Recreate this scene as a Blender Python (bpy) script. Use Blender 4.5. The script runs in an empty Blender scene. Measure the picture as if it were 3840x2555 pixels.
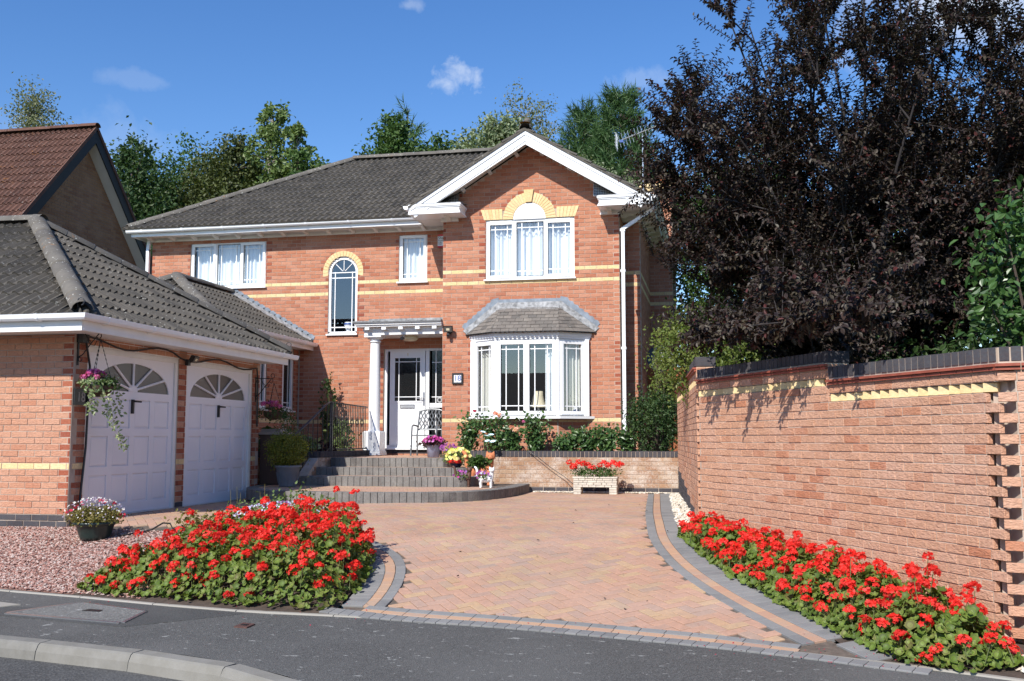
import bpy, math, random
import numpy as np
from mathutils import Matrix, Vector
random.seed(7)
RNG = np.random.default_rng(11)
C = bpy.context.scene.collection
scn = bpy.context.scene
R_ = math.radians

# ---------------------------------------------------------------- camera, sky, sun, exposure
cam_d = bpy.data.cameras.new('camera'); cam = bpy.data.objects.new('camera', cam_d); C.objects.link(cam)
cam_d.sensor_width = 36; cam_d.lens = 35.0; cam_d.clip_start = 0.05; cam_d.clip_end = 3000
cam.location = (0, 0, 1.0); cam.rotation_euler = (R_(90 + 5.62), 0, R_(11.6))
scn.camera = cam
SUN = Vector((.28, 1.0, -.875)).normalized()            # the way the light travels
SUN_EL = math.asin(-SUN.z); SUN_AZ = math.atan2(-SUN.x, -SUN.y)   # azimuth of the sun from +Y towards +X
sd = bpy.data.lights.new('sun', 'SUN'); sd.energy = 4.6; sd.angle = R_(.53); sd.color = (1, .95, .87)
so = bpy.data.objects.new('sun', sd); C.objects.link(so); so.location = (-8, -20, 25)
so.rotation_euler = SUN.to_track_quat('-Z', 'Y').to_euler()
W = bpy.data.worlds.new('World'); scn.world = W; W.use_nodes = True
wn, wl = W.node_tree.nodes, W.node_tree.links
for n in list(wn): wn.remove(n)
wo = wn.new('ShaderNodeOutputWorld'); wb = wn.new('ShaderNodeBackground'); wb.inputs[1].default_value = .098
sky = wn.new('ShaderNodeTexSky'); sky.sky_type = 'NISHITA'; sky.sun_disc = False
sky.sun_elevation = SUN_EL; sky.sun_rotation = SUN_AZ; sky.altitude = 100; sky.air_density = 1.0
sky.dust_density = .15; sky.ozone_density = 2.4
tc = wn.new('ShaderNodeTexCoord')
def wmath(op, a, b=None, c=None):
    n = wn.new('ShaderNodeMath'); n.operation = op
    for i, x in enumerate((a, b, c)):
        if x is None: continue
        if hasattr(x, 'is_output'): wl.new(x, n.inputs[i])
        else: n.inputs[i].default_value = x
    return n.outputs[0]
def cloud(direction, size, stretch, dens, scale, rough, seed, soft=.5):
    """one small cloud in the sky: a soft patch about a direction, torn by noise"""
    d = Vector(direction).normalized(); side = d.cross(Vector((0, 0, 1))).normalized(); up = side.cross(d)
    def dot(v, s):
        n = wn.new('ShaderNodeVectorMath'); n.operation = 'DOT_PRODUCT'
        wl.new(tc.outputs['Generated'], n.inputs[0]); n.inputs[1].default_value = v * s
        return n.outputs['Value']
    a = dot(side, 1 / (size * stretch)); b = dot(up, 1 / size); f = dot(d, 1)
    r = wmath('SQRT', wmath('ADD', wmath('MULTIPLY', a, a), wmath('MULTIPLY', b, b)))
    nz = wn.new('ShaderNodeTexNoise'); nz.inputs['Scale'].default_value = scale; nz.inputs['Detail'].default_value = 7
    nz.inputs['Roughness'].default_value = rough; nz.inputs['Distortion'].default_value = .25
    mp = wn.new('ShaderNodeMapping'); mp.inputs['Location'].default_value = (seed, seed * .7, 0)
    wl.new(tc.outputs['Generated'], mp.inputs[0]); wl.new(mp.outputs[0], nz.inputs['Vector'])
    v = wmath('SUBTRACT', wmath('SUBTRACT', 1.0, r), wmath('MULTIPLY', wmath('SUBTRACT', .5, nz.outputs[0]), 3.4))
    v = wmath('MULTIPLY', v, dens / soft)
    v = wmath('MINIMUM', wmath('MAXIMUM', v, 0), dens)
    return wmath('MULTIPLY', v, wmath('GREATER_THAN', f, 0))
clouds = [cloud((-.262, 1, .390), .016, 1.3, .62, 46, .62, 3.1, 1.3), cloud((-.276, 1, .379), .013, 1.3, .5, 52, .65, 8.1, 1.3),
          cloud((-.77, 1, .352), .04, 2.2, .10, 14, .6, 1.2), cloud((-.70, 1, .34), .02, 3.0, .08, 18, .6, 5.2), cloud((-.645, 1, .41), .010, 3.6, .09, 18, .6, 6.6),
          cloud((.20, 1, .44), .075, 1.7, .8, 8, .6, 2.4, .8), cloud((-.07, 1, .37), .016, 2.0, .14, 20, .6, 4.4),
          cloud((-.32, 1, .47), .01, 2.0, .2, 20, .6, 9.4)]
cs = clouds[0]
for c_ in clouds[1:]: cs = wmath('MAXIMUM', cs, c_)
mx = wn.new('ShaderNodeMix'); mx.data_type = 'RGBA'
hs = wn.new('ShaderNodeHueSaturation'); hs.inputs['Hue'].default_value = .509; hs.inputs['Saturation'].default_value = 1.27; hs.inputs['Value'].default_value = 1.36; wl.new(sky.outputs[0], hs.inputs['Color'])
wl.new(cs, mx.inputs['Factor']); wl.new(hs.outputs[0], mx.inputs['A']); mx.inputs['B'].default_value = (7.4, 7.9, 8.6, 1)
wl.new(mx.outputs['Result'], wb.inputs[0]); wl.new(wb.outputs[0], wo.inputs[0])
scn.view_settings.view_transform = 'Standard'; scn.view_settings.look = 'None'
scn.view_settings.exposure = .38; scn.view_settings.gamma = 1; scn.view_settings.use_curve_mapping = False
scn.cycles.max_bounces = 7; scn.cycles.transparent_max_bounces = 12; scn.cycles.use_denoising = True

# ---------------------------------------------------------------- tagging
def tag(o, label=None, cat=None, group=None, kind=None):
    if label: o['label'] = label
    if cat: o['category'] = cat
    if group: o['group'] = group
    if kind: o['kind'] = kind
    return o
def thing(name, label, cat, loc=(0, 0, 0), group=None):
    o = bpy.data.objects.new(name, None); o.empty_display_size = .1; C.objects.link(o); o.location = loc
    return tag(o, label, cat, group)
def wloc(o):
    v = Vector((0, 0, 0))
    while o is not None: v += Vector(o.location); o = o.parent
    return v

# ---------------------------------------------------------------- mesh builder
class MB:
    def __init__(s): s.v = []; s.f = []; s.m = []
    def add(s, vs, fs, mi=0):
        b = len(s.v); s.v += [tuple(v) for v in vs]; s.f += [tuple(b + i for i in f) for f in fs]; s.m += [mi] * len(fs); return s
    def box(s, c, d, ax=None, mi=0, top=1.0):
        hx, hy, hz = d[0] / 2, d[1] / 2, d[2] / 2
        P = [(-hx, -hy, -hz), (hx, -hy, -hz), (hx, hy, -hz), (-hx, hy, -hz), (-hx * top, -hy * top, hz), (hx * top, -hy * top, hz), (hx * top, hy * top, hz), (-hx * top, hy * top, hz)]
        if ax is not None: P = [tuple(ax[0][i] * p[0] + ax[1][i] * p[1] + ax[2][i] * p[2] for i in range(3)) for p in P]
        return s.add([(c[0] + p[0], c[1] + p[1], c[2] + p[2]) for p in P], [(0, 3, 2, 1), (4, 5, 6, 7), (0, 1, 5, 4), (1, 2, 6, 5), (2, 3, 7, 6), (3, 0, 4, 7)], mi)
    def bb(s, x0, x1, y0, y1, z0, z1, mi=0): return s.box(((x0 + x1) / 2, (y0 + y1) / 2, (z0 + z1) / 2), (abs(x1 - x0), abs(y1 - y0), abs(z1 - z0)), None, mi)
    def prism(s, poly, vec, mi=0):
        n = len(poly); A = [Vector(p) for p in poly]; B = [a + Vector(vec) for a in A]
        return s.add(A + B, [tuple(range(n))[::-1], tuple(range(n, 2 * n))] + [(i, (i + 1) % n, n + (i + 1) % n, n + i) for i in range(n)], mi)
    def tube(s, path, r, n=8, mi=0, caps=True):
        P = [Vector(p) for p in path]; rr = r if isinstance(r, (list, tuple)) else [r] * len(P); base = len(s.v); up = None
        for i, p in enumerate(P):
            t = (P[min(i + 1, len(P) - 1)] - P[max(i - 1, 0)]).normalized()
            if up is None: up = t.orthogonal().normalized()
            else:
                up = up - t * up.dot(t); up = up.normalized() if up.length > 1e-6 else t.orthogonal().normalized()
            sd_ = t.cross(up)
            s.v += [tuple(p + (up * math.cos(a) + sd_ * math.sin(a)) * rr[i]) for a in [2 * math.pi * j / n for j in range(n)]]
        for i in range(len(P) - 1):
            for j in range(n):
                a, b = base + i * n + j, base + i * n + (j + 1) % n
                s.f.append((a, b, b + n, a + n)); s.m.append(mi)
        if caps:
            s.f.append(tuple(range(base, base + n))[::-1]); s.f.append(tuple(range(len(s.v) - n, len(s.v)))); s.m += [mi, mi]
        return s
    def lathe(s, prof, c=(0, 0, 0), n=20, mi=0, sq=None):
        base = len(s.v)
        for r, z in prof:
            for j in range(n):
                a = 2 * math.pi * j / n; s.v.append((c[0] + r * math.cos(a), c[1] + r * math.sin(a), c[2] + z))
        for i in range(len(prof) - 1):
            for j in range(n):
                a, b = base + i * n + j, base + i * n + (j + 1) % n
                s.f.append((a, b, b + n, a + n)); s.m.append(mi)
        return s
    def sweep(s, prof, path, mi=0):
        """profile (offset to the right of the path, height) swept along a level path"""
        P = [Vector(p) for p in path]; n = len(prof); base = len(s.v)
        for i, p in enumerate(P):
            a = (p - P[i - 1]) if i else (P[1] - p); b = (P[i + 1] - p) if i < len(P) - 1 else a
            a = Vector((a.x, a.y, 0)).normalized(); b = Vector((b.x, b.y, 0)).normalized()
            ra, rb = Vector((a.y, -a.x, 0)), Vector((b.y, -b.x, 0)); m_ = (ra + rb); m_ = m_ / max(m_.dot(ra), .3)
            s.v += [tuple(p + m_ * o + Vector((0, 0, h))) for o, h in prof]
        for i in range(len(P) - 1):
            for j in range(n):
                a, b = base + i * n + j, base + i * n + (j + 1) % n
                s.f.append((a, b, b + n, a + n)); s.m.append(mi)
        s.f.append(tuple(range(base, base + n))); s.f.append(tuple(range(len(s.v) - n, len(s.v)))[::-1]); s.m += [mi, mi]
        return s
    def mesh(s, name, mats, smooth=False):
        me = bpy.data.meshes.new(name); me.from_pydata(s.v, [], s.f)
        for m in (mats if isinstance(mats, (list, tuple)) else [mats]): me.materials.append(m)
        if any(s.m): me.polygons.foreach_set('material_index', s.m)
        me.polygons.foreach_set('use_smooth', [bool(smooth)] * len(s.f))
        me.update(); return me
    def build(s, name, mats, parent=None, smooth=False, **kw):
        if parent is not None:
            L = wloc(parent); s.v = [(x - L.x, y - L.y, z - L.z) for x, y, z in s.v]
        return link(name, s.mesh(name, mats, smooth), parent, **kw)
def link(name, me, parent=None, loc=None, mat=None, **kw):
    o = bpy.data.objects.new(name, me); C.objects.link(o)
    if parent is not None: o.parent = parent
    L = wloc(parent) if parent is not None else Vector((0, 0, 0))
    if mat is not None:
        M = Matrix(mat); M.translation = M.translation - L; o.matrix_basis = M
    elif loc is not None: o.location = Vector(loc) - L
    return tag(o, **kw)
def axmat(o, x, y, z, sc=(1, 1, 1)):
    x, y, z = Vector(x) * sc[0], Vector(y) * sc[1], Vector(z) * sc[2]
    return Matrix(((x.x, y.x, z.x, o[0]), (x.y, y.y, z.y, o[1]), (x.z, y.z, z.z, o[2]), (0, 0, 0, 1)))
def npmesh(name, V, F, mats, mi=None, smooth=False):
    """mesh from a vertex array and a face array (all faces the same number of corners)"""
    me = bpy.data.meshes.new(name); V = np.ascontiguousarray(V, dtype=np.float32); F = np.ascontiguousarray(F, dtype=np.int32)
    k = F.shape[1]; me.vertices.add(len(V)); me.vertices.foreach_set('co', V.ravel())
    me.loops.add(F.size); me.loops.foreach_set('vertex_index', F.ravel())
    me.polygons.add(len(F)); me.polygons.foreach_set('loop_start', np.arange(0, F.size, k, dtype=np.int32))
    try: me.polygons.foreach_set('loop_total', np.full(len(F), k, dtype=np.int32))
    except Exception: pass
    for m in (mats if isinstance(mats, (list, tuple)) else [mats]): me.materials.append(m)
    if mi is not None: me.polygons.foreach_set('material_index', np.ascontiguousarray(mi, dtype=np.int32))
    me.polygons.foreach_set('use_smooth', np.full(len(F), bool(smooth)))
    me.update(calc_edges=True); me.validate(); return me
def frames(nrm, spin=None):
    """rotation matrices whose z axis follows nrm, spun at random about it"""
    n = nrm / np.maximum(np.linalg.norm(nrm, axis=1, keepdims=True), 1e-9)
    h = np.where(np.abs(n[:, 2:3]) < .9, np.array([[0, 0, 1.]]), np.array([[1., 0, 0]]))
    x = np.cross(h, n); x /= np.linalg.norm(x, axis=1, keepdims=True); y = np.cross(n, x)
    a = RNG.uniform(0, 2 * np.pi, len(n)) if spin is None else spin
    ca, sa = np.cos(a)[:, None], np.sin(a)[:, None]
    return np.stack([x * ca + y * sa, -x * sa + y * ca, n], axis=2)
def scatter(tv, tf, P, Rm, S):
    """copies of a small template at points P with rotations Rm and sizes S (n or n x 3)"""
    tv = np.asarray(tv, float); tf = np.asarray(tf, int); S = np.asarray(S, float)
    if S.ndim == 1: S = np.repeat(S[:, None], 3, 1)
    V = np.einsum('nij,nkj->nki', Rm, tv[None] * S[:, None, :]) + P[:, None, :]
    F = tf[None] + (np.arange(len(P)) * len(tv))[:, None, None]
    return V.reshape(-1, 3), F.reshape(-1, tf.shape[1])

# ---------------------------------------------------------------- materials
def nodes(name):
    m = bpy.data.materials.new(name); m.use_nodes = True; nt = m.node_tree
    b = nt.nodes['Principled BSDF']; return m, nt, b
def mk(nt, typ, **inp):
    n = nt.nodes.new(typ)
    for k, v in inp.items():
        k = k.replace('_', ' ')
        if hasattr(v, 'is_output'): nt.links.new(v, n.inputs[k])
        else: n.inputs[k].default_value = v
    return n
def mth(nt, op, a, b=0.0, c=0.0):
    n = nt.nodes.new('ShaderNodeMath'); n.operation = op
    for i, x in enumerate((a, b, c)):
        if hasattr(x, 'is_output'): nt.links.new(x, n.inputs[i])
        else: n.inputs[i].default_value = x
    return n.outputs[0]
def pos(nt, sc=(1, 1, 1)):
    g = nt.nodes.new('ShaderNodeNewGeometry'); m = nt.nodes.new('ShaderNodeMapping')
    m.inputs['Scale'].default_value = sc; nt.links.new(g.outputs['Position'], m.inputs[0]); return m.outputs[0]
def noise(nt, scale, detail=4, rough=.55, vec=None, sc=(1, 1, 1), dist=0):
    n = nt.nodes.new('ShaderNodeTexNoise'); n.inputs['Scale'].default_value = scale; n.inputs['Detail'].default_value = detail
    n.inputs['Roughness'].default_value = rough; n.inputs['Distortion'].default_value = dist
    nt.links.new(vec if vec is not None else pos(nt, sc), n.inputs['Vector']); return n.outputs['Fac']
def ramp(nt, fac, stops, interp='LINEAR'):
    r = nt.nodes.new('ShaderNodeValToRGB'); r.color_ramp.interpolation = interp
    e = r.color_ramp.elements
    while len(e) > 1: e.remove(e[-1])
    for i, (p, c) in enumerate(stops):
        x = e[0] if i == 0 else e.new(p)
        x.position = p; x.color = (*c, 1) if len(c) == 3 else c
    nt.links.new(fac, r.inputs[0]); return r.outputs[0]
def rnd(nt):
    """a number of its own for every object and every loose piece of a mesh"""
    g = nt.nodes.new('ShaderNodeNewGeometry'); o = nt.nodes.new('ShaderNodeObjectInfo')
    return mth(nt, 'FRACT', mth(nt, 'ADD', g.outputs['Random Per Island'], mth(nt, 'MULTIPLY', o.outputs['Random'], 7.31)))
def mixc(nt, fac, a, b, mode='MIX'):
    n = nt.nodes.new('ShaderNodeMix'); n.data_type = 'RGBA'; n.blend_type = mode
    for k, v in (('Factor', fac), ('A', a), ('B', b)):
        if hasattr(v, 'is_output'): nt.links.new(v, n.inputs[k])
        else: n.inputs[k].default_value = v if k == 'Factor' else (*v, 1)
    return n.outputs['Result']
def bump(nt, b, h, strength=.5, dist=.01):
    n = nt.nodes.new('ShaderNodeBump'); n.inputs['Strength'].default_value = strength; n.inputs['Distance'].default_value = dist
    nt.links.new(h, n.inputs['Height']); nt.links.new(n.outputs[0], b.inputs['Normal'])
def simple(name, col, rough=.5, metal=0, var=.12, nscale=6, bmp=0, spec=.5, bscale=60):
    m, nt, b = nodes(name); b.inputs['Roughness'].default_value = rough; b.inputs['Metallic'].default_value = metal
    b.inputs['Specular IOR Level'].default_value = spec
    f = noise(nt, nscale, 5); lo = tuple(c * (1 - var) for c in col); hi = tuple(min(c * (1 + var), 1) for c in col)
    nt.links.new(ramp(nt, f, [(.3, lo), (.7, hi)]), b.inputs['Base Color'])
    if bmp: bump(nt, b, noise(nt, bscale, 4), bmp, .005)
    return m
def brick_mat(name, stops, relief=.7, sc=(28, 28, 95), pale=.18, palecol=(.62, .42, .32), dist=.008, pscale=2.2):
    m, nt, b = nodes(name); b.inputs['Roughness'].default_value = .88; b.inputs['Specular IOR Level'].default_value = .2
    c = ramp(nt, rnd(nt), stops)
    f = noise(nt, 1, 5, .6, sc=(30, 30, 60)); c = mixc(nt, ramp(nt, f, [(.35, (.0,) * 3), (.75, (.34,) * 3)]), c, (.10, .045, .03), 'MIX')
    p = noise(nt, pscale, 6, .65); q = noise(nt, 45, 3, .6)
    c = mixc(nt, mth(nt, 'MULTIPLY', ramp(nt, mth(nt, 'MULTIPLY', p, mth(nt, 'ADD', q, .5)), [(.42, (0,) * 3), (.75, (1,) * 3)]), pale), c, palecol)
    nt.links.new(c, b.inputs['Base Color'])
    h = noise(nt, 1, 4, .55, sc=sc, dist=.8)
    bump(nt, b, h, relief, dist); return m
M = {}
M['brick'] = brick_mat('red_brick', [(0, (.50, .205, .118)), (.3, (.46, .175, .098)), (.55, (.53, .235, .142)), (.8, (.56, .26, .165)), (1, (.42, .15, .085))])
M['brick_dark'] = brick_mat('dark_red_brick', [(0, (.34, .085, .045)), (.5, (.40, .12, .065)), (1, (.30, .075, .045))])
M['brick_wall'] = brick_mat('salmon_brick', [(0, (.60, .32, .20)), (.4, (.65, .37, .245)), (.8, (.62, .34, .215)), (.95, (.56, .25, .145)), (1, (.54, .22, .12))], 1.0, (26, 26, 60), .25, (.70, .50, .41), .014)
M['brick_gar'] = brick_mat('garage_brick', [(0, (.54, .26, .16)), (.35, (.60, .32, .21)), (.7, (.57, .29, .185)), (1, (.52, .23, .14))], .9, (26, 26, 75), .2, (.64, .42, .32), .012)
M['brick_old'] = brick_mat('weathered_brick', [(0, (.42, .26, .16)), (.4, (.36, .20, .12)), (.75, (.46, .31, .20)), (1, (.33, .19, .125))], .7, (40, 40, 80), .95, (.66, .60, .53), .008, 3.0)
M['brick_brown'] = brick_mat('brown_brick', [(0, (.30, .16, .085)), (.5, (.36, .20, .105)), (1, (.27, .13, .07))], .3)
M['buff'] = brick_mat('buff_brick', [(0, (.80, .60, .30)), (.5, (.84, .65, .36)), (1, (.75, .55, .27))], .12, pale=.1, palecol=(.8, .7, .5))
M['blue_brick'] = brick_mat('blue_engineering_brick', [(0, (.055, .058, .068)), (.5, (.075, .077, .088)), (1, (.045, .047, .055))], .15, pale=.12, palecol=(.3, .3, .3))
M['step_brick'] = brick_mat('charcoal_step_block', [(0, (.15, .148, .142)), (.5, (.20, .197, .187)), (1, (.115, .113, .11))], .4, (60, 60, 60), .5, (.34, .33, .31), .005, 4)
M['mortar'] = simple('mortar', (.46, .37, .30), .95, var=.15, nscale=9, bmp=.4, spec=.1)
M['mortar_dark'] = simple('dark_mortar', (.22, .19, .17), .95, var=.15, nscale=9, bmp=.4, spec=.1)
M['upvc'] = simple('white_upvc', (.86, .87, .88), .32, var=.015, nscale=2)
M['wood_white'] = simple('white_painted_wood', (.80, .79, .77), .5, var=.05, nscale=4, bmp=.08)
M['door_white'] = simple('white_door_paint', (.80, .79, .83), .42, var=.03, nscale=2)
M['soffit'] = simple('off_white_soffit', (.74, .72, .68), .6, var=.05, nscale=3)
M['black'] = simple('black_metal', (.012, .012, .013), .45, .0, .2)
M['iron'] = simple('grey_wrought_iron', (.045, .05, .058), .45, .3, .2)
M['black_pl'] = simple('black_plastic', (.018, .018, .02), .4, 0, .1)
M['lead'] = simple('weathered_lead', (.20, .235, .28), .6, .0, .3, 9, .3)
M['lead2'] = simple('lime_stained_lead', (.27, .275, .28), .8, 0, .5, 14, .3)
M['dark_board'] = simple('dark_bargeboard', (.012, .012, .015), .6)
M['tarmac'] = None
M['steel'] = simple('brushed_steel', (.45, .45, .47), .35, .9, .05)
M['alu'] = simple('aluminium', (.62, .63, .64), .35, .7, .05)
M['soil'] = simple('dry_soil', (.07, .05, .038), .95, 0, .35, 14, .8)
M['terracotta'] = simple('terracotta', (.58, .20, .085), .8, 0, .1, 8, .12)
M['brown_clay'] = simple('brown_clay', (.095, .045, .03), .55, 0, .2, 10, .1)
M['blue_glaze'] = simple('blue_glaze', (.015, .07, .26), .15, 0, .3, 10)
M['red_glaze'] = simple('red_glaze', (.5, .02, .015), .15, 0, .2, 10)
M['navy_glaze'] = simple('navy_glaze', (.012, .014, .05), .12, 0, .2, 10)
M['white_ceramic'] = simple('white_ceramic', (.80, .81, .82), .25, 0, .03)
M['grey_pot'] = simple('slate_grey_pot', (.17, .19, .22), .6, 0, .08)
M['green_pot'] = simple('dark_green_pot', (.018, .035, .032), .35, 0, .15)
M['lav_pot'] = simple('lavender_bucket', (.40, .45, .62), .45, 0, .04)
M['stone'] = simple('pale_reconstituted_stone', (.60, .55, .47), .9, 0, .18, 12, .7)
M['fence'] = simple('orange_brown_fence', (.33, .105, .04), .75, 0, .2, 5, .3)
M['bin'] = simple('brown_bin', (.085, .05, .04), .5, 0, .1)
M['binlid'] = simple('grey_brown_lid', (.30, .26, .24), .5, 0, .1)
M['curtain'] = simple('pale_curtain', (.80, .84, .86), .9, 0, .04, 3)
M['curtain_cream'] = simple('cream_blind', (.66, .66, .60), .9, 0, .04, 3)
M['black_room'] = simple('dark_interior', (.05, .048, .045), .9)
M['cream'] = simple('cream_plastic', (.72, .64, .45), .45, 0, .04)
M['red_pl'] = simple('red_plastic', (.55, .02, .03), .35, 0, .05)
M['blue_print'] = simple('blue_print', (.03, .09, .33), .4)
M['engraved'] = simple('engraved_grey', (.38, .38, .38), .6)
M['slate'] = simple('black_slate', (.022, .024, .027), .35, 0, .15)
M['bark'] = simple('bark', (.085, .062, .048), .95, 0, .3, 20, .8)
M['bark_pale'] = simple('pale_bark', (.30, .27, .23), .9, 0, .3, 20, .5)
M['bark_dark'] = simple('purple_bark', (.026, .021, .021), .85, 0, .3, 20, .6)
M['coir'] = simple('coir_liner', (.075, .045, .03), .95, 0, .4, 60, 1)
M['dish'] = simple('dark_dish', (.035, .038, .045), .5)
M['rust'] = simple('rusty_iron', (.11, .055, .045), .8, .2, .3, 30, .5)
M['tile_red_edge'] = simple('red_creasing_tile', (.30, .075, .045), .75, 0, .2, 14, .2)

def glass_mat(name, tint=(.96, .975, .985), refl=.15):
    m, nt, b = nodes(name); nt.nodes.remove(b); out = nt.nodes['Material Output']
    t = mk(nt, 'ShaderNodeBsdfTransparent', Color=(*tint, 1)); g = mk(nt, 'ShaderNodeBsdfGlossy', Color=(1, 1, 1, 1), Roughness=.0)
    lw = nt.nodes.new('ShaderNodeLayerWeight'); lw.inputs[0].default_value = .5
    f = mth(nt, 'ADD', mth(nt, 'MULTIPLY', mth(nt, 'POWER', lw.outputs['Facing'], 4.0), .9), refl)
    mx_ = nt.nodes.new('ShaderNodeMixShader'); nt.links.new(f, mx_.inputs[0]); nt.links.new(t.outputs[0], mx_.inputs[1]); nt.links.new(g.outputs[0], mx_.inputs[2])
    nt.links.new(mx_.outputs[0], out.inputs[0]); return m
M['glass'] = glass_mat('window_glass')
def smoky(name):
    m, nt, b = nodes(name); b.inputs['Base Color'].default_value = (.10, .095, .085, 1); b.inputs['Roughness'].default_value = .25
    bump(nt, b, noise(nt, 90, 2), .15, .003); return m
M['obscure'] = smoky('obscure_glass')
def dark_glass(name):
    m, nt, b = nodes(name); b.inputs['Base Color'].default_value = (.012, .013, .014, 1); b.inputs['Roughness'].default_value = .08
    bump(nt, b, noise(nt, 55, 2, sc=(1, 1, .6)), .35, .004); return m
M['door_glass'] = dark_glass('patterned_door_glass')

def roof_mat(name, c0, c1, c2, lichen=.5, orange=.1):
    m, nt, b = nodes(name); b.inputs['Roughness'].default_value = .85; b.inputs['Specular IOR Level'].default_value = .25
    c = ramp(nt, rnd(nt), [(0, c0), (.5, c1), (1, c2)])
    d = noise(nt, 3.5, 6, .7); c = mixc(nt, ramp(nt, d, [(.4, (0,) * 3), (.7, (.5,) * 3)]), c, tuple(x * .55 for x in c0))
    s = noise(nt, 26, 2, .5); s2 = noise(nt, 2.2, 3)
    c = mixc(nt, mth(nt, 'MULTIPLY', ramp(nt, s, [(.665, (0,) * 3), (.70, (1,) * 3)]), mth(nt, 'MULTIPLY', s2, lichen * 1.6)), c, (.5, .5, .46))
    o = noise(nt, 12, 3, .6); o2 = noise(nt, .9, 2)
    c = mixc(nt, mth(nt, 'MULTIPLY', ramp(nt, o, [(.6, (0,) * 3), (.68, (1,) * 3)]), ramp(nt, o2, [(.55, (0,) * 3), (.7, (orange,) * 3)])), c, (.42, .17, .03))
    nt.links.new(c, b.inputs['Base Color']); bump(nt, b, noise(nt, 110, 3), .35, .004); return m
M['tile'] = roof_mat('dark_concrete_tile', (.092, .083, .071), (.120, .107, .090), (.072, .066, .058))
M['tile_ridge'] = roof_mat('ridge_tile_concrete', (.135, .125, .11), (.165, .15, .13), (.11, .10, .09), 1.1, .5)
M['tile_red'] = roof_mat('red_concrete_tile', (.115, .058, .043), (.145, .074, .054), (.095, .048, .037), .5, .9)
M['tile_bay'] = roof_mat('plain_grey_tile', (.17, .15, .135), (.225, .20, .175), (.13, .12, .11), .3, 0)
M['tile_under'] = simple('roof_underlay', (.012, .012, .012), .9)

def paver_mat():
    m, nt, b = nodes('block_paver'); b.inputs['Roughness'].default_value = .9; b.inputs['Specular IOR Level'].default_value = .2
    c = ramp(nt, rnd(nt), [(0, (.52, .305, .21)), (.35, (.48, .285, .20)), (.5, (.51, .325, .195)), (.62, (.52, .35, .20)), (.72, (.41, .285, .22)), (.88, (.50, .295, .21)), (1, (.42, .285, .22))])
    c = mixc(nt, ramp(nt, noise(nt, 1, 5, .6, sc=(22, 22, 22)), [(.35, (.3,) * 3), (.7, (0,) * 3)]), c, (.20, .15, .125))
    c = mixc(nt, ramp(nt, noise(nt, 1.1, 5, .6), [(.4, (0,) * 3), (.75, (.28,) * 3)]), c, (.55, .45, .38))
    st = noise(nt, .55, 5, .65, dist=.6); c = mixc(nt, ramp(nt, st, [(.52, (0,) * 3), (.72, (.42,) * 3)]), c, (.22, .165, .13))
    nt.links.new(c, b.inputs['Base Color']); bump(nt, b, noise(nt, 160, 3), .3, .003); return m
M['paver'] = paver_mat()
def grey_paver(name, stops):
    m, nt, b = nodes(name); b.inputs['Roughness'].default_value = .9; b.inputs['Specular IOR Level'].default_value = .2
    c = ramp(nt, rnd(nt), stops); c = mixc(nt, ramp(nt, noise(nt, 5, 6, .7), [(.4, (0,) * 3), (.75, (.5,) * 3)]), c, (.30, .29, .27))
    nt.links.new(c, b.inputs['Base Color']); bump(nt, b, noise(nt, 150, 3), .35, .003); return m
M['paver_grey'] = grey_paver('charcoal_paver', [(0, (.19, .19, .188)), (.5, (.23, .23, .228)), (1, (.165, .165, .166))])
M['paver_buff'] = grey_paver('buff_paver', [(0, (.44, .26, .175)), (.5, (.49, .31, .19)), (1, (.41, .24, .17))])
M['kerb'] = grey_paver('concrete_kerb', [(0, (.185, .177, .155)), (.5, (.21, .20, .175)), (1, (.17, .163, .145))])
M['edging'] = grey_paver('concrete_edging', [(0, (.30, .28, .24)), (1, (.34, .32, .28))])
M['joint'] = simple('joint_sand', (.12, .095, .075), .95, 0, .3, 20, .5)
def tarmac(name, base, spots, coarse):
    m, nt, b = nodes(name); b.inputs['Roughness'].default_value = .85; b.inputs['Specular IOR Level'].default_value = .3
    v = nt.nodes.new('ShaderNodeTexVoronoi'); v.inputs['Scale'].default_value = coarse; nt.links.new(pos(nt), v.inputs['Vector'])
    c = ramp(nt, v.outputs['Color'], [(0, tuple(x * .55 for x in base)), (.5, base), (1, tuple(x * 1.6 for x in base))])
    big = noise(nt, .8, 4); c = mixc(nt, ramp(nt, big, [(.4, (0,) * 3), (.65, (.5,) * 3)]), c, tuple(x * 1.5 for x in base))
    s = noise(nt, 9, 3, .6, sc=(1, 1.6, 1)); c = mixc(nt, mth(nt, 'MULTIPLY', ramp(nt, s, [(.665, (0,) * 3), (.685, (1,) * 3)]), spots), c, (.36, .36, .34))
    s = noise(nt, 31, 2, .5, sc=(1, 1.3, 1)); c = mixc(nt, mth(nt, 'MULTIPLY', ramp(nt, s, [(.715, (0,) * 3), (.735, (1,) * 3)]), spots), c, (.42, .42, .40))
    nt.links.new(c, b.inputs['Base Color']); bump(nt, b, v.outputs['Distance'], .9, .006); return m
M['tarmac'] = tarmac('pavement_tarmac', (.098, .097, .092), .7, 120)
M['tarmac_dark'] = tarmac('patched_tarmac', (.078, .078, .075), .05, 160)
M['road'] = tarmac('road_tarmac', (.078, .077, .074), .15, 60)
M['manhole'] = tarmac('manhole_infill', (.145, .143, .134), .95, 60)
M['gravel'] = None
def stone_mat(name, stops):
    m, nt, b = nodes(name); b.inputs['Roughness'].default_value = .9
    c = ramp(nt, rnd(nt), stops); nt.links.new(c, b.inputs['Base Color']); bump(nt, b, noise(nt, 200, 2), .3, .002); return m
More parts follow.
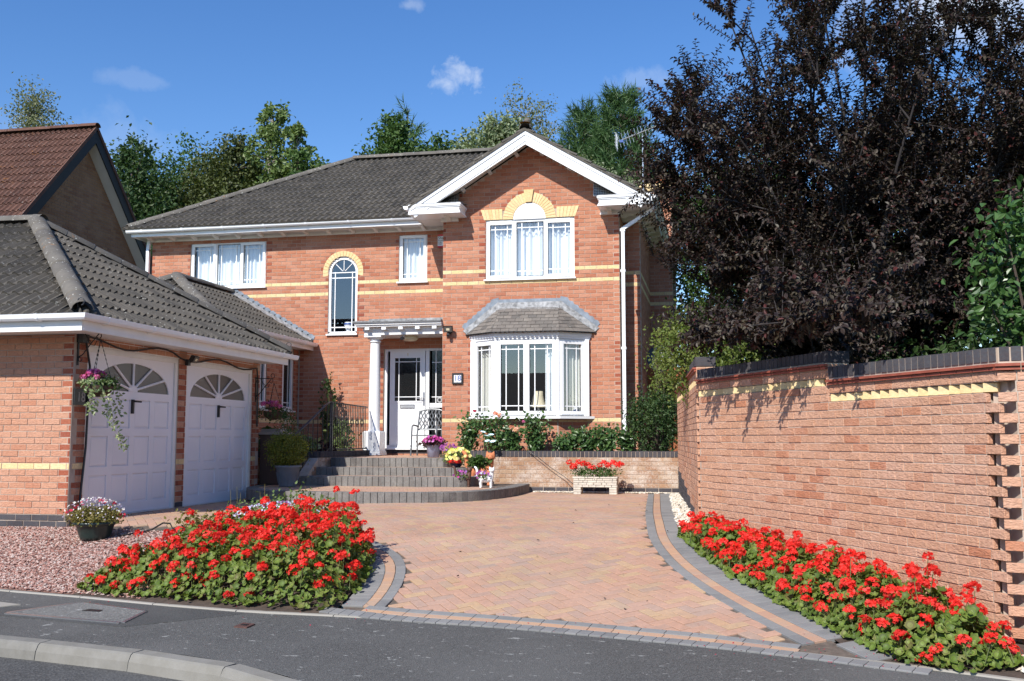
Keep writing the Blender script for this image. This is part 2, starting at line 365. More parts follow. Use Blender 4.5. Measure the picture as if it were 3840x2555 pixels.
M['gravel'] = stone_mat('red_chippings', [(0, (.40, .20, .155)), (.3, (.31, .15, .12)), (.55, (.50, .33, .275)), (.75, (.55, .46, .41)), (.9, (.40, .30, .26)), (1, (.25, .12, .10))])
M['gravel_base'] = simple('chipping_bed', (.27, .15, .12), .95, 0, .35, 60, .9)
M['pebble'] = stone_mat('cream_pebble', [(0, (.62, .54, .42)), (.4, (.70, .65, .55)), (.7, (.50, .42, .32)), (1, (.76, .73, .66))])
M['ground'] = simple('rough_grass', (.06, .085, .03), .95, 0, .4, 3, .8)

def leaf_mat(name, stops, trans=.25, rough=.5, spec=.35, zone=None):
    m, nt, b = nodes(name); out = nt.nodes['Material Output']
    b.inputs['Roughness'].default_value = rough; b.inputs['Specular IOR Level'].default_value = spec
    c = ramp(nt, rnd(nt), stops); nt.links.new(c, b.inputs['Base Color'])
    t = mk(nt, 'ShaderNodeBsdfTranslucent'); nt.links.new(mixc(nt, 1.0, c, (1.5, 1.5, .7), 'MULTIPLY'), t.inputs[0])
    x = nt.nodes.new('ShaderNodeMixShader'); x.inputs[0].default_value = trans
    nt.links.new(b.outputs[0], x.inputs[1]); nt.links.new(t.outputs[0], x.inputs[2]); nt.links.new(x.outputs[0], out.inputs[0]); return m
M['lf_purple'] = leaf_mat('purple_plum_leaf', [(0, (.020, .012, .011)), (.35, (.034, .021, .017)), (.65, (.058, .047, .033)), (.8, (.075, .064, .044)), (.93, (.045, .017, .014)), (1, (.085, .022, .02))], .10, .5, .3)
M['lf_green'] = leaf_mat('mid_green_leaf', [(0, (.045, .095, .025)), (.5, (.065, .125, .03)), (1, (.09, .15, .04))])
M['lf_dark'] = leaf_mat('dark_green_leaf', [(0, (.028, .062, .020)), (.5, (.042, .085, .024)), (1, (.065, .105, .03))])
M['lf_olive'] = leaf_mat('olive_leaf', [(0, (.055, .075, .022)), (.5, (.08, .10, .028)), (1, (.105, .125, .04))])
M['lf_light'] = leaf_mat('light_green_leaf', [(0, (.10, .16, .045)), (.5, (.135, .20, .06)), (1, (.18, .23, .08))])
M['lf_silver'] = leaf_mat('silvery_leaf', [(0, (.12, .17, .07)), (.5, (.20, .25, .13)), (1, (.30, .34, .22))])
M['lf_birch'] = leaf_mat('birch_leaf', [(0, (.12, .15, .06)), (.5, (.17, .19, .09)), (1, (.22, .22, .13))])
M['lf_pine'] = leaf_mat('pine_needle', [(0, (.035, .085, .025)), (.5, (.055, .115, .035)), (1, (.085, .145, .05))], .08)
M['lf_rose'] = leaf_mat('rose_leaf', [(0, (.035, .085, .025)), (.5, (.06, .125, .035)), (1, (.10, .17, .05))], .2, .35, .5)
M['lf_yellow'] = leaf_mat('yellow_green_leaf', [(0, (.15, .17, .025)), (.5, (.21, .22, .03)), (1, (.12, .15, .03))], .3)
M['lf_shrub'] = leaf_mat('shrub_leaf', [(0, (.10, .15, .03)), (.5, (.14, .19, .04)), (1, (.19, .22, .06))], .3)
M['lf_lilac'] = leaf_mat('broad_shrub_leaf', [(0, (.035, .085, .022)), (.5, (.055, .12, .03)), (1, (.08, .15, .04))], .2, .35, .5)
M['lf_ivy'] = leaf_mat('variegated_ivy', [(0, (.30, .36, .16)), (.4, (.10, .17, .06)), (.75, (.45, .48, .28)), (1, (.06, .11, .04))], .2)
M['lf_ger'] = leaf_mat('geranium_leaf', [(0, (.085, .145, .02)), (.45, (.14, .215, .032)), (.85, (.20, .27, .05)), (1, (.17, .16, .05))], .25, .55)
M['lf_gerz'] = leaf_mat('geranium_leaf_zone', [(0, (.075, .10, .028)), (.5, (.11, .155, .03)), (1, (.13, .12, .04))], .2, .6)
M['stem'] = leaf_mat('green_stem', [(0, (.10, .13, .04)), (1, (.14, .15, .06))], .05)
M['lf_bronze'] = leaf_mat('bronze_leaf', [(0, (.045, .015, .018)), (1, (.08, .03, .03))], .1)
M['lf_twig'] = leaf_mat('straw_foliage', [(0, (.17, .16, .04)), (.5, (.22, .17, .05)), (1, (.12, .14, .035))], .2)
def petal(name, a, b_, trans=.25):
    m = leaf_mat(name, [(0, a), (1, b_)], trans, .55, .3); nt = m.node_tree; b = nt.nodes['Principled BSDF']; src = b.inputs['Base Color'].links[0].from_socket
    o = nt.nodes.new('ShaderNodeObjectInfo'); v = ramp(nt, o.outputs['Random'], [(0, (.62, .55, .55)), (.25, (.9, .85, .85)), (.6, (1, 1, 1)), (1, (1.08, 1.6, 1.8))]); c = mixc(nt, 1.0, src, v, 'MULTIPLY'); nt.links.new(c, b.inputs['Base Color']); return m
M['p_red'] = petal('geranium_red', (.72, .018, .012), (.85, .05, .035), .3)
M['p_red2'] = petal('geranium_coral', (.80, .035, .03), (.86, .09, .07), .3)
M['p_pink'] = petal('pink_petal', (.62, .10, .33), (.75, .28, .5))
M['p_magenta'] = petal('magenta_petal', (.50, .03, .25), (.65, .08, .36))
M['p_yellow'] = petal('yellow_petal', (.80, .72, .16), (.85, .80, .34))
M['p_purple'] = petal('purple_petal', (.24, .04, .25), (.42, .10, .40))
M['p_white'] = petal('white_petal', (.82, .82, .82), (.85, .84, .80))
M['p_lilac'] = petal('lilac_petal', (.50, .48, .72), (.75, .74, .84))
M['p_crimson'] = petal('crimson_petal', (.42, .01, .04), (.60, .03, .09))
M['p_peach'] = petal('peach_petal', (.80, .42, .22), (.85, .45, .38))

# ---------------------------------------------------------------- the lie of the land
EDX = [-20, -6.85, -5.78, -4.72, -3.8, -3.13, -2.28, -1.54, -.51, .27, .83, 1.34, 1.85, 3.2, 6]
EDY = [11.9, 8.69, 8.47, 8.2, 8.04, 8.03, 7.97, 7.85, 7.61, 7.38, 7.19, 6.98, 6.74, 6.1, 4.6]
def yedge(x): return float(np.interp(x, EDX, EDY))
def gz(x, y):
    s = y - yedge(x); L = min(max(2.2 + (x + 7.7) * .23, 2.0), 4.2); top = .06 * min(max((x + 7.5) / 3, 0), 1); t = s / L
    if t < 0: return -.47 + max(t * L, -3) * .045
    k = 8; S = -math.log(math.exp(-k * t) + math.exp(-k)) / k if t < 6 else 1.0
    S += math.log(1 + math.exp(-k)) / k * (1 - min(t, 1)); return -.47 + (top + .47) * S
KERB = [(-20, 9.9), (-13, 8.35), (-9, 7.52), (-7, 7.14), (-5.43, 6.86), (-4.58, 6.72), (-3.6, 6.49), (-3.1, 6.27), (-2.73, 6.06), (-2.3, 5.7), (-1.8, 5.2), (-1.2, 4.6), (-.4, 4.05), (.6, 3.5), (2, 2.75), (4, 1.75), (6, .8)]
KX, KY = [p[0] for p in KERB], [p[1] for p in KERB]
def ykerb(x): return float(np.interp(x, KX, KY))
def grid_mesh(name, xs, ys, fz, mat, kind='structure', **kw):
    V = [(x, y, fz(x, y)) for y in ys for x in xs]; n = len(xs)
    F = [(j * n + i, j * n + i + 1, (j + 1) * n + i + 1, (j + 1) * n + i) for j in range(len(ys) - 1) for i in range(n - 1)]
    me = npmesh(name, np.array(V), np.array(F), mat, smooth=True); return link(name, me, kind=kind, **kw)
def gbase(x, y):
    if y < yedge(x) + .05: return -.8
    return gz(x, y) - .05 if -25 < x < 20 and y < 40 else -.05
axs = sorted(set([-600, -250, -100, -50, -30] + [round(-20 + .4 * i, 2) for i in range(76)] + [20, 40, 100, 250, 600]))
ays = sorted(set([-600, -200, -80, -40, -20, -8] + [round(-2 + .4 * i, 2) for i in range(60)] + [26, 30, 45, 80, 200, 600]))
grid_mesh('ground', axs, ays, gbase, M['ground'])
# road, pavement
xs = [-20 + .25 * i for i in range(105)]
def strip(name, fa, fb, za, zb, mat, n=6):
    V, F = [], []
    for x in xs:
        for j in range(n + 1):
            t = j / n; V.append((x, fa(x) * (1 - t) + fb(x) * t, za * (1 - t) + zb * t))
    for i in range(len(xs) - 1):
        for j in range(n): a = i * (n + 1) + j; F.append((a, a + n + 1, a + n + 2, a + 1))
    return link(name, npmesh(name, np.array(V), np.array(F), mat, smooth=True), kind='structure')
strip('pavement', lambda x: ykerb(x) + .115, lambda x: yedge(x) - .02, -.53, -.478, M['tarmac'])
link('road', npmesh('road', np.array([(-60, -14, -.66), (60, -14, -.66), (60, 14, -.645), (-60, 22, -.645)]), np.array([(0, 1, 2, 3)]), M['road']), kind='structure')
# rough: the road sheet lies under the pavement too; the pavement's own sheet covers it
def resample(pts, step):
    P = [Vector((p[0], p[1], 0)) for p in pts]; out = [P[0]]; acc = 0
    seg = 0; cur = P[0]; need = step
    while seg < len(P) - 1:
        d = (P[seg + 1] - cur).length
        if d >= need: cur = cur + (P[seg + 1] - cur).normalized() * need; out.append(cur); need = step
        else: need -= d; cur = P[seg + 1]; seg += 1
    return out
kerb = thing('kerb', 'row of grey concrete kerb stones between tarmac pavement and road', 'kerb', (-4, 6.6, -.64))
kp = resample(KERB, .9)
# a joint stands where the photograph shows one
for a, b in zip(kp, kp[1:]):
    if a.x < -11 or a.x > 4: continue
    d = (b - a).normalized(); a2, b2 = a + d * .004, b - d * .004
    m = MB(); z = lambda p: -.53
    m.sweep([(.045, -.16), (.028, 0 - .005 - .05), (.006, -.012), (-.012, 0), (-.118, .003), (-.118, -.16)], [(a2.x, a2.y, -.53), (b2.x, b2.y, -.53)])
    m.build('kerb_stone', M['kerb'], kerb)
edging = thing('edging', 'thin pale concrete edging strip along back of pavement', 'edging', (-2, 7.9, -.47))
ep = resample(list(zip(EDX, EDY)), .91)
for a, b in zip(ep, ep[1:]):
    if a.x < -12 or a.x > 5: continue
    d = (b - a).normalized(); a2, b2 = a + d * .004, b - d * .004
    MB().sweep([(.02, -.12), (.02, -.004), (.014, .006), (-.022, .008), (-.03, .0), (-.03, -.12)], [(a2.x, a2.y, -.474), (b2.x, b2.y, -.474)]).build('edging_stone', M['edging'], edging)
# tarmac patch, covers
def flat_poly(pts, dz, fz=None):
    m = MB(); zz = [(-.478 + (-.53 + .478) * min(max((yedge(x) - y) / max(yedge(x) - ykerb(x), .1), 0), 1)) for x, y in pts]
    m.prism([(x, y, z + dz - .03) for (x, y), z in zip(pts, zz)], (0, 0, .03)); return m
pt = flat_poly([(-9, 8.62), (-6.9, 8.1), (-5.75, 7.95), (-5.6, 8.36), (-3.95, 8.0), (-4.1, 7.86), (-4.72, 7.38), (-6.02, 7.63), (-9, 8.2)], .003); link_ = pt.build('pavement_patch', M['tarmac_dark'], kind='structure')
mh = thing('manhole_cover', 'rectangular manhole cover filled with speckled tarmac in pavement', 'manhole cover', (-5.4, 7.85, -.49))
flat_poly([(-6.03, 7.72), (-4.8, 7.51), (-4.86, 7.94), (-5.66, 8.22)], .009).build('infill', M['manhole'], mh)
def rim(pts, w, dz, mat, parent, name='frame'):
    n = len(pts); c = Vector((sum(p[0] for p in pts) / n, sum(p[1] for p in pts) / n, 0)); m = MB()
    for i in range(n):
        a, b = Vector((*pts[i], 0)), Vector((*pts[(i + 1) % n], 0)); d = (b - a).normalized(); nn = Vector((d.y, -d.x, 0))
        if (a - c).dot(nn) < 0: nn = -nn
        q = [(p.x, p.y) for p in (a - d * .001, b, b + nn * w, a + nn * w)]
        s_ = flat_poly(q, dz); m.add(s_.v, s_.f)
    return m.build(name, mat, parent)
rim([(-6.03, 7.72), (-4.8, 7.51), (-4.86, 7.94), (-5.66, 8.22)], .03, .012, M['steel'], mh)
flat_poly([(-5.42, 7.88), (-5.24, 7.86), (-5.25, 7.93), (-5.40, 7.95)], .013).build('lifting_slot', M['black'], mh)
mh2 = thing('manhole_cover', 'pale concrete manhole cover cut off by left edge of pavement', 'manhole cover', (-6.9, 8.1, -.48))
flat_poly([(-7.4, 8.1), (-6.35, 7.86), (-6.17, 8.07), (-7.2, 8.36)], .010).build('slab', M['edging'], mh2)
sc_ = thing('stopcock_cover', 'small rusty iron stopcock cover set in the tarmac', 'cover', (-3.73, 7.56, -.485))
flat_poly([(-3.80, 7.50), (-3.68, 7.48), (-3.67, 7.61), (-3.79, 7.64)], .010).build('lid', M['rust'], sc_)
flat_poly([(-3.765, 7.54), (-3.71, 7.53), (-3.705, 7.57), (-3.76, 7.58)], .014).build('badge', M['black'], sc_)

# ---------------------------------------------------------------- bricks: pieces with their own edges and depth
def brick_tmpl(bx, bz, by=.12):
    V = [(-.5, 1, -.5), (.5, 1, -.5), (.5, 1, .5), (-.5, 1, .5), (-.5, by, -.5), (.5, by, -.5), (.5, by, .5), (-.5, by, .5),
         (-.5 + bx, 0, -.5 + bz), (.5 - bx, 0, -.5 + bz), (.5 - bx, 0, .5 - bz), (-.5 + bx, 0, .5 - bz)]
    F = [(8, 9, 10, 11), (4, 5, 9, 8), (5, 6, 10, 9), (6, 7, 11, 10), (7, 4, 8, 11), (0, 1, 5, 4), (1, 2, 6, 5), (2, 3, 7, 6), (3, 0, 4, 7)]
    return np.array(V, float), np.array(F)
T_STR, T_HEAD = brick_tmpl(.012, .035, .08), brick_tmpl(.03, .035, .08)
_unit = {}
def unit_brick(kind, mat):
    k = (kind, mat.name)
    if k not in _unit: _unit[k] = npmesh('brick_shape', *(T_STR if kind == 's' else T_HEAD), mat)
    return _unit[k]
CAMP = np.array([0, 0, 1.0])
class Bricks:
    """collects bricks: centre of the face, direction along, outward normal, length, height, depth, material key"""
    def __init__(s): s.b = []
    def add(s, P, u, n, L, H, mat, dep=.04, w=None, pri=1.0):
        s.b.append((np.array(P, float), np.array(u, float), np.array(n, float), L, H, dep, mat, np.cross(n, u) * -1 if w is None else np.array(w, float), pri))
    def emit(s, parent, name, limit=300):
        if not s.b: return
        L0 = wloc(parent)
        size = [b[8] * b[3] * b[4] / np.sum((b[0] - CAMP) ** 2) for b in s.b]
        order = np.argsort(-np.array(size)); head = set(order[:limit].tolist()); rest = {}
        for i in order:
            P, u, n, L, H, dep, mat, w, _ = s.b[i]
            if i in head:
                link(name, unit_brick('s' if L > .15 else 'h', M[mat]), parent, mat=axmat(P, u, -n, w, (L, dep, H)))
            else: rest.setdefault(mat, []).append(i)
        V, F, MI, mats, b0 = [], [], [], [], 0
        for mat, idx in rest.items():
            for kind, T in (('s', T_STR), ('h', T_HEAD)):
                ii = [i for i in idx if (s.b[i][3] > .15) == (kind == 's')]
                if not ii: continue
                P = np.array([s.b[i][0] for i in ii]) - np.array(L0); Rm = np.stack([np.stack([s.b[i][1], -s.b[i][2], s.b[i][7]], 1) for i in ii])
                S = np.array([(s.b[i][3], s.b[i][5], s.b[i][4]) for i in ii]); v, f = scatter(*T, P, Rm, S)
                V.append(v); F.append(f + b0); b0 += len(v); MI.append(np.full(len(f), len(mats)))
            mats.append(M[mat])
        if V: link(name + 'work', npmesh(name + 'work', np.concatenate(V), np.concatenate(F), mats, np.concatenate(MI)), parent, kind='stuff')
GAP = .009
def lay(B, o, u, n, u0, u1, z0, z1, course=.0782, zref=4.13, L=.225, mat='brick', special=None, block=None, clip=None, jit=.0016, reds=None, phase=0.0, pri=1.0):
    """stretcher bond on a plane: o origin (x,y), u direction, n outward; special: {course index: material}; block: list of functions zmid -> (ua,ub) or None"""
    u = np.array([u[0], u[1], 0.]); n = np.array([n[0], n[1], 0.]); k0 = int(math.floor((zref - z1) / course + 1e-6)); k = k0
    while True:
        zt = zref - k * course; zb = zt - course
        if zt < z0 + 1e-4: break
        za, zc = max(zb, z0), min(zt, z1)
        if zc - za > .02:
            zm = (za + zc) / 2; ua, ub = (u0, u1) if clip is None else clip(za, zc)
            cuts = [c for c in (f(zm) for f in (block or [])) if c]
            segs = [(ua, ub)]
            for ca, cb in cuts:
                ns = []
                for a, b in segs:
                    if cb <= a or ca >= b: ns.append((a, b)); continue
                    if ca > a: ns.append((a, ca))
                    if cb < b: ns.append((cb, b))
                segs = ns
            m_ = (special or {}).get(k, mat); off = phase + (0 if k % 2 else L / 2)
            for a, b in segs:
                if b - a < .03: continue
                i = math.floor((a - off) / L); x = off + i * L
                while x < b - 1e-4:
                    xa, xb = max(x, a), min(x + L, b)
                    if xb - xa > .025:
                        g = GAP / 2; mm = m_
                        if reds and mm == mat and xb - xa < L * .75 and (abs(xa - a) < 1e-4 or abs(xb - b) < 1e-4) and len(cuts) + (1 if reds == 2 else 0) > 0: mm = 'brick_dark'
                        d = random.uniform(-jit, jit)
                        P = np.array([o[0], o[1], 0]) + u * (xa + xb) / 2 + np.array([0, 0, (za + zc) / 2]) + n * d
                        B.add(P, u, n, xb - xa - 2 * g, zc - za - 2 * g, mm, w=(0, 0, 1), pri=pri)
                    x += L
        k += 1
def core(mb, o, u, n, u0, u1, z0, z1, holes=(), d0=-.007, d1=-.12, skip=None):
    """the mortar bed behind the bricks, with real openings"""
    us = sorted(set([u0, u1] + [h[0] for h in holes] + [h[1] for h in holes])); zs = sorted(set([z0, z1] + [h[2] for h in holes] + [h[3] for h in holes]))
    us = [x for x in us if u0 - 1e-6 <= x <= u1 + 1e-6]; zs = [z for z in zs if z0 - 1e-6 <= z <= z1 + 1e-6]
    def inside(a, b, c, d): return any(h[0] - 1e-6 <= a and b <= h[1] + 1e-6 and h[2] - 1e-6 <= c and d <= h[3] + 1e-6 for h in holes)
    S = [[not inside(us[i], us[i + 1], zs[j], zs[j + 1]) for j in range(len(zs) - 1)] for i in range(len(us) - 1)]
    def pt(a, z, d): return (o[0] + u[0] * a + n[0] * d, o[1] + u[1] * a + n[1] * d, z)
    for i in range(len(us) - 1):
        for j in range(len(zs) - 1):
            if not S[i][j]: continue
            a, b, c, d = us[i], us[i + 1], zs[j], zs[j + 1]
            mb.add([pt(a, c, d0), pt(b, c, d0), pt(b, d, d0), pt(a, d, d0)], [(0, 1, 2, 3)]); mb.add([pt(a, c, d1), pt(b, c, d1), pt(b, d, d1), pt(a, d, d1)], [(3, 2, 1, 0)])
            if i == 0 or not S[i - 1][j]: mb.add([pt(a, c, d0), pt(a, d, d0), pt(a, d, d1), pt(a, c, d1)], [(0, 1, 2, 3)])
            if i == len(us) - 2 or not S[i + 1][j]: mb.add([pt(b, c, d0), pt(b, d, d0), pt(b, d, d1), pt(b, c, d1)], [(3, 2, 1, 0)])
            if j == 0 or not S[i][j - 1]: mb.add([pt(a, c, d0), pt(b, c, d0), pt(b, c, d1), pt(a, c, d1)], [(3, 2, 1, 0)])
            if j == len(zs) - 2 or not S[i][j + 1]: mb.add([pt(a, d, d0), pt(b, d, d0), pt(b, d, d1), pt(a, d, d1)], [(0, 1, 2, 3)])
def rect_block(a, b, c, d): return lambda z: (a, b) if c < z < d else None

# ---------------------------------------------------------------- driveway
def inpoly(x, y, P):
    c = False; j = len(P) - 1
    for i in range(len(P)):
        if (P[i][1] > y) != (P[j][1] > y) and x < (P[j][0] - P[i][0]) * (y - P[i][1]) / (P[j][1] - P[i][1]) + P[i][0]: c = not c
        j = i
    return c
def dist_poly(x, y, P):
    d = 1e9
    for i in range(len(P)):
        ax, ay = P[i]; bx, by = P[(i + 1) % len(P)]; vx, vy = bx - ax, by - ay; t = max(0, min(1, ((x - ax) * vx + (y - ay) * vy) / (vx * vx + vy * vy + 1e-12)))
        d = min(d, math.hypot(x - ax - t * vx, y - ay - t * vy))
    return d
def gnorm(x, y):
    e = .05; return Vector((-(gz(x + e, y) - gz(x - e, y)) / (2 * e), -(gz(x, y + e) - gz(x, y - e)) / (2 * e), 1)).normalized()
R_IN = [(.56, 7.46), (.29, 7.95), (-.03, 8.57), (-.34, 9.29), (-.56, 9.98), (-.73, 10.79), (-.84, 11.9), (-.95, 13.4), (-1.18, 17.36)]
L_IN = [(-5.2, 10.95), (-4.3, 10.75), (-3.75, 10.42), (-3.44, 10.13), (-3.2, 9.86), (-3.0, 9.47), (-2.86, 8.95), (-2.8, 8.45), (-2.8, 8.26)]
DRIVE = R_IN + [(-3.2, 17.4), (-8.7, 17.4), (-7.73, 16.0), (-7.73, 10.95)] + L_IN + [(-2.56, 8.22), (-1.7, 8.08), (-.86, 7.89), (-.1, 7.68)]
drive = thing('driveway', 'herringbone block paved driveway of pink and buff pavers', 'driveway', (-2, 12, 0)); drive['kind'] = 'structure'
from mathutils.geometry import delaunay_2d_cdt
def ground_sheet(name, poly, dz, mat, parent=None, step=.22, **kw):
    """a sheet with exactly this outline, following the ground"""
    out = resample(list(poly) + [poly[0]], .15); B = [Vector((p.x, p.y)) for p in out]; n = len(B)
    inner = [Vector((x, y)) for x in np.arange(min(p[0] for p in poly), max(p[0] for p in poly), step) for y in np.arange(min(p[1] for p in poly), max(p[1] for p in poly), step) if inpoly(x, y, poly) and dist_poly(x, y, poly) > .06]
    V, E_, F, *_ = delaunay_2d_cdt(B + inner, [(i, (i + 1) % n) for i in range(n)], [], 1, 1e-5)
    m = MB(); m.add([(v.x, v.y, gz(v.x, v.y) + dz) for v in V], [tuple(f) for f in F]); return m.build(name, mat, parent, smooth=True, **kw)
ground_sheet('joint_bed', [(.92, 7.22), (.65, 7.85), (.3, 8.7), (-.02, 9.45), (-.3, 10.3), (-.42, 11.5), (-.8, 17.54), (-8.7, 17.54), (-8.7, 15.9), (-7.8, 15.9), (-7.75, 10.84), (-5.2, 10.55), (-4.2, 10.4), (-3.55, 9.95), (-3.3, 9.3), (-3.2, 8.5), (-3.15, 8.12), (-1.6, 7.89), (-.1, 7.47)], -.012, M['joint'], drive)
PB = Bricks(); w_ = .1; rot = R_(36); ca, sa = math.cos(rot), math.sin(rot)
for ix in range(-120, 121):
    for iy in range(-120, 121):
        r = (ix - iy) % 4
        if r == 0: cx, cy, ax = (ix + 1) * w_, (iy + .5) * w_, (1, 0)
        elif r == 2: cx, cy, ax = (ix + .5) * w_, iy * w_, (0, 1)
        else: continue
        X, Y = -3 + cx * ca - cy * sa, 12 + cx * sa + cy * ca
        if not (-8.8 < X < .7 and 7.4 < Y < 17.5) or not inpoly(X, Y, DRIVE) : continue
        if X < -7.9 and Y < 16.3: continue
        N = gnorm(X, Y); N = (N + Vector((random.uniform(-.012, .012), random.uniform(-.012, .012), 0))).normalized()
        U = Vector((ax[0] * ca - ax[1] * sa, ax[0] * sa + ax[1] * ca, 0)); U = (U - N * U.dot(N)).normalized()
        PB.add((X, Y, gz(X, Y) + random.uniform(-.0015, .0015)), U, N, .1925, .0925, 'paver', .03, w=np.array(U.cross(N)) * -1)
PB.emit(drive, 'paver', 300)
def offset_line(L, d):
    P = [Vector((p[0], p[1], 0)) for p in L]; out = []
    for i, p in enumerate(P):
        a = (P[min(i + 1, len(P) - 1)] - P[max(i - 1, 0)]).normalized(); out.append(p + Vector((a.y, -a.x, 0)) * d)
    return out
def smooth_line(L, n=6):
    out = []
    P = [Vector((p[0], p[1], 0)) for p in L]
    for i in range(len(P) - 1):
        p0, p1, p2, p3 = P[max(i - 1, 0)], P[i], P[i + 1], P[min(i + 2, len(P) - 1)]
        for k in range(n):
            t = k / n; out.append(.5 * ((2 * p1) + (p2 - p0) * t + (2 * p0 - 5 * p1 + 4 * p2 - p3) * t * t + (3 * p1 - p0 - 3 * p2 + p3) * t ** 3))
    out.append(P[-1]); return [(p.x, p.y) for p in out]
BB = Bricks()
def band(line, d0, d1, step, mat, dz=.004):
    a = resample([(p.x, p.y) for p in offset_line(line, (d0 + d1) / 2)], step)
    for p, q in zip(a, a[1:]):
        c = (p + q) / 2; N = gnorm(c.x, c.y); U = (q - p); U.z = gz(q.x, q.y) - gz(p.x, p.y); l = U.length; U.normalize(); N = (N - U * N.dot(U)).normalized()
        Wd = U.cross(N) * -1; BB.add((c.x, c.y, gz(c.x, c.y) + dz), U, N, l - .005, abs(d1 - d0) - .005, mat, .03, w=Wd)
rl = smooth_line(R_IN)
band(rl, 0, .1, .2, 'paver_grey'); band(rl, .1, .2, .2, 'paver_buff'); band(rl, .2, .4, .1, 'paver_grey')
rx = smooth_line([(.80, 7.02), (.68, 7.24)] + R_IN[:5]); band(rx[:-1], .4, .6, .1, 'paver_grey', .002); band(rx[:18], .6, .8, .1, 'paver_grey', .001); band(rx[:12], .2, .4, .1, 'paver_grey', .003)
ll = smooth_line(L_IN[::-1])
band(ll, -.1, 0, .2, 'paver_grey'); band(ll, -.2, -.1, .2, 'paver_buff'); band(ll, -.4, -.2, .1, 'paver_grey')
fl = smooth_line([(-2.95, 8.28), (-2.56, 8.22), (-1.7, 8.08), (-.86, 7.89), (-.1, 7.68), (.62, 7.42)])
band(fl, 0, .09, .2, 'paver_grey', .007); band(fl, .09, .17, .2, 'paver_buff', .007)
fl2 = smooth_line([(-3.3, 8.21), (-2.56, 8.05), (-1.7, 7.92), (-.86, 7.72), (-.1, 7.51), (.62, 7.25), (1.0, 7.08), (1.35, 6.93)])
band(fl2, 0, .13, .1, 'paver_grey', .009)
BB.emit(drive, 'border_paver', 300)

# ---------------------------------------------------------------- garden wall on the right
gw = thing('garden_wall', 'tall salmon brick garden wall with dark cap bricks beside the driveway', 'wall', (.8, 9.6, -.1))
WA = np.array([-.226, 11.634, 0]); WT = np.array([.4655, -.885, 0]); WN = np.array([-.885, -.4655, 0]); CW = .0733
WB_, CAP_, DEN_, CRE_ = Bricks(), Bricks(), Bricks(), MB(); wc = MB(); Zv = np.array([0, 0, 1.])
def wall_top(o, u, n, a, b, z0, teeth=True, thick=.22):
    """dog-tooth course, plain course, two creasing courses and brick-on-edge cap over the bricks that end at z0"""
    o3, u3, n3 = np.array([o[0], o[1], 0]), np.array([u[0], u[1], 0]), np.array([n[0], n[1], 0])
    k = int((b - a - .04) / .1165)
    for i in range(k):
        s = a + .07 + i * .1165; an = R_(27); u4 = u3 * math.cos(an) - n3 * math.sin(an); n4 = n3 * math.cos(an) + u3 * math.sin(an)
        DEN_.add(o3 + u3 * s + Zv * (z0 + .036) + n3 * -.022, u4, n4, .104, .066, 'buff', .09, w=Zv)
    core(wc, o, u, n, a, b, z0, z0 + .073, d0=-.085, d1=-thick)
    core(wc, o, u, n, a, b, z0 + .073, z0 + .149, d0=-.007, d1=-thick)
    lay(WB_, o, u, n, a, b, z0 + .073, z0 + .149, CW, z0 + .147, mat='brick_wall', pri=1)
    t = a
    while t < b - .02:
        e = min(t + .165, b)
        for z1, pr in ((z0 + .150, .022), (z0 + .176, .038)):
            c = o3 + u3 * (t + e) / 2 + n3 * (pr - .06) + Zv * (z1 + .011)
            CRE_.box(c, (e - t - .006, .12, .020), (u3, n3, Zv))
        t += .165
    core(wc, o, u, n, a, b, z0 + .149, z0 + .212, d0=-.004, d1=-thick)
    m = int(round((b - a) / .0745))
    for i in range(m):
        s = a + (i + .5) * (b - a) / m
        CAP_.add(o3 + u3 * s + Zv * (z0 + .265 + random.uniform(-.001, .001)) + n3 * (.004 + random.uniform(-.002, .002)), u3, n3, (b - a) / m - .008, .104, 'blue_brick', .225, w=Zv)
    core(wc, o, u, n, a, b, z0 + .212, z0 + .311, d0=-.003, d1=-thick)
Z1, Z2, Z3 = 1.325, 1.325 + 2 * CW, 1.325 + 4 * CW
wo2 = (WA[0], WA[1])
core(wc, wo2, WT, WN, .05, 2.60, -1.0, Z2, d0=-.007, d1=-.22); core(wc, wo2, WT, WN, 2.60, 4.50, -1.0, Z1, d0=-.007, d1=-.22); core(wc, wo2, WT, WN, 4.50, 4.75, -1.0, Z1 + .15, d0=-.11, d1=-.22)
for k in range(28):
    zt = Z1 - k * CW
    end = 4.65 if k % 2 else 4.53; st = .045 if k % 2 else .085
    m_ = 'blue_brick' if zt < -.38 else 'brick_wall'
    lay(WB_, wo2, WT, WN, st, end, zt - CW, zt, CW, zt, mat=m_, jit=.004, phase=(.1125 if k % 2 else 0), pri=1)
for k in range(2): lay(WB_, wo2, WT, WN, .05, 2.60, Z1 + k * CW, Z1 + (k + 1) * CW, CW, Z1 + (k + 1) * CW, mat='brick_wall', jit=.004, phase=(.1125 if k % 2 == 0 else 0))
wall_top(wo2, WT, WN, .03, 2.60, Z2); wall_top(wo2, WT, WN, 2.61, 4.64, Z1)
W3o = WA + WT * 4.66 + WN * .004; T3 = np.array([.95, -.31, 0]); T3 /= np.linalg.norm(T3); N3 = np.array([T3[1], -T3[0], 0])
core(wc, W3o, T3, N3, .10, 1.6, -1.0, Z1 + .15, d0=-.007, d1=-.22); core(wc, W3o, T3, N3, -.05, .10, -1.0, Z1 + .15, d0=-.13, d1=-.22)
for k in range(-2, 28):
    zt = Z1 - k * CW
    lay(WB_, W3o, T3, N3, (.105 if k % 2 else -.015), 1.6, zt - CW, zt, CW, zt, mat='blue_brick' if zt < -.38 else 'brick_wall', jit=.003, phase=(.1125 if k % 2 else 0), pri=1.2)
t = -.02
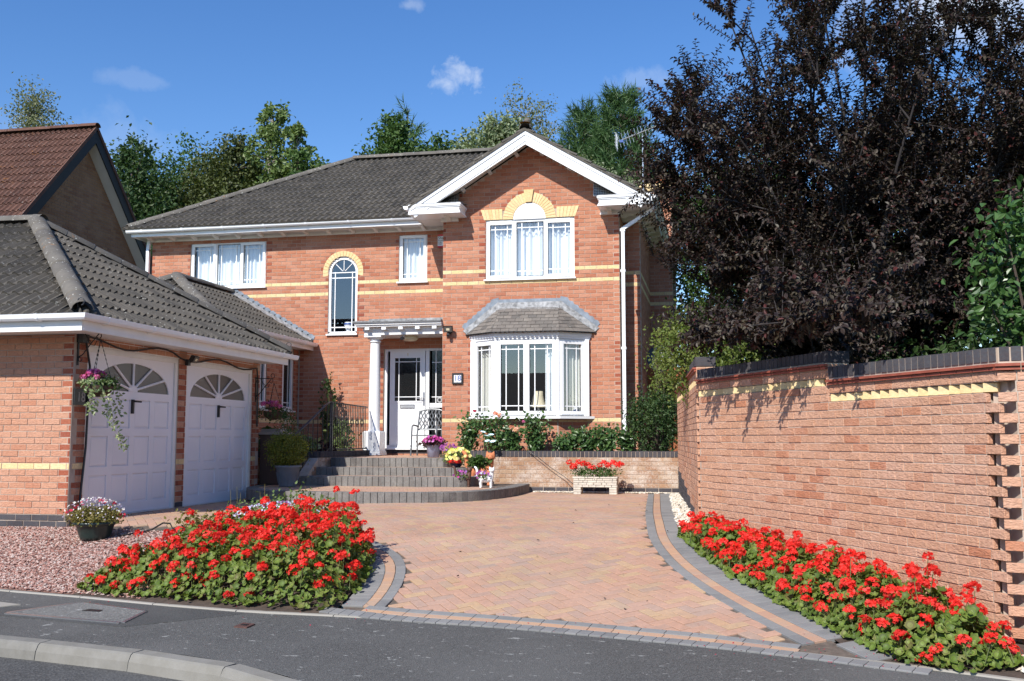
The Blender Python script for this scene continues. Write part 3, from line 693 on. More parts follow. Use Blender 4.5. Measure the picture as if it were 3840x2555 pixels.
for z1, pr in ((Z1 + .150, .022), (Z1 + .176, .038)):
    for i in range(9): CRE_.box(W3o + T3 * (i * .165 + .06) + N3 * (pr - .06) + Zv * (z1 + .011), (.159, .12, .020), (T3, N3, Zv))
for i in range(20): CAP_.add(W3o + T3 * (i * .0745 + .04) + Zv * (Z1 + .265) + N3 * .004, T3, N3, .0665, .104, 'blue_brick', .225, w=Zv)
core(wc, W3o, T3, N3, 0, 1.6, Z1 + .15, Z1 + .311, d0=-.003, d1=-.22)
# the return running back to the low wall
RO = (-.672, 17.52); RT = np.array([.0756, -.9971, 0]); RN = np.array([-.9971, -.0756, 0]); RL = 5.895
core(wc, RO, RT, RN, 0, RL - .05, -.4, Z3, d0=-.007, d1=-.22)
b0 = len(WB_.b)
for k in range(-4, 20):
    zt = Z1 - k * CW
    lay(WB_, RO, RT, RN, 0, (RL - .01 if k % 2 else RL + .025), zt - CW, zt, CW, zt, mat='brick_wall', jit=.003, phase=(.1125 if k % 2 else 0), reds=None, pri=.35)
for i in range(b0, len(WB_.b)):
    q = list(WB_.b[i]); uu = float((q[0] - np.array([RO[0], RO[1], 0])) @ RT)
    if q[0][2] < .50 - .075 * uu: q[6] = 'blue_brick'; WB_.b[i] = tuple(q)
wall_top(RO, RT, RN, 0, 3.2, Z3); wall_top(RO, RT, RN, 3.45, RL, Z3)
core(wc, RO, RT, RN, 3.2, 3.45, Z3, Z3 + .31, d0=-.007, d1=-.22)
lay(WB_, RO, RT, RN, 3.2, 3.45, Z3, Z3 + .31, CW, Z3 + .3, mat='brick_wall', pri=.3)
core(wc, RO, (1, 0, 0), (0, -1, 0), .05, .3, 0, 1.6)
RTn_ = np.array([.0756, -.9971, 0]); RU_ = np.array([.9971, .0756, 0]); RO_ = np.array([-.672, 17.52, 0]) + RTn_ * 5.903
for (q, u_, n_, a, b, z0, z1) in ((WA + WT * 2.602, -WN, WT, 0, .23, Z1, Z2 + .20), (np.array([RO_[0], RO_[1], 0]), RU_, RTn_, 0, .22, Z2, Z3 + .2)):
    lay(WB_, (q[0], q[1]), u_, n_, a, b, z0, z1, CW, z1, mat='brick_wall', pri=.3)
for (q, u_, n_, a, b, z0) in ((WA + WT * 2.606, -WN, WT, 0, .23, Z2 + .21), (RO_ + RTn_ * .004, RU_, RTn_, -.005, .225, Z3 + .21)): CAP_.add(q + u_ * (a + b) / 2 + Zv * (z0 + .052), u_, n_, b - a, .108, 'blue_brick', .06, w=Zv)
wc.build('wall_core', M['mortar'], gw); WB_.emit(gw, 'brick'); CAP_.emit(gw, 'cap_brick'); DEN_.emit(gw, 'buff_brick'); CRE_.build('creasing_tiles', M['tile_red_edge'], gw)

# ---------------------------------------------------------------- low retaining wall of the rose bed
rw = thing('retaining_wall', 'low weathered brick retaining wall with charcoal brick-on-edge cap below the roses', 'wall', (-2.5, 17.55, .06))
rb, rc, cap = MB(), Bricks(), Bricks()
core(rb, (0, 17.55), (1, 0, 0), (0, -1, 0), -4.75, -.66, -.1, .67, d1=-.2); rb.build('wall_core', M['mortar'], rw)
lay(rc, (0, 17.55), (1, 0, 0), (0, -1, 0), -4.75, -.66, .145, .672, .0755, .672, mat='brick_old')
lay(rc, (0, 17.55), (1, 0, 0), (0, -1, 0), -4.75, -.66, .0, .145, .0725, .145, mat='blue_brick'); rc.emit(rw, 'brick')
for i in range(55):
    cap.add((-4.72 + i * .0745, 17.545 + random.uniform(-.002, .002), .726), (1, 0, 0), (0, -1, 0), .0665, .105, 'blue_brick', .215, w=(0, 0, 1))
cap.emit(rw, 'cap_brick')
MB().bb(-4.75, -.66, 17.56, 17.74, .672, .770).build('cap_bedding', M['mortar'], rw)
MB().bb(-5.0, -.6, 17.75, 19.13, .2, .70).build('rose_bed_soil', M['soil'], kind='structure')

# ---------------------------------------------------------------- roof tiles
def tile_tmpl(w=.30, l=.365, t=.018, rolls=2, n=5):
    """double-roll concrete tile: x across, y up the slope, z off the slope; origin at the lower left corner"""
    N = rolls * n; xs_ = np.linspace(0, w, N + 1); h = .036 * np.clip(np.sin(2 * np.pi * (xs_ / w * rolls) - .5), -.35, 1) + .010
    V = [(x, 0, z + .030) for x, z in zip(xs_, h)] + [(x, l, z - .004) for x, z in zip(xs_, h)] + [(x, .002, -.004) for x in xs_]
    F = []; m = N + 1
    for i in range(N): F.append((i, i + 1, m + i + 1, m + i)); F.append((2 * m + i, 2 * m + i + 1, i + 1, i))
    return np.array(V, float), np.array(F)
def plain_tmpl(w=.165, l=.16):
    V = [(.003, 0, .016), (w - .003, 0, .016), (w - .003, l, .002), (.003, l, .002), (.003, .001, 0), (w - .003, .001, 0), (w - .003, l, -.004), (.003, l, -.004)]
    return np.array(V), np.array([(0, 1, 2, 3), (4, 5, 1, 0), (1, 5, 6, 2), (4, 0, 3, 7)])
_tm = {}
def tile_plane(parent, o, ux, uy, width_fn, length, mat, tw=.30, gauge=.325, tmpl=None, limit=300, name='tile', under=True, stagger=0.0, budget=None):
    """o lower left corner, ux along the eave, uy up the slope, width_fn(v) -> (u0,u1)"""
    tv, tf = tmpl if tmpl is not None else tile_tmpl(tw, gauge + .04)
    ux, uy = np.array(ux, float), np.array(uy, float); uz = np.cross(ux, uy); o = np.array(o, float)
    full, cut = [], []
    rows = int(math.ceil(length / gauge))
    for r in range(rows):
        v = r * gauge; a, b = width_fn(min(v + gauge * .5, length)); a2, b2 = width_fn(v); a3, b3 = width_fn(min(v + gauge, length))
        lo, hi = min(a, a2, a3), max(b, b2, b3); i0 = math.floor(lo / tw - stagger * (r % 2)); i1 = math.ceil(hi / tw + 1)
        for i in range(i0, i1):
            u = (i + stagger * (r % 2)) * tw
            if u + tw < lo or u > hi: continue
            if u >= max(a2, a3) - 1e-3 and u + tw <= min(b2, b3) + 1e-3 and v + gauge <= length + .02: full.append((u, v))
            else: cut.append((u, v))
    def P(u, v): return o + ux * u + uy * v
    key = (name, mat.name, tw, gauge)
    if key not in _tm: _tm[key] = npmesh('tile_shape', tv, tf, mat, smooth=False)
    L0 = np.array(wloc(parent)); full.sort(key=lambda q: np.sum((P(*q) - CAMP) ** 2)); lim = limit if budget is None else max(0, min(limit, budget[0]))
    for q in full[:lim]:
        j = random.uniform(-.003, .003); link(name, _tm[key], parent, mat=axmat(P(*q) + uz * j, ux, uy, uz))
    if budget is not None: budget[0] -= len(full[:lim])
    V, F, b0 = [], [], 0
    Rm = np.stack([ux, uy, uz], 1)
    for q in full[lim:]:
        V.append((tv @ Rm.T) + P(*q) + uz * random.uniform(-.003, .003) - L0); F.append(tf + b0); b0 += len(tv)
    for u, v in cut:
        W_ = tv.copy(); W_[:, 0] += u; W_[:, 1] += v; W_[:, 1] = np.minimum(W_[:, 1], length + .02)
        lim_ = np.array([width_fn(min(max(y, 0), length)) for y in W_[:, 1]]); 
        if np.all(W_[:, 0] <= lim_[:, 0] + 1e-4) or np.all(W_[:, 0] >= lim_[:, 1] - 1e-4): continue
        W_[:, 0] = np.clip(W_[:, 0], lim_[:, 0], np.maximum(lim_[:, 1], lim_[:, 0]))
        V.append((W_ @ Rm.T) + o - L0); F.append(tf + b0); b0 += len(tv)
    if V: link(name + '_course', npmesh(name + '_course', np.concatenate(V), np.concatenate(F), mat), parent, kind='stuff')
    if under:
        ns = 6; mb = MB(); pts = []
        for k in range(ns):
            v0, v1 = length * k / ns, length * (k + 1) / ns; a, b = width_fn(v0); c, d = width_fn(v1)
            if b - a < .01 and d - c < .01: continue
            mb.add([P(a, v0) - uz * .012, P(b, v0) - uz * .012, P(d, v1) - uz * .012, P(c, v1) - uz * .012], [(0, 1, 2, 3)])
        mb.build('roof_underlay', M['tile_under'], parent)
_rt = {}
def ridge_line(parent, a, b, mat, r=.125, seg=.44, name='ridge_tile', drop=0.0):
    a, b = Vector(a), Vector(b); L = (b - a).length; d = (b - a) / L; side = d.cross(Vector((0, 0, 1))).normalized(); up = side.cross(d)
    n = max(1, round(L / seg)); l = L / n
    k = (mat.name, round(r, 3))
    if k not in _rt:
        mb = MB(); N = 8; R1, R2 = 1.0, .93
        for x, R in ((0, R1), (1.06, R2), (0, R1 - .13)):
            mb.v += [(x, R * math.cos(math.pi * j / N), R * .82 * math.sin(math.pi * j / N)) for j in range(N + 1)]
        for j in range(N):
            mb.f += [(j, j + 1, N + 2 + j, N + 1 + j)]; mb.f += [(2 * N + 2 + j, 2 * N + 3 + j, j + 1, j)]
        mb.m = [0] * len(mb.f); _rt[k] = mb.mesh('ridge_shape', mat, True)
    for i in range(n):
        p = a + d * (i * l); link(name, _rt[k], parent, mat=axmat(p + up * (random.uniform(-.004, .004) - drop), d, side, up, (l, r, r)))
def gutter(parent, path, name='gutter', r=.055, step=.9, mat=None):
    """square-section gutter: the path runs along its back top edge, the outside to the right"""
    m = MB(); m.sweep([(0, 0), (.004, -.004), (.004, -.062), (.02, -.072), (.075, -.072), (.095, -.05), (.108, .0), (.104, .002), (.1, -.004)], path); o = m.build(name, mat or M['upvc'], parent)
    for a, b in zip(path, path[1:]):
        a, b = Vector(a), Vector(b); L = (b - a).length; d = (b - a) / L; nrm = Vector((d.y, -d.x, 0)); k = max(1, int(L / step))
        for i in range(k):
            c = a + d * ((i + .4) * L / k)
            mb = MB(); mb.sweep([(-.002, .004), (-.002, -.085), (.02, -.08), (.078, -.078), (.1, -.054), (.112, .004)], [tuple(c - d * .02), tuple(c + d * .02)]); mb.build('gutter_bracket', M['upvc'], parent)
    return o

# ---------------------------------------------------------------- windows
def V3(o, u, n, a, z, d=0.0): return (o[0] + u[0] * a + n[0] * d, o[1] + u[1] * a + n[1] * d, z)
def pbox(mb, o, u, n, a, b, z0, z1, d0, d1, mi=0):
    """box on a plane: along a..b, height z0..z1, outward d0..d1"""
    mb.box(V3(o, u, n, (a + b) / 2, (z0 + z1) / 2, (d0 + d1) / 2), (b - a, abs(d1 - d0), z1 - z0), ((u[0], u[1], 0), (-n[0], -n[1], 0), (0, 0, 1)), mi); return mb
def frame_mb(o, u, n, a, b, z0, z1, w, d0, d1):
    m = MB(); pbox(m, o, u, n, a, b, z0, z0 + w, d0, d1); pbox(m, o, u, n, a, b, z1 - w, z1, d0, d1)
    pbox(m, o, u, n, a, a + w, z0 + w, z1 - w, d0, d1); pbox(m, o, u, n, b - w, b, z0 + w, z1 - w, d0, d1); return m
def make_window(parent, o, u, n, a, b, z0, z1, lights, set_=-.035, sill=True, vents=True, glass='glass', bars=True, name='window', sillout=.055, mg=.085):
    """lights: (width share, casement?)"""
    fw = .05; f = frame_mb(o, u, n, a, b, z0, z1, fw, set_ - .07, set_); tot = sum(l[0] for l in lights); W_ = (b - a - fw * (len(lights) + 1)); x = a + fw; spans = []
    for i, (sh, cas) in enumerate(lights):
        x1 = x + W_ * sh / tot; spans.append((x, x1, cas))
        if i < len(lights) - 1: pbox(f, o, u, n, x1, x1 + fw, z0 + fw, z1 - fw, set_ - .07, set_)
        x = x1 + fw
    w = f.build(name, M['upvc'], parent)
    for xa, xb, cas in spans:
        za, zb = z0 + fw, z1 - fw; g = .012
        if cas:
            frame_mb(o, u, n, xa - .022, xb + .022, za - .022, zb + .012, .054, set_ - .03, set_ + .022).build('sash', M['upvc'], w); g = .034
        ga, gb, gc, gd = xa + g, xb - g, za + g, zb - g
        gm = MB(); gm.add([V3(o, u, n, a_, z_, set_ - .03) for a_, z_ in ((ga, gc), (gb, gc), (gb, gd), (ga, gd))], [(0, 1, 2, 3)]); gm.build('pane', M[glass], w)
        fr = frame_mb(o, u, n, ga - .003, gb + .003, gc - .003, gd + .003, .008, set_ - .025, set_ - .018); fr.build('gasket', M['black_pl'], w)
        if bars:
            for k in (ga + mg, gb - mg): mb = MB(); pbox(mb, o, u, n, k - .009, k + .009, gc + .006, gd - .006, set_ - .0255, set_ - .017); mb.build('glazing_bar', M['upvc'], w)
            for k in (gc + mg, gd - mg): mb = MB(); pbox(mb, o, u, n, ga + .006, gb - .006, k - .009, k + .009, set_ - .0255, set_ - .0155); mb.build('glazing_bar', M['upvc'], w)
        if vents and cas: mb = MB(); pbox(mb, o, u, n, xa + .03, xb - .03, z1 - .032, z1 - .012, set_, set_ + .014); mb.build('trickle_vent', M['upvc'], w)
    if sill: mb = MB(); pbox(mb, o, u, n, a - .03, b + .03, z0 - .03, z0 - .001, set_ - .05, sillout); mb.build('sill', M['upvc'], w)
    return w
def curtain(label, o, u, n, a, b, z0, z1, d, waves, mat, amp=.03, name='curtain', cat='curtain'):
    N = waves * 8; V, F = [], []
    for i in range(N + 1):
        t = i / N; dd = d + amp * math.sin(t * waves * 2 * math.pi) + amp * .5 * math.sin(t * waves * 3.3 + 1)
        V += [V3(o, u, n, a + (b - a) * t, z0, dd), V3(o, u, n, a + (b - a) * t, z1, dd * .9 + d * .1)]
    F = [(2 * i, 2 * i + 2, 2 * i + 3, 2 * i + 1) for i in range(N)]
    ob = link(name, npmesh(name, np.array(V), np.array(F), M[mat], smooth=True)); tag(ob, label, cat); return ob

# ---------------------------------------------------------------- the house
house = thing('brick_house', 'two storey red brick house with buff bands, dark hipped roof and white front gable', 'house', (-5.5, 20, 0))
YM, YG = 19.98, 19.15; c_ = .0782; BD = {0: 'buff', -3: 'buff', 35: 'buff'}
HB = Bricks(); hc = MB()
uX, nF = (1, 0), (0, -1); oM, oG = (0, YM), (0, YG)
arch_c, arch_z, arch_r = -7.806, 4.56, .327; RING = .458
def arch_block(cx, cz, r, z0):
    def f(z):
        if z < z0: return None
        if z <= cz: return None
        h = z - cz
        return (cx - math.sqrt(r * r - h * h), cx + math.sqrt(r * r - h * h)) if h < r else None
    return f
arch_rects = [(arch_c - arch_r, arch_c + arch_r, 3.22, arch_z)]
for k in range(8):
    za, zb = arch_z + arch_r * k / 8, arch_z + arch_r * (k + 1) / 8; w2 = math.sqrt(max(arch_r ** 2 - (za + .02 - arch_z) ** 2, 1e-4)); arch_rects.append((arch_c - w2, arch_c + w2, za, zb))
holesM = [(-11.402, -9.60, 4.30, 5.333), (-6.557, -5.935, 4.30, 5.333), (-6.865, -5.36, .66, 2.895)] + arch_rects
core(hc, oM, uX, nF, -12.35, -5.35, -.05, 5.40, holesM)
blkM = [rect_block(*h) for h in holesM[:3]] + [rect_block(arch_c - arch_r, arch_c + arch_r, 3.22, arch_z - .02), arch_block(arch_c, arch_z - .02, RING, arch_z - .02)]
lay(HB, oM, uX, nF, -12.35, -5.365, 3.2, 5.40, special=BD, block=blkM, reds=1, pri=.5)
lay(HB, oM, uX, nF, -8.76, -5.365, -.05, 3.2, special=BD, block=blkM + [rect_block(arch_c - arch_r, arch_c + arch_r, 3.22, 3.25)], reds=1, pri=.5)
# gable wing
GX0, GX1, GC = -5.354, -1.797, -3.565
holesG = [(-4.467, -2.68, 4.15, 5.356), (-4.68, -2.47, 1.42, 2.93)]
core(hc, oG, uX, nF, GX0, GX1, -.05, 5.40, holesG)
def gclip(za, zb):
    if zb <= 5.38: return (GX0, GX1)
    h = max(6.84 - zb, 0) / .626; return (max(GX0, GC - h), min(GX1, GC + h))
hc.prism([(GX0, YG + .007, 5.40), (GX1, YG + .007, 5.40), (GX1, YG + .007, 5.73), (GC, YG + .007, 6.84), (GX0, YG + .007, 5.73)], (0, .1, 0))
lun_c, lun_z = -3.58, 5.352
def flat_block(z): return (-4.50 - (z - 5.36) * .33, -2.655 + (z - 5.36) * .1) if 5.355 < z < 5.575 else None
blkG = [rect_block(*holesG[0]), rect_block(*holesG[1]), flat_block, arch_block(lun_c, lun_z, .535, lun_z), lambda z: (-3.69, -3.49) if 5.60 < z < 5.94 else None]
lay(HB, oG, uX, nF, GX0, GX1, .2, 6.84, special=BD, block=blkG, clip=gclip, reds=1, jit=.002)
# side walls on the right, stepping back, and the chimney breast
oR1, oR2 = (GX1, 0), (-1.45, 0); uY, nR = (0, 1), (1, 0)
core(hc, oR1, uY, nR, YG + .002, 19.925, -.05, 5.40); lay(HB, oR1, uY, nR, YG + .045, 19.92, .2, 5.38, special=BD, pri=.2)
oW2 = (0, 19.925); core(hc, oW2, uX, nF, GX1 - .05, -1.45, -.05, 5.40); lay(HB, oW2, uX, nF, GX1 + .01, -1.452, .2, 5.38, special=BD, pri=.2)
core(hc, oR2, uY, nR, 19.927, 22.97, -.05, 5.40); lay(HB, oR2, uY, nR, 19.97, 22.95, .2, 5.38, special=BD, pri=.2)
oCB = (0, 22.97); core(hc, oCB, uX, nF, -1.60, -.93, -.05, 6.75); lay(HB, oCB, uX, nF, -1.59, -.935, .6, 6.72, special=BD, pri=.2)
core(hc, (-.93, 0), uY, nR, 22.972, 23.75, -.05, 6.75); lay(HB, (-.93, 0), uY, nR, 23.01, 23.75, .6, 6.72, special=BD, pri=.1)
core(hc, (-1.6, 0), (0, -1), (-1, 0), -23.75, -22.97, 5.2, 6.75)
# left-hand and rear walls, floors
core(hc, (-12.35, 0), (0, -1), (-1, 0), -26.8, -19.985, -.05, 5.40); core(hc, (0, 26.8), (-1, 0), (0, 1), 1.0, 12.35, -.05, 5.40); core(hc, (-1.45, 0), uY, nR, 23.75, 26.8, -.05, 5.40)
core(hc, (GX0, 0), (0, -1), (-1, 0), -19.98, -19.155, 2.9, 5.40, d1=-.1)
hc.build('wall_core', M['mortar'], house)
lay(HB, (-12.35, 0), (0, -1), (-1, 0), -22, -20.03, 3, 5.38, special=BD, pri=.05)
HB2 = Bricks(); HB3 = Bricks()
for b in HB.b: (HB2 if b[6] == 'buff' else HB3).b.append(b)
HB3.emit(house, 'brick'); HB2.emit(house, 'buff_brick')
fl = MB(); fl.bb(-12.2, -1.6, 20.15, 26.6, 2.95, 3.05); fl.bb(-12.2, -1.6, 20.15, 26.6, .58, .63); fl.bb(-5.2, -1.95, 19.3, 20.16, 2.96, 3.06); fl.bb(-5.2, -1.95, 19.3, 20.16, .58, .64); fl.bb(-12.2, -1.6, 20.15, 26.6, 5.36, 5.39); fl.bb(-5.2, -1.95, 19.3, 20.16, 5.36, 5.39)
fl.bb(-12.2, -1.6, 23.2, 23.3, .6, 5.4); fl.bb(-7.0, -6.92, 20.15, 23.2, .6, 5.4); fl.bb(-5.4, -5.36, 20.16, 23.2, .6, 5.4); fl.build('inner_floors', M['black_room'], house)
# voussoirs, keystone, lunette
def voussoirs(o, n_, cx, cz, r0, r1, a0, a1, k, d, skip=None, mat='buff'):
    for i in range(k):
        b0, b1 = a0 + (a1 - a0) * i / k, a0 + (a1 - a0) * (i + 1) / k
        if skip and skip((b0 + b1) / 2): continue
        e = .0035; P = []
        for r, an in ((r0, b0 + e / r0), (r1, b0 + e / r1), (r1, b1 - e / r1), (r0, b1 - e / r0)): P.append((cx + r * math.cos(an), o[1] - d, cz + r * math.sin(an)))
        MB().prism(P, (0, .06, 0)).build('arch_brick', M[mat], house)
voussoirs(oM, nF, arch_c, arch_z, .345, .458, R_(-12), R_(192), 20, .004)
voussoirs(oG, nF, lun_c, lun_z + .003, .332, .535, R_(0), R_(180), 25, .004, skip=lambda a: abs(a - math.pi / 2) < .19)
for i in range(6):
    for s in (-1, 1):
        xa, xb = (-4.128 - i * .062, -4.128 - (i + 1) * .062) if s < 0 else (-3.032 + i * .0625, -3.032 + (i + 1) * .0625)
        sl = (i / 6) * .075 * s; sl2 = ((i + 1) / 6) * .075 * s
        P = [(xa + .003 * s, YG - .004, 5.362), (xb - .003 * s, YG - .004, 5.362), (xb - .003 * s + sl2, YG - .004, 5.573), (xa + .003 * s + sl, YG - .004, 5.573)]
        MB().prism(P if s > 0 else P[::-1], (0, .06, 0)).build('arch_brick', M['buff'], house)
MB().prism([(-3.648, YG - .03, 5.69), (-3.532, YG - .03, 5.69), (-3.49, YG - .03, 5.94), (-3.69, YG - .03, 5.94)], (0, .09, 0)).build('keystone', M['buff'], house)
lp = [(lun_c + .326 * math.cos(math.pi * i / 24), YG + .004, lun_z + .326 * math.sin(math.pi * i / 24)) for i in range(25)]
MB().prism(lp, (0, .03, 0)).build('lunette_panel', M['upvc'], house)
# windows
make_window(house, oM, uX, nF, -11.402, -9.60, 4.30, 5.333, [(1, 1), (1.05, 0), (1, 1)])
make_window(house, oM, uX, nF, -6.557, -5.935, 4.30, 5.333, [(1, 1)])
make_window(house, oG, uX, nF, -4.467, -2.68, 4.15, 5.352, [(1, 1), (1.08, 0), (1, 1)], mg=.10)
for i, (a, b, l) in enumerate(((-11.3, -10.8, 'pale curtain behind left pane of the upper left window'), (-10.78, -10.2, 'pale curtain behind middle pane of the upper left window'), (-10.18, -9.65, 'pale curtain behind right pane of the upper left window'))):
    curtain(l, oM, uX, nF, a, b, 4.2, 5.38, -.19, 5, 'curtain', .028)
curtain('pale curtain behind the small single upper window beside the gable', oM, uX, nF, -6.52, -5.96, 4.2, 5.38, -.19, 5, 'curtain', .03)
for a, b, l in ((-4.43, -3.88, 'pale curtain behind left pane of the gable window'), (-3.87, -3.27, 'pale curtain behind middle pane of the gable window'), (-3.26, -2.72, 'pale curtain behind right pane of the gable window')):
    curtain(l, oG, uX, nF, a, b, 4.1, 5.38, -.20, 5, 'curtain', .035)
# tall arched window
aw = MB(); s0 = -.03
def arch_path(r): return [(arch_c + r * math.cos(math.pi * i / 20), arch_z + r * math.sin(math.pi * i / 20)) for i in range(21)]
def arch_frame(r, w, z0, d0, d1):
    m = MB(); O_ = [(arch_c + r, z0)] + arch_path(r) + [(arch_c - r, z0)]; I_ = [(arch_c + r - w, z0 + w)] + arch_path(r - w) + [(arch_c - r + w, z0 + w)]
    for i in range(len(O_) - 1):
        q = [O_[i], O_[i + 1], I_[i + 1], I_[i]]; m.prism([(x, YM - d1, z) for x, z in q], (0, d1 - d0, 0))
    pbox(m, oM, uX, nF, arch_c - r + .002, arch_c + r - .002, z0, z0 + w, d0, d1); return m
win = arch_frame(.325, .05, 3.225, -.1, -.03).build('arched_window', M['upvc'], house)
gp = [(arch_c + .282, YM + .064, 3.27)] + [(x, YM + .064, z) for x, z in arch_path(.282)] + [(arch_c - .282, YM + .064, 3.27)]
MB().add(gp, [tuple(range(len(gp)))]).build('pane', M['glass'], win)
for k in (-.195, .195): m = MB(); pbox(m, oM, uX, nF, arch_c + k - .009, arch_c + k + .009, 3.27, arch_z + .01, -.063, -.053); m.build('glazing_bar', M['upvc'], win)
for z in (3.37, 4.44, 4.555): m = MB(); pbox(m, oM, uX, nF, arch_c - .28, arch_c + .28, z - .01, z + .01, -.063, -.0515); m.build('glazing_bar', M['upvc'], win)
for an in (45, 90, 135):
    m = MB(); a_ = R_(an); m.tube([(arch_c + .04 * math.cos(a_), YM + .057, arch_z + .04 * math.sin(a_)), (arch_c + .28 * math.cos(a_), YM + .057, arch_z + .28 * math.sin(a_))], .009, 6); m.build('glazing_bar', M['upvc'], win)
m = MB(); pbox(m, oM, uX, nF, arch_c - .35, arch_c + .35, 3.19, 3.223, -.08, .05); m.build('sill', M['upvc'], win)
vs = thing('vase', 'white and blue china vase standing inside the tall arched window', 'vase', (-7.72, 20.14, 3.25))
MB().lathe([(0, 0), (.05, 0), (.06, .03), (.055, .06), (.09, .14), (.10, .19), (.085, .22), (.075, .23), (.0, .225)], (-7.72, 20.14, 3.26), 16).build('body', M['white_ceramic'], vs, smooth=True)
MB().lathe([(.1005, .17), (.1025, .19), (.096, .205)], (-7.72, 20.14, 3.26), 16).build('painted_band', M['blue_print'], vs, smooth=True)
MB().bb(arch_c - .4, arch_c + .4, 20.09, 20.3, 3.225, 3.258).build('window_board', M['upvc'], house)
# bay window
BAYF = 18.73; bl, br = (-4.752, 19.15), (-2.398, 19.15); fl_, fr_ = (-4.18, BAYF), (-2.945, BAYF)
def facet(p, q):
    L = math.hypot(q[0] - p[0], q[1] - p[1]); u = ((q[0] - p[0]) / L, (q[1] - p[1]) / L); return p, u, (u[1], -u[0]), L
bw = Bricks(); bc = MB()
for p, q in ((bl, fl_), (fl_, fr_), (fr_, br)):
    o, u, n, L = facet(p, q); core(bc, o, u, n, .02, L - .02, .2, 1.37, d0=-.05, d1=-.1); lay(bw, o, u, n, .03, L - .03, .6, 1.35, special={35: 'buff'})
    for i in range(len(bw.b)):
        b = bw.b[i]
        if len(b) == 9 and abs(float((b[0] - np.array([o[0], o[1], 0])) @ np.array([n[0], n[1], 0]))) < .01 and np.allclose(b[2][:2], n): bw.b[i] = (b[0] - b[2] * .043, *b[1:])
bc.build('bay_core', M['mortar'], house); bw.emit(house, 'bay_brick', 150)
o, u, n, L = facet(bl, fl_); make_window(house, o, u, n, .10, L - .03, 1.44, 2.90, [(1, 1)], set_=-.01, sill=False, vents=False, name='bay_window', mg=.09)
o, u, n, L = facet(fl_, fr_); make_window(house, o, u, n, .03, L - .03, 1.44, 2.90, [(1, 1), (1, 1)], set_=-.01, sill=False, name='bay_window', mg=.10)
o, u, n, L = facet(fr_, br); make_window(house, o, u, n, .03, L - .10, 1.44, 2.90, [(1, 1)], set_=-.01, sill=False, vents=False, name='bay_window', mg=.09)
def bay_poly(out, inn=.0):
    return [(bl[0] - out * .9, 19.145), (fl_[0] - out * .5, BAYF - out), (fr_[0] + out * .5, BAYF - out), (br[0] + out * .9, 19.145)]
m = MB(); m.prism([(x, y, 1.375) for x, y in bay_poly(.10)], (0, 0, .05)); m.build('bay_sill', M['upvc'], house)
m = MB()
for z0, z1, o_ in ((2.905, 2.945, .015), (2.945, 2.985, .035), (2.985, 3.03, .055)): m.prism([(x, y, z0) for x, y in bay_poly(o_)], (0, 0, z1 - z0))
m.build('bay_fascia', M['upvc'], house)
m = MB()
for p in (fl_, fr_): MB().lathe([(.035, 1.43), (.035, 2.905)], (p[0] + (.012 if p is fl_ else -.012), p[1] + .03, 0), 10).build('bay_corner_post', M['upvc'], house)
for p, s in ((bl, 1), (br, -1)): MB().bb(p[0], p[0] + s * .10, 19.06, 19.148, 1.43, 2.905).build('bay_side_post', M['upvc'], house)
A, B_, Cc, Dd = Vector((-4.87, 19.15, 3.045)), Vector((-4.215, 18.60, 3.035)), Vector((-2.905, 18.60, 3.035)), Vector((-2.26, 19.15, 3.045)); E_, F_ = Vector((-4.16, 19.13, 3.60)), Vector((-3.0, 19.13, 3.60))
def facet_tiles(a, b, tl, tr, **kw):
    """tiles over a roof facet: eave a-b, top tl-tr"""
    ux = (b - a).normalized(); W_ = (b - a).length; mid = tl - a; uy = (mid - ux * mid.dot(ux)); L = uy.length; uy.normalize(); tu0, tu1 = (tl - a).dot(ux), (tr - a).dot(ux)
    tile_plane(house, a, ux, uy, lambda v: (tu0 * v / L, W_ + (tu1 - W_) * v / L), L, M['tile_bay'], **kw)
pt_ = plain_tmpl()
facet_tiles(B_, Cc, E_, F_, tw=.165, gauge=.098, tmpl=pt_, name='bay_tile', stagger=.5)
facet_tiles(A, B_, E_, E_, tw=.165, gauge=.098, tmpl=pt_, name='bay_tile', stagger=.5); facet_tiles(Cc, Dd, F_, F_, tw=.165, gauge=.098, tmpl=pt_, name='bay_tile', stagger=.5)
m = MB()
for p, q in ((A, B_), (B_, Cc), (Cc, Dd)):
    d = (q - p); k = int(d.length / .083)
    for i in range(k):
        c = p + d * ((i + .5) / k); dn = d.normalized(); nn = Vector((dn.y, -dn.x, 0)); m.prism([tuple(c + dn * (.030 * math.cos(a)) + Vector((0, 0, .010 - .026 * math.sin(a))) + nn * .006) for a in [math.pi * j / 6 for j in range(7)]], tuple(nn * .018))
m.build('bay_roof_edge', M['black'], house)
# stepped lead round the bay roof: one saw-tooth piece per course
def flash_steps(pts, yy, mat='lead', tooth=.0782, w=.135):
    """pts: lower edge of the flashing on the wall, from low to high"""
    (xa, za), (xb, zb) = pts; n = max(1, round((zb - za) / tooth)); dx, dz = (xb - xa) / n, (zb - za) / n
    for i in range(n):
        x0, z0 = xa + dx * i, za + dz * i; s = 1 if dx > 0 else -1
        P = [(x0, z0), (x0 + dx, z0 + dz), (x0 + dx - s * .0, z0 + dz + w * .62), (x0 - s * .045, z0 + w * .62 + dz * .55), (x0 - s * .085, z0 + w * .5)]
        if s < 0: P = P[::-1]
        o_ = random.uniform(.0, .004)
        MB().prism([(x, yy - .010 - o_, z) for x, z in P], (0, .008, 0)).build('lead_flashing', M[mat], house)
flash_steps([(-4.86, 3.12), (-4.20, 3.66)], YG, w=.2); flash_steps([(-2.27, 3.12), (-2.96, 3.66)], YG, w=.2)
m = MB(); m.bb(-4.25, -2.93, YG - .012, YG - .003, 3.58, 3.745); m.build('lead_flashing', M['lead'], house)
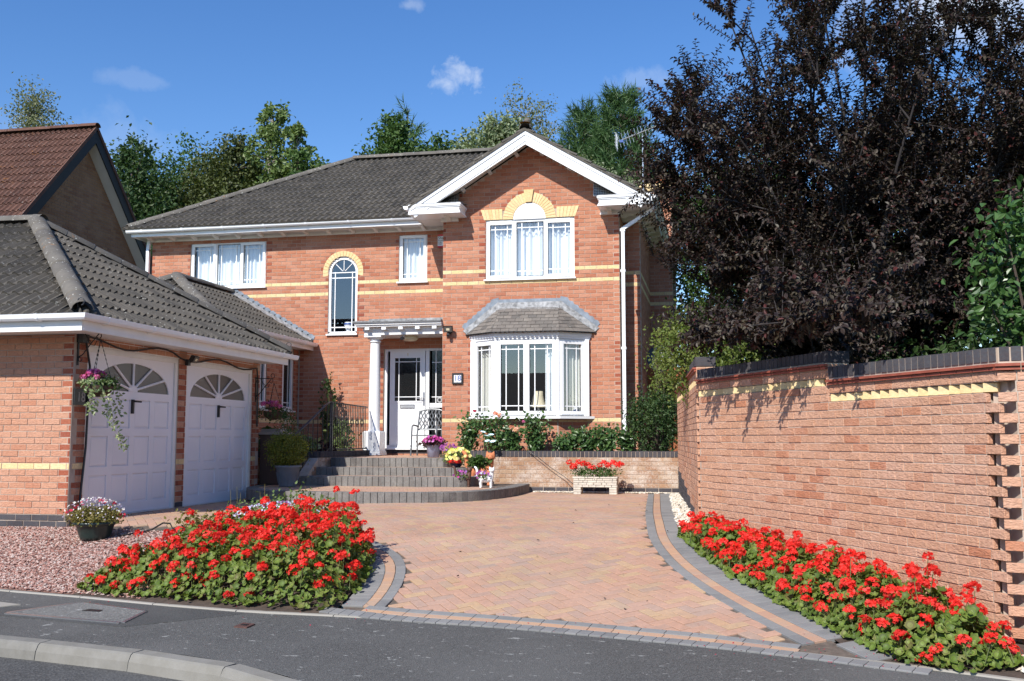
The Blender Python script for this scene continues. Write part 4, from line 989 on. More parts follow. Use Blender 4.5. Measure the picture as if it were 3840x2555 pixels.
m = MB(); m.add([(-4.20, 19.04, 3.50), (-2.98, 19.04, 3.50), (-2.96, 19.13, 3.68), (-4.22, 19.13, 3.68), (-4.20, 19.05, 3.485), (-2.98, 19.05, 3.485)], [(0, 1, 2, 3), (4, 5, 1, 0)])
for a, b in ((A, E_), (Dd, F_)):
    d = (b - a).normalized(); s = 1 if a is A else -1
    m.add([tuple(a + Vector((s * .02, -.03, .02))), tuple(b + Vector((s * .05, -.05, -.0))), tuple(b + Vector((-s * .05, -.012, .09))), tuple(a + Vector((-s * .06, -.012, .09)))], [(0, 1, 2, 3) if s > 0 else (3, 2, 1, 0)])
m.build('lead_apron', M['lead2'], house)
# things seen in the bay
curtain('cream vertical blind behind left side pane of the bay', *facet(bl, fl_)[:3], .12, .66, 1.45, 2.85, -.16, 7, 'curtain_cream', .02, 'blind', 'blind')
curtain('pale curtain drawn back at right of the front bay panes', *facet(fl_, fr_)[:3], .96, 1.19, 1.45, 2.85, -.16, 3, 'curtain', .03)
curtain('cream vertical blind behind right side pane of the bay', *facet(fr_, br)[:3], .08, .62, 1.45, 2.85, -.16, 7, 'curtain_cream', .02, 'blind', 'blind')
MB().prism([(x, y, 1.40) for x, y in ((-4.7, 19.3), (-4.15, 18.86), (-2.97, 18.86), (-2.45, 19.3))], (0, 0, .03)).build('bay_board', M['upvc'], house)
tl = thing('table_lamp', 'table lamp with flared cream shade behind the front bay panes', 'lamp', (-3.38, 19.0, 1.43))
MB().lathe([(.0, 0), (.09, 0), (.09, .02), (.02, .05), (.03, .1), (.015, .17), (.012, .2)], (-3.38, 19.0, 1.431), 14).build('base', M['white_ceramic'], tl, smooth=True)
MB().lathe([(.175, .17), (.13, .27), (.10, .40), (.09, .48), (.085, .48), (.12, .27), (.17, .172)], (-3.38, 19.0, 1.431), 14).build('lamp_shade', M['cream'], tl, smooth=True)
or_ = thing('jar', 'blue and white china jar standing at right side of the bay', 'jar', (-2.62, 19.12, 1.43))
MB().lathe([(0, 0), (.05, 0), (.058, .05), (.055, .15), (.06, .16), (.06, .19), (0, .2)], (-2.66, 19.10, 1.431), 14).build('body', M['white_ceramic'], or_, smooth=True)
MB().lathe([(.0585, .04), (.0595, .08), (.0575, .12)], (-2.66, 19.10, 1.431), 14).build('painted_band', M['blue_print'], or_, smooth=True)
# front door
dr = frame_mb(oM, uX, nF, -6.861, -5.36, .80, 2.893, .06, -.12, -.05); pbox(dr, oM, uX, nF, -5.955, -5.88, .80, 2.83, -.12, -.05); dr.build('door_frame', M['upvc'], house)
d0 = -.07; dm = MB(); gx0, gx1, gz0, gz1 = -6.639, -6.077, 1.779, 2.693
for a, b, za, zb in ((-6.746, -5.977, .82, gz0), (-6.746, -5.977, gz1, 2.834), (-6.746, gx0, gz0, gz1), (gx1, -5.977, gz0, gz1)): pbox(dm, oM, uX, nF, a, b, za, zb, -.115, d0)
door = dm.build('door', M['upvc'], house)
frame_mb(oM, uX, nF, gx0 - .03, gx1 + .03, gz0 - .03, gz1 + .03, .035, d0, d0 + .014).build('glass_bead', M['upvc'], door)
m = MB(); pbox(m, oM, uX, nF, gx0, gx1, gz0, gz1, d0 - .02, d0 - .01); m.build('pane', M['door_glass'], door)
m = MB()
for k in (gx0 + .09, gx1 - .09): pbox(m, oM, uX, nF, k - .008, k + .008, gz0, gz1, d0 - .009, d0 - .002)
for k in (gz0 + .09, gz1 - .085): pbox(m, oM, uX, nF, gx0, gx1, k - .008, k + .008, d0 - .009, d0 - .001)
m.build('glazing_bar', M['upvc'], door)
for a, b in ((-6.64, -6.322), (-6.274, -5.985)):
    frame_mb(oM, uX, nF, a, b, 1.071, 1.597, .022, d0, d0 + .008).build('panel_moulding', M['upvc'], door); m = MB(); pbox(m, oM, uX, nF, a + .05, b - .05, 1.12, 1.55, d0, d0 + .006); m.build('panel', M['upvc'], door)
m = frame_mb(oM, uX, nF, -6.513, -6.197, 1.629, 1.711, .012, d0, d0 + .016); m.build('letterbox', M['steel'], door); m = MB(); pbox(m, oM, uX, nF, -6.49, -6.22, 1.645, 1.698, d0, d0 + .008); m.build('letterbox_flap', M['alu'], door)
m = MB(); pbox(m, oM, uX, nF, -6.015, -5.985, 1.69, 1.965, d0, d0 + .012); m.tube([(-6.0, YM - d0 - .012, 1.84), (-6.0, YM - d0 - .055, 1.84), (-6.13, YM - d0 - .06, 1.835)], .010, 8); m.build('door_handle', M['steel'], door)
m = MB(); pbox(m, oM, uX, nF, -6.365, -6.345, 2.735, 2.79, d0, d0 + .01); m.build('door_numeral', M['cream'], door)
m = MB(); pbox(m, oM, uX, nF, -6.90, -5.36, .77, .80, -.12, .06); pbox(m, oM, uX, nF, -6.73, -5.99, .835, .85, d0, d0 + .02); m.build('threshold', M['upvc'], house)
MB().bb(-6.9, -5.36, YM + .01, YM + .14, .5, .768).build('plinth_under_door', M['blue_brick'], house)
sl = MB(); pbox(sl, oM, uX, nF, -5.87, -5.36, 1.64, 1.735, -.115, -.06); pbox(sl, oM, uX, nF, -5.87, -5.36, .86, .90, -.115, -.06); sl.build('sidelight_rail', M['upvc'], house)
m = MB(); pbox(m, oM, uX, nF, -5.83, -5.37, 1.735, 2.84, -.10, -.09); pbox(m, oM, uX, nF, -5.83, -5.37, .90, 1.64, -.10, -.09); sg = m.build('sidelight_pane', M['door_glass'], house)
m = MB(); pbox(m, oM, uX, nF, -5.75, -5.733, 1.735, 2.84, -.089, -.08); pbox(m, oM, uX, nF, -5.83, -5.37, 1.855, 1.872, -.089, -.079); pbox(m, oM, uX, nF, -5.83, -5.37, 2.58, 2.597, -.089, -.079); pbox(m, oM, uX, nF, -5.75, -5.733, .90, 1.64, -.089, -.08); m.build('glazing_bar', M['upvc'], sg)
m = MB(); m.lathe([(.0, 0), (.058, 0), (.058, .004), (0, .004)], (0, 0, 0), 18); st = m.mesh('sticker', M['engraved']); link('round_sticker', st, sg, mat=axmat((-5.66, YM + .085, 1.80), (1, 0, 0), (0, 0, 1), (0, -1, 0)))
m = MB(); m.lathe([(.0, .0045), (.03, .0045), (.03, .006), (0, .006)], (0, 0, 0), 14); link('sticker_centre', m.mesh('sticker2', M['black']), sg, mat=axmat((-5.66, YM + .085, 1.80), (1, 0, 0), (0, 0, 1), (0, -1, 0)))

# ---------------------------------------------------------------- house roof, eaves, cornices
SL = .6205; th = math.atan(SL); EY, EZ = 19.45, 5.575; RY, RZ = 23.35, EZ + 3.9 * SL
uyF = (0, math.cos(th), math.sin(th)); LEN = 3.9 / math.cos(th); XL, XR = -12.78, -.98
def main_w(v):
    h = v * math.cos(th); z = h * SL
    left = h; xr = (-5.95 + h * 1.0) if EZ + z < 7.0 else (XR - h)
    return (left, xr - XL)
budget = [300]
tile_plane(house, (XL, EY, EZ), (1, 0, 0), uyF, main_w, LEN, M['tile'], budget=budget)
GE, GRZ, GYF = 2.385, 7.02, 18.62
ang = math.atan2(GRZ - EZ, GE)
tile_plane(house, (GC - GE, EY + 2.4, EZ), (0, -1, 0), (math.cos(ang), 0, math.sin(ang)), lambda v: (2.4 - v * math.cos(ang) * 1.0 + .0, EY + 2.4 - GYF), GE / math.cos(ang), M['tile'], budget=budget)
tile_plane(house, (GC + GE, GYF, EZ), (0, 1, 0), (-math.cos(ang), 0, math.sin(ang)), lambda v: (0, EY - GYF + v * math.cos(ang)), GE / math.cos(ang), M['tile'], budget=budget)
m = MB()   # rear slope and hip ends, unseen but they keep the sun out
m.add([(XL, EY, EZ), (XL + 3.9, RY, RZ), (XL, EY + 7.8, EZ)], [(0, 1, 2)]); m.add([(XR, EY, EZ), (XR, EY + 7.8, EZ), (XR - 3.9, RY, RZ)], [(0, 1, 2)]); m.add([(XL, EY + 7.8, EZ), (XL + 3.9, RY, RZ), (XR - 3.9, RY, RZ), (XR, EY + 7.8, EZ)], [(0, 1, 2, 3)])
m.add([(-5.95, EY, EZ - .02), (XR, EY, EZ - .02), (XR - 3.9, RY, RZ - .02), (-5.5, RY, RZ - .02)], [(0, 1, 2, 3)])
m.build('roof_slope', M['tile'], house)
ridge_line(house, (XL + .1, EY + .08, EZ + .05), (XL + 3.9, RY, RZ + .02), M['tile_ridge'], .12); ridge_line(house, (XL + 3.9, RY, RZ + .03), (-4.9, RY, RZ + .03), M['tile_ridge'], .13)
ridge_line(house, (GC, GYF - .01, GRZ + .02), (GC, 21.9, GRZ + .02), M['tile_ridge'], .12)
m = MB(); m.lathe([(.0, .16), (.05, .17), (.075, .12), (.06, .06), (.085, .03), (.09, 0)], (GC, GYF + .25, GRZ + .12), 10); m.build('ridge_finial', M['tile_ridge'], house)
m = MB(); m.lathe([(0, .02), (.11, .0)], (GC, GYF - .0, GRZ + .12), 8); m.build('ridge_moss', simple('orange_lichen', (.42, .20, .03), .95, 0, .3, 30, .6), house)
# main eaves
m = MB(); m.bb(-12.62, -5.95, 19.575, 19.60, 5.43, 5.565); m.bb(-12.62, -12.595, 19.6, 27.2, 5.43, 5.565); m.bb(-12.60, -5.93, 19.570, 19.578, 5.435, 5.462); m.build('fascia', M['upvc'], house)
m = MB(); m.bb(-12.60, -5.36, 19.60, 19.955, 5.452, 5.462); m.bb(-12.60, -12.36, 19.96, 27, 5.452, 5.462); m.build('soffit', M['soffit'], house)
m = MB(); m.bb(-12.42, -5.36, 19.93, 19.972, 5.372, 5.451); m.bb(-12.42, -5.36, 19.915, 19.93, 5.376, 5.392); m.bb(-12.43, -12.36, 19.98, 24, 5.372, 5.451); m.build('frieze', M['wood_white'], house)
br_prof = [(0, 0), (0, -.075), (.05, -.082), (.09, -.055), (.19, -.05), (.21, -.028), (.29, -.028), (.29, 0)]
def bracket(P, n, w=.075, s=1.0, name='eaves_bracket'):
    n = Vector((n[0], n[1], 0)); u = Vector((-n.y, n.x, 0)); P = Vector(P)
    MB().prism([tuple(P + n * a * s + Vector((0, 0, b * s)) - u * w / 2) for a, b in br_prof], tuple(u * w)).build(name, M['soffit'], house)
for i in range(13): bracket((-12.30 + .527 * i, 19.93, 5.452), (0, -1), s=1.0)
for i in range(13): mb = MB(); mb.bb(-12.15 + .527 * i, -11.95 + .527 * i, 19.62, 19.64, 5.4505, 5.4525); mb.build('soffit_vent', M['black_pl'], house)
gutter(house, [(-12.70, 19.565, 5.575), (-5.98, 19.565, 5.595)])
# gable: barge boards, sloping soffit, cornice returns
def slope_board(x0, z0, x1, z1, y0, y1, h, name, mat, off=0):
    d = Vector((x1 - x0, 0, z1 - z0)).normalized(); up = Vector((-d.z, 0, d.x)); up = up if up.z > 0 else -up
    a, b = Vector((x0, 0, z0)) + up * off, Vector((x1, 0, z1)) + up * off
    m = MB(); P = [a, b, b - up * h, a - up * h]
    # plumb cut at the ridge
    P[1].x = x1; P[2] = Vector((x1, 0, P[1].z - h / abs(d.x)))
    m.prism([(p.x, y0, p.z) for p in P], (0, y1 - y0, 0)); return m.build(name, mat, house)
for s in (-1, 1):
    ex = GC + s * (GE - .02)
    slope_board(ex, EZ + .005, GC + s * .001, GRZ - .005, GYF + .03, GYF + .055, .235, 'barge_board', M['upvc'], -.018)
    slope_board(ex, EZ + .005, GC + s * .001, GRZ - .005, GYF + .012, GYF + .031, .075, 'barge_board', M['upvc'], -.012)
    slope_board(ex + -s * .25, EZ + .16, GC + s * .001, GRZ - .005, GYF + .018, GYF + .031, .05, 'barge_board', M['upvc'], -.20)
    slope_board(ex, EZ + .0, GC + s * .001, GRZ, GYF - .01, GYF + .06, .03, 'verge', M['tile'], .012)
    slope_board(GC + s * (GE - .5), EZ + .30, GC + s * .001, GRZ - .005, GYF + .056, YG - .004, .012, 'verge_soffit', M['soffit'], -.145)
    for t in (.12, .37, .62, .80):
        x = GC + s * GE * t * .92; z = GRZ - (GRZ - EZ) * t * .92 - .20
        d = Vector((s * math.cos(ang), 0, -math.sin(ang))); MB().box((x, YG - .06, z), (.07, .13, .09), ((d.x, 0, d.z), (0, 1, 0), (-d.z * 1, 0, d.x))).build('eaves_bracket', M['wood_white'], house)
    cx0, cx1 = (-5.95, -4.862) if s < 0 else (-2.163, -1.14)
    m = MB(); e = .0
    for k, (z0, z1, o_) in enumerate(((5.425, 5.45, .028), (5.45, 5.475, .015), (5.475, 5.555, 0), (5.555, 5.58, .018), (5.58, 5.622, .035))):
        xa, xb = (cx0 + .02, cx1 + o_ - .03) if s < 0 else (cx0 - o_ + .03, cx1 - .02); m.bb(xa, xb, GYF + .035 - o_, YG - .003, z0, z1)
    m.build('cornice', M['upvc'], house)
    m = MB(); m.prism([(cx0 + .03, GYF + .0, 5.624), (cx1 - .0, GYF + .0, 5.624), (cx1 - .0, YG - .004, 5.70), (cx0 + .03, YG - .004, 5.70)], (0, 0, .012)); m.build('cornice_lead', M['lead2'], house)
    fx0, fx1 = (-5.379, -5.03) if s < 0 else (-2.155, -1.775)
    m = MB(); m.bb(fx0, fx1, YG - .075, YG - .003, 5.372, 5.424); m.bb(fx0 - .008, fx1 + .008, YG - .088, YG - .075, 5.352, 5.375); m.bb(fx0 - .004, fx1 + .004, YG - .08, YG - .003, 5.352, 5.372); m.build('frieze', M['wood_white'], house)
    bracket(((fx0 + fx1) / 2, YG - .075, 5.425), (0, -1), w=.085, s=.9)
    # wire mesh over the gap above the return
    vx0, vx1 = (-5.56, -4.99) if s < 0 else (-2.27, -1.62); zz = lambda x: EZ + (GE - abs(x - GC)) * (GRZ - EZ) / GE - .275
    vt = MB(); y_ = YG - .2
    base = 5.70; P = [(vx0, y_ + .012, base), (vx1, y_ + .012, base)] + ([(vx1, y_ + .012, zz(vx1) + .02), (vx0, y_ + .012, max(zz(vx0) + .02, base + .005))] if s < 0 else [(vx1, y_ + .012, max(zz(vx1) + .02, base + .005)), (vx0, y_ + .012, zz(vx0) + .02)])
    vt.prism(P, (0, .01, 0)); vent = vt.build('eaves_vent', M['black'], house); w = MB(); x = vx0
    while x < vx1:
        if zz(x) > base + .02: w.bb(x - .002, x + .002, y_, y_ + .006, base, zz(x) + .01)
        x += .033
    z = base
    while z < zz(GC) and z < 6.05:
        xs_ = [q for q in np.arange(vx0, vx1, .01) if zz(q) > z]
        if xs_: w.bb(min(xs_), max(xs_), y_ - .001, y_ + .004, z - .002, z + .002)
        z += .033
    w.build('wire_mesh', M['steel'], vent)
m = MB(); m.bb(-5.93, -5.36, 19.153, 19.62, 5.44, 5.45); m.bb(-5.93, -5.90, 19.15, 19.58, 5.43, 5.57); m.build('soffit', M['soffit'], house)
gutter(house, [(GC - GE + .02, 19.3, 5.60), (GC - GE + .02, GYF + .0, 5.60)][::-1][::-1], step=3)
# right-hand eaves
m = MB(); m.bb(-1.14, -1.115, GYF + .03, 22.9, 5.43, 5.565); m.build('fascia', M['upvc'], house)
m = MB(); m.bb(-1.79, -1.14, YG + .003, 19.92, 5.43, 5.44); m.bb(-1.445, -1.14, 19.92, 22.9, 5.43, 5.44); m.build('soffit', M['soffit'], house)
m = MB(); m.bb(-1.79, -1.765, YG + .01, 19.915, 5.35, 5.43); m.bb(-1.79, -1.40, 19.88, 19.915, 5.35, 5.43); m.bb(-1.445, -1.40, 19.915, 22.95, 5.35, 5.43); m.build('frieze', M['wood_white'], house)
for i in range(6): bracket((-1.40, 20.2 + .52 * i, 5.43), (1, 0), s=.85)
for y in (19.4, 19.75): bracket((-1.765, y, 5.43), (1, 0), s=1.2)
gutter(house, [(-1.112, GYF + .0, 5.60), (-1.112, 22.9, 5.59)])
# downpipe
m = MB(); w_ = .033
def sq_pipe(m, pts, w=.033):
    for a, b in zip(pts, pts[1:]):
        a, b = Vector(a), Vector(b); d = (b - a); L = d.length; d.normalize(); x = Vector((0, 1, 0)) if abs(d.y) < .9 else Vector((1, 0, 0)); x = (x - d * x.dot(d)).normalized(); y = d.cross(x); m.box((a + b) / 2, (2 * w, 2 * w, L + w), (x, y, d))
    return m
sq_pipe(m, [(-1.722, 19.07, .62), (-1.717, 19.07, 5.05), (-1.13, 19.02, 5.40), (-1.06, 19.02, 5.52)]); m.build('downpipe', M['upvc'], house)
for z in (1.3, 2.7, 4.2, 5.0): MB().bb(-1.77, -1.675, 19.03, 19.15, z, z + .05).build('pipe_clip', M['upvc'], house)
sq_pipe(MB(), [(-12.40, 19.93, 5.40), (-12.40, 19.90, 5.18), (-12.40, 19.93, 2.6)]).build('downpipe', M['upvc'], house)
# chimney top
m = MB(); m.bb(-1.64, -.89, 22.93, 23.8, 6.752, 6.83); m.bb(-1.67, -.86, 22.90, 23.83, 6.832, 6.91); m.build('chimney_cap', M['buff'], house)
m = MB(); m.lathe([(.13, 0), (.11, .25), (.14, .27), (.14, .32), (.10, .33), (.09, .2)], (-1.2, 23.35, 6.91), 14); m.build('chimney_pot', M['terracotta'], house, smooth=True)
at = thing('tv_aerial', 'silver television aerial on a pole beside the right hand chimney', 'aerial', (-1.575, 22.9, 6.5))
m = MB(); m.tube([(-1.575, 22.88, 6.3), (-1.575, 22.88, 8.05)], .018, 8); m.build('pole', M['alu'], at)
a, b = Vector((-2.191, 23.0, 7.98)), Vector((-.897, 22.7, 8.33)); m = MB(); m.tube([a, b], .012, 6); m.build('boom', M['alu'], at); d = (b - a).normalized()
m = MB()
for i in range(17):
    p = a.lerp(b, .05 + .95 * i / 16); h = .17 - .05 * i / 16; q = Vector((-.25, 0, 1)).normalized(); m.tube([p - q * h, p + q * h], .0055, 5)
m.build('elements', M['alu'], at)
m = MB()
for i in range(5): p = a + Vector((0, 0, -.15 + .075 * i)); m.tube([p + Vector((-.02, -.25, 0)), p + Vector((-.02, .25, 0))], .006, 5); m.tube([p + Vector((0, -.2 + .1 * i, -.17 + (.15 - .075 * i))), p + Vector((0, -.2 + .1 * i, .17 + (.15 - .075 * i)))], .004, 4)
m.build('reflector', M['alu'], at); m = MB(); m.box(a + d * .12 + Vector((0, 0, -.03)), (.09, .05, .06)); m.build('connector_box', M['blue_print'], at)
# porch: canopy, column
CZ = 3.10
m = MB()
for z0, z1, o_ in ((3.10, 3.175, 0), (3.255, 3.29, .13), (3.29, 3.325, .16)): m.bb(-7.03 - o_, -5.36, 19.22 - o_, 19.975, z0, z1)
m.bb(-7.05, -5.36, 19.21, 19.975, 3.175, 3.255); m.build('porch_canopy', M['wood_white'], house)
m = MB(); m.bb(-7.215, -5.36, 19.035, 19.975, 3.325, 3.368); m.build('porch_fascia_strip', simple('grey_felt', (.16, .16, .165), .8), house)
m = MB(); m.prism([(-7.22, 19.03, 3.37), (-7.22, 19.975, 3.44), (-7.22, 19.975, 3.36), (-7.22, 19.03, 3.35)][::-1], (1.86, 0, 0)); m.bb(-7.2, -5.36, 19.955, 19.972, 3.4, 3.52); m.build('porch_lead', M['lead2'], house)
for x in (-6.931, -6.576, -6.22, -5.867, -5.514): MB().bb(x - .045, x + .045, 19.10, 19.208, 3.195, 3.253).build('porch_dentil', M['upvc'], house)
col = MB(); cx, cy = -6.855, 19.41
col.lathe([(.118, 1.14), (.122, 1.16), (.112, 1.19), (.118, 1.6), (.112, 2.2), (.100, 2.93), (.100, 2.96), (.118, 2.965), (.118, 2.99), (.10, 2.995), (.10, 3.02), (.15, 3.03), (.165, 3.06)], (cx, cy, 0), 28)
column = col.build('column', M['upvc'], house, smooth=True)
m = MB(); m.box((cx, cy, 3.08), (.36, .36, .038)); m.build('capital', M['upvc'], column)
m = MB(); m.box((cx, cy, .69), (.41, .41, .05)); m.box((cx, cy, .735), (.39, .39, .04)); m.box((cx, cy, .94), (.36, .36, .37), top=1); m.box((cx, cy, 1.135), (.36, .36, .03), top=.9); m.build('plinth', M['upvc'], column)
cc = thing('security_camera', 'small white and black security camera under the porch canopy', 'camera', (-6.24, 19.3, 3.1))
m = MB(); m.tube([(-6.24, 19.34, 3.10), (-6.24, 19.33, 3.05)], .014, 8); m.build('mount', M['upvc'], cc); m = MB(); m.tube([(-6.24, 19.38, 3.05), (-6.235, 19.24, 3.02)], [.036, .036], 12); m.build('body', M['black_pl'], cc); m = MB(); m.tube([(-6.24, 19.39, 3.055), (-6.24, 19.30, 3.036)], .0385, 12); m.build('hood', M['upvc'], cc)
pl = thing('porch_lamp', 'round cream lamp on underside of the porch canopy', 'lamp', (-6.15, 19.55, 3.1))
m = MB(); m.lathe([(.15, 3.099), (.15, 3.07), (.17, 3.065), (.165, 3.04), (.12, 3.0), (0, 2.985)], (-6.15, 19.55, 0), 20); m.build('diffuser', M['cream'], pl, smooth=True)
def text(s, parent, P, x, y, size, mat, name='lettering', align='CENTER', ext=.0012, font=None):
    c = bpy.data.curves.new(name, 'FONT'); c.body = s; c.size = size; c.align_x = align; c.align_y = 'CENTER'; c.extrude = ext; c.materials.append(mat)
    x, y = Vector(x), Vector(y); o = bpy.data.objects.new(name, c); C.objects.link(o); o.parent = parent
    Mx = axmat(P, x, y, x.cross(y)); dg = bpy.context.evaluated_depsgraph_get(); me = bpy.data.meshes.new_from_object(o.evaluated_get(dg)); bpy.data.objects.remove(o); return link(name, me, parent, mat=Mx)
nb = thing('number_plaque', 'framed blue and white tile plaque reading 18 left of the bay', 'house number', (-5.03, 19.14, 2.08))
m = MB(); pbox(m, oG, uX, nF, -5.139, -4.922, 2.076, 2.294, .002, .018); m.build('backing', M['black_pl'], nb)
frame_mb(oG, uX, nF, -5.139, -4.922, 2.076, 2.294, .03, .018, .04).build('frame', M['dark_board'], nb)
for i, (a, t) in enumerate(((-5.105, '1'), (-5.027, '8'))):
    m = MB(); pbox(m, oG, uX, nF, a, a + .073, 2.108, 2.262, .018, .026); tl_ = m.build('number_tile', M['white_ceramic'], nb); text(t, tl_, (a + .0365, YG - .0275, 2.185), (1, 0, 0), (0, 0, 1), .15, M['blue_print'], 'numeral')
fd = thing('flood_light', 'black flood light with sensor on brickwork left of the bay', 'flood light', (-5.2, 19.1, 3.15))
def floodlight(t, P, x, n, w=.19, h=.125, tilt=.35, sensor=True):
    P, x, n = Vector(P), Vector(x), Vector(n); up = Vector((0, 0, 1)); f = (n * math.cos(tilt) - up * math.sin(tilt)).normalized(); y = x.cross(f); y = y if y.z > 0 else -y
    m = MB(); m.box(P, (w, .05, h), (x, f, y)); m.box(P - f * .035, (w * .8, .03, h * .8), (x, f, y)); m.build('housing', M['black_pl'], t)
    m = MB(); m.box(P + f * .027, (w * .84, .004, h * .80), (x, f, y)); m.build('lens', M['obscure'], t); m = MB(); m.box(P + f * .0285, (w * .35, .004, h * .35), (x, f, y)); m.build('lamp_element', M['cream'], t)
    m = MB(); q = P - n * .07 - up * .05; m.tube([P - f * .03, q], .012, 6); m.box(q - n * .04, (.07, .05, .09), (x, n, up)); m.build('bracket', M['black_pl'], t)
    if sensor: m = MB(); m.lathe([(0, -.03), (.03, -.022), (.038, 0), (.035, .03), (0, .035)], tuple(P - n * .01 - up * (h / 2 + .055)), 12); m.build('sensor', M['black_pl'], t, smooth=True)
floodlight(fd, (-5.2, 19.02, 3.165), (1, 0, 0), (0, -1, 0))
al = thing('alarm_box', 'white and red alarm box with black lettering half hidden behind the gable corner', 'alarm box', (-5.55, 19.9, 5.0))
m = MB(); m.bb(-5.68, -5.40, 19.90, 19.978, 5.03, 5.235); m.build('case', M['upvc'], al); m = MB(); m.bb(-5.68, -5.40, 19.898, 19.978, 5.237, 5.275); m.bb(-5.68, -5.40, 19.898, 19.978, 4.995, 5.028); m.build('red_band', M['red_pl'], al)
for t, z, s_ in (('Shar', 5.195, .085), ('ALAR', 5.14, .045), ('0190', 5.10, .04), ('5525', 5.065, .04)): text(t, al, (-5.672, 19.8985, z), (1, 0, 0), (0, 0, 1), s_, M['black'], align='LEFT')

# ---------------------------------------------------------------- garage
gar = thing('garage', 'brick double garage with white panelled doors under a dark hipped roof', 'garage', (-9, 13, 0))
GB, gcm = Bricks(), MB(); GXW, GY0, GY1 = -7.726, 10.86, 15.97; oGF = (0, GY0); oGS = (GXW, 0)
BG = {0: 'buff'}; ZB = .641
# the buff band stands at .64, the blue base course at the foot
gsp = {0: 'buff', 8: 'blue_brick', 9: 'blue_brick'}; ZR = .700
core(gcm, oGF, uX, nF, -14.0, GXW, -.3, 2.30); lay(GB, oGF, uX, nF, -14.0, GXW - .0, -.15, 2.28, .0775, ZR, special=gsp, mat='brick_gar', reds=2, jit=.003)
D1, D2 = (11.15, 13.32, 0, 2.16), (13.54, 15.70, 0, 2.16)
core(gcm, oGS, uY, nR, GY0 + .003, GY1, -.3, 2.30, [D1, D2]); lay(GB, oGS, uY, nR, GY0 + .045, GY1, -.1, 2.28, .0775, ZR, special=gsp, mat='brick_gar', block=[rect_block(*D1), rect_block(*D2)], reds=1)
core(gcm, (0, GY1), (-1, 0), (0, 1), -GXW, 14.0, -.3, 2.30)
LX = -8.781; oLS = (LX, 0); LW = [(18.1, 18.45, 1.58, 2.92), (19.18, 19.73, 1.58, 2.92)]
core(gcm, oLS, uY, nR, GY1 + .1, 19.97, -.3, 3.0, LW); lay(GB, oLS, uY, nR, GY1, 19.97, .2, 2.98, special={35: 'buff'}, mat='brick', block=[rect_block(*h) for h in LW], reds=1, pri=.5)
gcm.build('wall_core', M['mortar'], gar)
GB1, GB2 = Bricks(), Bricks()
for b in GB.b: (GB2 if b[6] == 'buff' else GB1).b.append(b)
GB1.emit(gar, 'brick'); GB2.emit(gar, 'buff_brick')
make_window(gar, oLS, uY, nR, 18.1, 18.45, 1.58, 2.92, [(1, 1)], glass='door_glass', mg=.07); make_window(gar, oLS, uY, nR, 19.18, 19.73, 1.58, 2.92, [(1, 1)], glass='door_glass', mg=.08)
